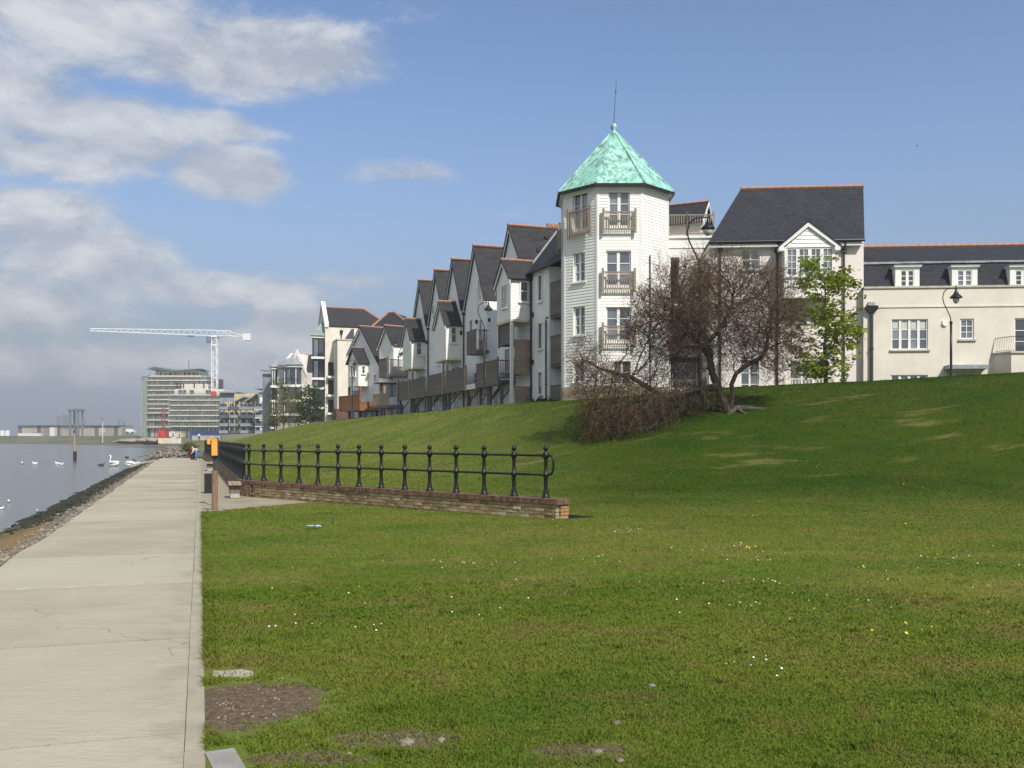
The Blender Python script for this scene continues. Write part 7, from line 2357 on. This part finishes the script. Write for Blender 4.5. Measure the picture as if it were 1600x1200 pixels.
limb(1, [P3(1144, 620, TY) + Vector((0, -0.15, 0)), P3(1140, 602, TY) + Vector((0, -0.25, 0)), P3(1147, 584, TY) + Vector((0, -0.3, 0)), P3(1164, 571, TY) + Vector((0, -0.3, 0)), P3(1186, 560, TY) + Vector((0, -0.3, 0)), P3(1196, 545, TY) + Vector((0, -0.2, 0)), P3(1200, 520, TY)])
limb(3, [P3(1090, 608, TY) + Vector((0, -0.3, 0)), P3(1060, 616, TY) + Vector((0, -0.5, 0)), P3(1035, 622, TY) + Vector((0, -0.5, 0)), P3(1010, 606, TY) + Vector((0, -0.4, 0)), P3(985, 590, TY) + Vector((0, -0.3, 0)), P3(958, 582, TY), P3(935, 575, TY), P3(915, 562, TY)])
limb(6, [P3(1120, 520, TY), P3(1130, 505, TY), P3(1142, 480, TY)])
limb(5, [P3(1098, 540, TY) + Vector((0, 0.3, 0)), P3(1085, 515, TY) + Vector((0, 0.5, 0)), P3(1060, 490, TY) + Vector((0, 0.5, 0))])
cs, cp_ = nodes, par
A_nodes = [tuple(n_) for n_ in nodes]
def colonise_from(nodes, par, attract, step, kill, infl, iters, jitter, rs):
    A = np.array([tuple(a) for a in attract])
    best = np.full(len(A), 1e9); bi = np.zeros(len(A), int)
    def upd(new):
        for k in new:
            d = ((A - np.array(nodes[k])) ** 2).sum(1)
            m_ = d < best
            best[m_] = d[m_]; bi[m_] = k
    upd(range(3, len(nodes)))
    for it in range(iters):
        sel = (best > kill * kill) & (best < infl * infl)
        if not sel.any(): break
        dirs = {}
        for a, k in zip(A[sel], bi[sel]):
            v = Vector(a) - nodes[k]
            if v.length > 1e-6: dirs[k] = dirs.get(k, Vector()) + v.normalized()
        new = []
        for k, v in dirs.items():
            if v.length < 1e-4: continue
            v = v.normalized() + Vector((rs.gauss(0, jitter), rs.gauss(0, jitter), rs.gauss(0, jitter)))
            v.normalize()
            nodes.append(nodes[k] + v * step); par.append(k); new.append(len(nodes) - 1)
        if not new or len(nodes) > 14000: break
        upd(new)
colonise_from(nodes, par, att, 0.12, 0.15, 2.5, 80, 0.28, rt)
rad_ = radii(nodes, par, 0.0062, 2.3, 0.20)
for i in range(4): rad_[i] = max(rad_[i], 0.17 - 0.02 * i)
rad_[0] = 0.24
tree = thing('bare_tree', 'gnarled leaning tree in brown bud on the grass bank, branches drooping to the ground', 'tree', (bx0, TY, zb))
branch_mesh(nodes, par, rad_, 'bark', 'trunk', tree)
# twigs and buds
has_kid = set(p for p in par if p >= 0)
tw_v, tw_f = [], []
bud_v, bud_f, bud_c = [], [], []
rt2 = random.Random(5)
def twig(p, d, L, r_, depth):
    n_ = 3
    pts_ = [p]
    dd = d.copy()
    for k in range(n_):
        dd = (dd + Vector((rt2.gauss(0, 0.28), rt2.gauss(0, 0.28), rt2.gauss(0, 0.24) + twig.up))).normalized()
        pts_.append(pts_[-1] + dd * (L / n_))
    o0 = len(tw_v)
    s1 = dd.orthogonal().normalized(); s2 = dd.cross(s1)
    for k, q_ in enumerate(pts_):
        rr_ = r_ * (1 - 0.75 * k / n_)
        tw_v.extend([q_ + s1 * rr_, q_ - s1 * rr_ * 0.5 + s2 * rr_ * 0.87, q_ - s1 * rr_ * 0.5 - s2 * rr_ * 0.87])
    for k in range(n_):
        for j in range(3):
            a = o0 + k * 3
            tw_f.append((a + j, a + (j + 1) % 3, a + 3 + (j + 1) % 3, a + 3 + j))
    for k in range(1, n_ + 1):
        if depth > 0 and rt2.random() < 0.75:
            v = (dd + Vector((rt2.gauss(0, 0.9), rt2.gauss(0, 0.9), rt2.gauss(0, 0.9)))).normalized()
            twig(pts_[k], v, L * 0.55, r_ * 0.6, depth - 1)
        if rt2.random() < twig.bud:
            q_ = pts_[k]; s = rt2.uniform(0.012, 0.027)
            u_ = Vector((rt2.gauss(0, 1), rt2.gauss(0, 1), rt2.gauss(0, 1))).normalized(); v_ = u_.orthogonal().normalized()
            b0 = len(bud_v)
            bud_v.extend([q_ - u_ * s, q_ + v_ * s * 0.6, q_ + u_ * s * 1.3, q_ - v_ * s * 0.6]); bud_f.append((b0, b0 + 1, b0 + 2, b0 + 3)); bud_c.append(rt2.random())
for i, nd in enumerate(nodes):
    if i < 8: continue
    d = (nd - nodes[par[i]]).normalized()
    px_i = 800 + 1500 * nd.x / nd.y; py_i = 686 - 1500 * (nd.z - EYE) / nd.y
    low = py_i > 600 and px_i < 1050
    twig.up = -0.22 if low else (0.10 if py_i < 470 else 0.0)
    twig.bud = 0.95 if (py_i < 500 or px_i < 990 or px_i > 1190) and rt2.random() < 0.9 else 0.45
    if rad_[i] < 0.02:
        n_t = 2 if i in has_kid else 3
        for _ in range(n_t):
            if rt2.random() < 0.62 + (0.25 if i not in has_kid else 0):
                v = (d * 0.8 + Vector((rt2.gauss(0, 0.6), rt2.gauss(0, 0.6), rt2.gauss(0, 0.6)))).normalized()
                twig(nd, v, rt2.uniform(0.28, 0.62), 0.0060, 1)
def raw(name, vv, ff, matn, parent=None, col=None, kind=None, smooth=False):
    me_ = bpy.data.meshes.new(name)
    if parent is not None:
        off_ = WM[parent.name].translation
        vv = [(v[0] - off_.x, v[1] - off_.y, v[2] - off_.z) for v in vv]
    me_.from_pydata([tuple(v) for v in vv], [], ff)
    me_.materials.append(MATS[matn])
    if col is not None:
        at_ = me_.attributes.new('rnd', 'FLOAT', 'FACE'); at_.data.foreach_set('value', col)
    if smooth: me_.polygons.foreach_set('use_smooth', [True] * len(me_.polygons))
    o_ = bpy.data.objects.new(name, me_); COL.objects.link(o_)
    if parent is not None: o_.parent = parent
    WM[o_.name] = WM[parent.name] if parent is not None else Matrix()
    if kind: o_['kind'] = kind
    return o_
raw('twigs', tw_v, tw_f, 'twig', tree, kind='stuff')
raw('buds', bud_v, bud_f, 'bud_brown', tree, bud_c, kind='stuff')
print('tree nodes', len(nodes), 'twig faces', len(tw_f), 'buds', len(bud_f))
# roots spreading at the foot, and dead twigs on the grass
b = MB()
for (dx, dy, l) in ((1, -0.1, 1.0), (0.8, 0.4, 0.8), (-0.6, -0.6, 0.5), (0.4, -0.9, 0.5)):
    v = Vector((dx, dy, 0)).normalized()
    pts_ = []
    for k in range(6):
        q_ = base + v * l * (k / 5 + 0.05) + Vector((0, 0, 0))
        pts_.append((q_.x, q_.y, gz(q_.x, q_.y) + 0.10 * (1 - k / 5) - 0.01))
    b.tube(pts_, [0.13, 0.10, 0.08, 0.06, 0.04, 0.02], 7)
b.build('roots', 'bark', tree, smooth=True)

# --- leafy trees
def leafy(name, label, px, base_py, Yd, crown, n_clump, leaf_per, leaf, matl, mat_b='bark_young', seed=1, droop=0.25, trunk_r=0.07, zb=None, top=None, group=None, gap=-0.15, csize=0.28, shape='maple'):
    rs = random.Random(seed)
    x = PX(px, Yd); z0_ = gz(x, Yd, 1.5) if zb is None else zb
    o_ = thing(name, label, 'tree', (x, Yd, z0_), group)
    cx, cy, rx, ry = crown
    C_ = P3(cx, cy, Yd); RX, RZ = rx * Yd / 1500, ry * Yd / 1500
    pts_ = []
    while len(pts_) < n_clump:
        u = Vector((rs.uniform(-1, 1), rs.uniform(-1, 1), rs.uniform(-1, 1)))
        w_ = 1.0 - 0.25 * u.z if u.z > 0 else 1.0 - 0.15 * abs(u.z)
        if (u.x / w_) ** 2 + (u.y / w_) ** 2 > 1 or u.length > 1.25 or u.length < 0.25: continue
        if mnoise.noise(u * 1.9 + Vector((seed * 5.0, 0, 0))) < gap: continue
        pts_.append(C_ + Vector((u.x * RX, u.y * RX, u.z * RZ)))
    ztop = C_.z + RZ * 0.8
    nodes_ = [Vector((x, Yd, z0_ - 0.2))]; par_ = [-1]
    n_ = 14
    for k in range(1, n_):
        f = k / (n_ - 1)
        nodes_.append(Vector((x + (C_.x - x) * f + rs.gauss(0, 0.03), Yd + rs.gauss(0, 0.03), z0_ + (ztop - z0_) * f))); par_.append(k - 1)
    attr = pts_
    A = list(attr)
    st = max(0.15, RX * 0.12)
    def cf():
        AA = np.array([tuple(a) for a in A]); best = np.full(len(AA), 1e9); bi = np.zeros(len(AA), int)
        def upd(new):
            for k in new:
                d = ((AA - np.array(nodes_[k])) ** 2).sum(1); m_ = d < best; best[m_] = d[m_]; bi[m_] = k
        upd(range(4, len(nodes_)))
        for it in range(40):
            sel = best > (st * 1.2) ** 2
            if not sel.any(): break
            dirs = {}
            for a, k in zip(AA[sel], bi[sel]):
                v = Vector(a) - nodes_[k]; dirs[k] = dirs.get(k, Vector()) + v.normalized()
            new = []
            for k, v in dirs.items():
                if v.length < 1e-4: continue
                v = (v.normalized() + Vector((rs.gauss(0, .15), rs.gauss(0, .15), rs.gauss(0, .15) + 0.15))).normalized()
                nodes_.append(nodes_[k] + v * st); par_.append(k); new.append(len(nodes_) - 1)
            if not new or len(nodes_) > 2500: break
            upd(new)
    cf()
    rd = radii(nodes_, par_, 0.008 * max(1, RX / 1.5), 2.1, trunk_r)
    for k in range(6): rd[k] = max(rd[k], trunk_r * (1 - 0.05 * k))
    branch_mesh(nodes_, par_, rd, mat_b, 'trunk', o_)
    vv, ff, cc = [], [], []
    if shape == 'maple':
        lobes = [(0, -0.5), (0.22, -0.28), (0.55, -0.30), (0.36, 0.0), (0.52, 0.32), (0.18, 0.26), (0, 0.62), (-0.18, 0.26), (-0.52, 0.32), (-0.36, 0.0), (-0.55, -0.30), (-0.22, -0.28)]
    else:
        lobes = [(0, -0.5), (0.22, -0.1), (0.18, 0.2), (0, 0.6), (-0.18, 0.2), (-0.22, -0.1)]
    for p in pts_:
        tone = rs.random()
        for k in range(leaf_per):
            u = Vector((rs.gauss(0, 1), rs.gauss(0, 1), rs.gauss(0, 0.55)))
            q_ = p + u * csize * 0.55
            s = leaf * rs.uniform(0.65, 1.2)
            # leaves hang: tip points outward and down
            tip = (Vector((u.x, u.y, 0)).normalized() * 0.8 + Vector((rs.gauss(0, 0.3), rs.gauss(0, 0.3), -droop - abs(rs.gauss(0, 0.5))))).normalized()
            side = tip.cross(Vector((rs.gauss(0, 0.35), rs.gauss(0, 0.35), 1))).normalized()
            o0 = len(vv)
            for a, c in lobes: vv.append(q_ + side * (a * s) + tip * (c * s))
            ff.append(tuple(range(o0, o0 + len(lobes)))); cc.append(min(1, max(0, tone * 0.6 + rs.random() * 0.4)))
    raw('crown', vv, ff, matl, o_, cc, kind='stuff')
    return o_
leafy('young_maple', 'young maple in bright fresh green leaf in front of the gabled house', 1291, 602, 42, (1288, 498, 56, 92), 230, 21, 0.145, 'leaf_fresh', seed=11, trunk_r=0.085, gap=-0.12, csize=0.30, zb=3.75)
leafy('small_tree', 'small dark leaved tree on the bank at the corner of the tall cream block', 485, 662, 128, (486, 632, 18, 26), 120, 14, 0.42, 'leaf_dark', seed=4, trunk_r=0.14, zb=3.2, csize=0.8, shape='plain')
leafy('small_tree', 'slender yellow green tree before the stacked balconies, rightmost of three', 461, 668, 146, (462, 633, 13, 30), 60, 12, 0.40, 'leaf_yellow', seed=5, trunk_r=0.10, zb=2.2, csize=0.8, shape='plain', gap=0.0)
leafy('small_tree', 'slender yellow green tree before the stacked balconies, middle one of three', 443, 672, 150, (443, 630, 10, 34), 55, 12, 0.40, 'leaf_yellow', seed=6, trunk_r=0.10, zb=1.9, csize=0.8, shape='plain', gap=0.0)
leafy('small_tree', 'slender yellow green tree before the stacked balconies, leftmost of three', 430, 676, 155, (428, 646, 11, 20), 45, 12, 0.40, 'leaf_yellow', seed=7, trunk_r=0.10, zb=1.5, csize=0.8, shape='plain', gap=0.0)
# scrubby plants at the foot of the end house, and rough bush at the shore
def bush(name, label, px0, px1, Yd, zb_, h_, n, leaf, matl, seed):
    rs = random.Random(seed)
    o_ = thing(name, label, 'plant', (PX((px0 + px1) / 2, Yd), Yd, zb_))
    vv, ff, cc = [], [], []
    x0_, x1_ = PX(px0, Yd), PX(px1, Yd)
    for k in range(n):
        x = rs.uniform(x0_, x1_); y_ = Yd + rs.gauss(0, 0.35)
        hh = h_ * (0.4 + 0.6 * rs.random()) * (0.6 + 0.6 * abs(mnoise.noise((x * 0.8, seed, 0))))
        d = Vector((rs.gauss(0, 0.35), rs.gauss(0, 0.35), 1)).normalized()
        s_ = d.orthogonal().normalized(); s_ = (Matrix.Rotation(rs.uniform(0, 6.28), 3, d) @ s_)
        p = Vector((x, y_, zb_)) + d * hh * rs.random()
        o0 = len(vv)
        vv.extend([p - s_ * leaf * 0.3, p + d * leaf * 0.6 - s_ * leaf * 0.35, p + d * leaf * 1.3, p + d * leaf * 0.6 + s_ * leaf * 0.35]); ff.append((o0, o0 + 1, o0 + 2, o0 + 3)); cc.append(rs.random())
    raw('foliage', vv, ff, matl, o_, cc, kind='stuff')
    st = MB()
    for k in range(10):
        x = x0_ + (x1_ - x0_) * rs.random()
        st.tube([(x, Yd, zb_ - 0.1), (x + rs.gauss(0, 0.1), Yd + rs.gauss(0, 0.1), zb_ + h_ * 0.6)], [0.015, 0.006], 4)
    st.build('stem', 'bark_young', o_)
bush('scrub_plant', 'straggling dark scrub along the foot of the end house beside the tower', 824, 872, 55, 3.45, 0.75, 500, 0.16, 'leaf_dark', 3)
bush('scrub_plant', 'brown green bush on the rocky shore beyond the crouching people', 289, 303, 100, 0.35, 1.3, 700, 0.25, 'rough_grass', 4)
bush('scrub_plant', 'low green scrub below the plank decks of the row', 655, 690, 80, 3.6, 0.5, 300, 0.16, 'leaf_dark', 6)

# ================================================================ GRASS
rng = np.random.default_rng(12)
def tri_sample(o_, n, weight=None):
    me_ = o_.data; me_.calc_loop_triangles()
    T = np.empty(len(me_.loop_triangles) * 3, np.int32); me_.loop_triangles.foreach_get('vertices', T); T = T.reshape(-1, 3)
    V_ = np.empty(len(me_.vertices) * 3, np.float64); me_.vertices.foreach_get('co', V_); V_ = V_.reshape(-1, 3)
    a, b_, c_ = V_[T[:, 0]], V_[T[:, 1]], V_[T[:, 2]]
    ar = 0.5 * np.linalg.norm(np.cross(b_ - a, c_ - a), axis=1)
    cen = (a + b_ + c_) / 3
    w_ = ar * weight(cen)
    k = rng.choice(len(T), n, p=w_ / w_.sum())
    u, v = rng.random(n), rng.random(n); f = u + v > 1; u[f] = 1 - u[f]; v[f] = 1 - v[f]
    return a[k] + (b_[k] - a[k]) * u[:, None] + (c_[k] - a[k]) * v[:, None]
def in_view(c, margin=0.16):
    k = c[:, 0] / np.maximum(c[:, 1], 0.1)
    return (c[:, 1] > 2.6) & (np.abs(k) < 0.533 + margin + 0.5 / np.maximum(c[:, 1], 1))
def dens(c):
    d = np.maximum(4.0, np.hypot(c[:, 0], c[:, 1]))
    return np.where(in_view(c), 1.0 / d ** 1.75, 0.0)
def dens2(c):
    d = np.maximum(4.0, np.hypot(c[:, 0], c[:, 1]))
    return np.where(in_view(c) & (d < 125), 1.0 / d ** 1.75, 0.0)
def total(o_, weight):
    me_ = o_.data; s_ = 0.0
    for p_ in me_.polygons: s_ += p_.area * float(weight(np.array([p_.center[:]]))[0])
    return s_
wa_, wb_ = total(lawn, dens), total(bank, dens2)
NB = 1450000
pts_a = tri_sample(lawn, int(NB * wa_ / (wa_ + wb_)), dens)
pts_b = tri_sample(bank, int(NB * wb_ / (wa_ + wb_)), dens2)
P_ = np.vstack([pts_a, pts_b])
# bare earth stays bare
def vnoise(x, y, s):
    return np.sin(x * s * 1.7 + 1.3 * np.sin(y * s * 1.1)) * np.cos(y * s * 1.9 + 1.1 * np.sin(x * s * 0.9))
keep = np.ones(len(P_), bool)
for bx, by, rx, ry, thr in BARE:
    d = np.sqrt(((P_[:, 0] - bx) / rx) ** 2 + ((P_[:, 1] - by) / ry) ** 2) + 0.24 * vnoise(P_[:, 0], P_[:, 1], 5) + 0.10 * vnoise(P_[:, 0], P_[:, 1], 13)
    pr = np.clip((d - 0.75) / 0.35, 0, 1)
    if thr > 1: pr = np.clip(pr + 0.25, 0, 1)
    keep &= rng.random(len(P_)) < pr
lip = (P_[:, 0] > -2.25) & (P_[:, 0] < -1.78) & (P_[:, 1] > 6.60) & (P_[:, 1] < 6.93) & (rng.random(len(P_)) < 0.86)
blk = (np.abs((P_[:, 0] + 1.37) * 0.90 + (P_[:, 1] - 4.72) * 0.43) < 0.12) & (np.abs(-(P_[:, 0] + 1.37) * 0.43 + (P_[:, 1] - 4.72) * 0.90) < 0.46)
P_ = P_[keep & ~lip & ~blk]
dist = np.hypot(P_[:, 0], P_[:, 1])
n = len(P_)
tuft = 0.5 + 0.5 * vnoise(P_[:, 0], P_[:, 1], 2.3) * vnoise(P_[:, 0] + 3, P_[:, 1], 0.7)
H_ = (0.013 + 0.015 * rng.random(n) + 0.020 * tuft * tuft * rng.random(n)) * (1 + np.clip((dist - 12) / 60, 0, 0.8))
clump = np.clip(vnoise(P_[:, 0] + 1.7, P_[:, 1], 3.7) * vnoise(P_[:, 0], P_[:, 1] + 2.1, 8.3) - 0.30, 0, 1)
H_ *= 1 + 3.0 * clump
# longer tufts against the kerb
pe = (P_[:, 0] - (0.03 - 0.325 * P_[:, 1])) * 0.951
ed = (pe < 0.14) & (P_[:, 1] < 24)
H_[ed] *= 1.5 + 0.9 * np.clip(vnoise(P_[ed][:, 0], P_[ed][:, 1], 3.1), 0, 1)
W_ = 0.0010 + 0.00030 * dist
W_ = W_ * (0.7 + 0.6 * rng.random(n))
az_ = rng.random(n) * 2 * np.pi
lean = 0.5 + 1.1 * rng.random(n)
wd = np.stack([np.cos(az_), np.sin(az_), np.zeros(n)], 1)
la = rng.random(n) * 2 * np.pi
ld = np.stack([np.cos(la) , np.sin(la), np.zeros(n)], 1)
lean[ed] = 0.9 + 0.7 * rng.random(ed.sum())
sel_ = ed & (rng.random(n) < 0.6)
ld[sel_] = np.array([-0.93, -0.35, 0.0])
mid = P_ + ld * (H_ * lean * 0.35)[:, None] + np.array([0, 0, 1]) * (H_ * 0.62)[:, None]
tip = P_ + ld * (H_ * lean)[:, None] + np.array([0, 0, 1]) * (H_ * np.clip(1.05 - 0.35 * lean, 0.4, 1))[:, None]
near = dist < 11
def blades(name, idx, bend):
    m_ = len(idx)
    p, mi_, tp2, w_, wv_ = P_[idx], mid[idx], tip[idx], W_[idx], wd[idx]
    base_l = p - wv_ * w_[:, None]; base_r = p + wv_ * w_[:, None]
    if bend:
        ml = mi_ - wv_ * (w_ * 0.75)[:, None]; mr = mi_ + wv_ * (w_ * 0.75)[:, None]
        V_ = np.stack([base_l, base_r, mr, ml, tp2], 1).reshape(-1, 3)
        loops = (np.arange(m_)[:, None] * 5 + np.array([0, 1, 2, 3, 3, 2, 4])).ravel()
        starts = (np.arange(m_)[:, None] * 7 + np.array([0, 4])).ravel(); nf = 2 * m_
        totals = np.tile([4, 3], m_)
        col = np.repeat(rng.random(m_), 2)
    else:
        V_ = np.stack([base_l, base_r, tp2], 1).reshape(-1, 3)
        loops = np.arange(m_ * 3); starts = np.arange(m_) * 3; nf = m_; totals = np.full(m_, 3)
        col = rng.random(m_)
    me_ = bpy.data.meshes.new(name)
    me_.vertices.add(len(V_)); me_.vertices.foreach_set('co', V_.astype(np.float32).ravel())
    me_.loops.add(len(loops)); me_.loops.foreach_set('vertex_index', loops.astype(np.int32))
    me_.polygons.add(nf); me_.polygons.foreach_set('loop_start', starts.astype(np.int32)); me_.polygons.foreach_set('loop_total', totals.astype(np.int32))
    me_.update(calc_edges=True)
    at_ = me_.attributes.new('rnd', 'FLOAT', 'FACE'); at_.data.foreach_set('value', col.astype(np.float32))
    me_.materials.append(MATS['grass_blade'])
    o_ = bpy.data.objects.new(name, me_); COL.objects.link(o_); o_['kind'] = 'stuff'
    return o_
blades('grass', np.where(near)[0], True)
blades('short_grass', np.where(~near)[0], False)
# pebbles in the bare patch, dry litter
pts = []
for k in range(150):
    x, y = rnd.gauss(-1.66, 0.24), rnd.gauss(5.98, 0.3)
    if x < 0.10 - 0.325 * y: continue
    pts.append(((x, y, gz(x, y) + 0.002), rnd.uniform(0.004, 0.012)))
for k in range(26):
    x, y = rnd.gauss(-0.62, 0.3), rnd.gauss(5.25, 0.14)
    pts.append(((x, y, gz(x, y) + 0.002), rnd.uniform(0.004, 0.015)))
scatter_stones('pebbles', pts, 'stone_rubble')
pts = []
for (px, py, r_) in ((638, 1162, 0.05), (690, 1158, 0.03), (1020, 1083, 0.035), (935, 1180, 0.035), (965, 1138, 0.03), (970, 1195, 0.03)):
    Yd = EYE * 1500 / (py - 686); x = PX(px, Yd)
    pts.append(((x, Yd, gz(x, Yd) + 0.005), r_))
for p, labn in zip(pts, ('pale flat stone lying in worn grass near the bottom of the lawn', 'small grey stone right of the pale flat one at the bottom of the lawn', 'grey stone lying alone in the lawn right of the middle', 'brown stone half sunk near the bottom edge of the lawn', 'small brown stone just above the bottom edge stones', 'small stone at the very bottom edge of the lawn')):
    o_ = scatter_stones('lawn_stone', [p], 'stone_rubble', 'x'); del o_['kind']
    o_.data.transform(Matrix.Translation((-p[0][0], -p[0][1], -p[0][2]))); o_.location = p[0]
    tag(o_, labn, 'stone')
# daisies and dandelions
def flowers(name, n_, matn, r_, clusters, seed):
    rs = random.Random(seed)
    vv, ff = [], []
    for k in range(n_):
        if rs.random() < 0.8:
            cpx, cpy, sx, sy = clusters[rs.randrange(len(clusters))]
            px, py = rs.gauss(cpx, sx), rs.gauss(cpy, sy)
        else:
            px, py = rs.uniform(380, 1600), rs.uniform(720, 1000)
        Yd = EYE * 1500 / max(20, py - 686)
        x = PX(px, Yd)
        # march to the ground along the line of sight's plan direction
        hit_ = None
        d = Vector((x, Yd, -EYE)).normalized()
        for bv in bvhs:
            h = bv.ray_cast(Vector((0, 0, EYE)), d)
            if h[0] is not None and (hit_ is None or h[3] < hit_[1]): hit_ = (h[0], h[3])
        if hit_ is None or hit_[1] > 70: continue
        p = hit_[0] + Vector((0, 0, 0.05 + 0.02 * rs.random()))
        r1 = r_ * rs.uniform(0.7, 1.3) * (1 + 0.012 * hit_[1])
        tilt = Vector((rs.gauss(0.2, 0.3), rs.gauss(-0.3, 0.3), 1)).normalized(); a = tilt.orthogonal().normalized(); b2 = tilt.cross(a)
        o0 = len(vv)
        vv.append(p + tilt * 0.004)
        for j in range(7): vv.append(p + (a * math.cos(j * 0.8976) + b2 * math.sin(j * 0.8976)) * r1)
        ff += [(o0, o0 + 1 + j, o0 + 1 + (j + 1) % 7) for j in range(7)]
    raw(name, vv, ff, matn, None, kind='stuff')
flowers('daisies', 200, 'daisy', 0.0065, [(740, 888, 40, 6), (920, 880, 30, 3), (970, 833, 25, 3), (1195, 880, 35, 10), (1180, 915, 40, 4), (1380, 905, 60, 12), (1100, 860, 60, 8), (1300, 950, 120, 12), (1175, 1045, 60, 12), (700, 655, 60, 4), (1300, 730, 30, 5), (1150, 800, 150, 20), (520, 985, 60, 6), (1450, 880, 60, 8)], 8)
flowers('dandelions', 24, 'dandelion', 0.011, [(1160, 860, 12, 3), (1260, 895, 60, 8), (1430, 800, 60, 20), (1550, 925, 20, 4), (1430, 995, 30, 8), (1200, 860, 100, 20)], 9)
Yd = EYE * 1500 / (827 - 686)
lt = thing('litter_wrapper', 'crumpled pale blue plastic wrapper lying on the lawn before the brick wall', 'litter', (PX(490, Yd), Yd, 0.03))
b = MB(Matrix.Translation((PX(490, Yd), Yd, 0.035)))
gr_ = [[(-0.12 + 0.04 * i, -0.06 + 0.04 * j, 0.03 * mnoise.noise((i * 0.9, j * 0.9, 3)) + 0.03) for j in range(4)] for i in range(7)]
for i in range(6):
    for j in range(3):
        b.poly([gr_[i][j], gr_[i + 1][j], gr_[i + 1][j + 1], gr_[i][j + 1]])
b.build('sheet', 'litter_blue', lt)
MB(Matrix.Translation((PX(490, Yd) + 0.09, Yd - 0.03, 0.05))).tube([(-0.05, 0, 0), (0, 0.01, 0.02), (0.05, 0, 0)], [0.012, 0.02, 0.012], 6).build('twisted_end', 'litter_blue', lt)

# ================================================================ HAZE
HAZE = 0.00055
if HAZE > 0:
    b = MB(); b.box(-1300, 700, -120, 1050, -1.6, 48)
    hz_ = b.build('haze', 'daisy'); hz_.data.materials.clear()
    hm = bpy.data.materials.new('haze_air'); hm.use_nodes = True
    nt = hm.node_tree; nt.nodes.clear()
    vo = nt.nodes.new('ShaderNodeVolumePrincipled'); oo = nt.nodes.new('ShaderNodeOutputMaterial')
    vo.inputs['Color'].default_value = (0.80, 0.87, 0.97, 1); vo.inputs['Density'].default_value = HAZE
    vo.inputs['Anisotropy'].default_value = 0.2
    nt.links.new(vo.outputs[0], oo.inputs['Volume'])
    hm.cycles.homogeneous_volume = True if hasattr(hm.cycles, 'homogeneous_volume') else None
    hz_.data.materials.append(hm); hz_['kind'] = 'stuff'
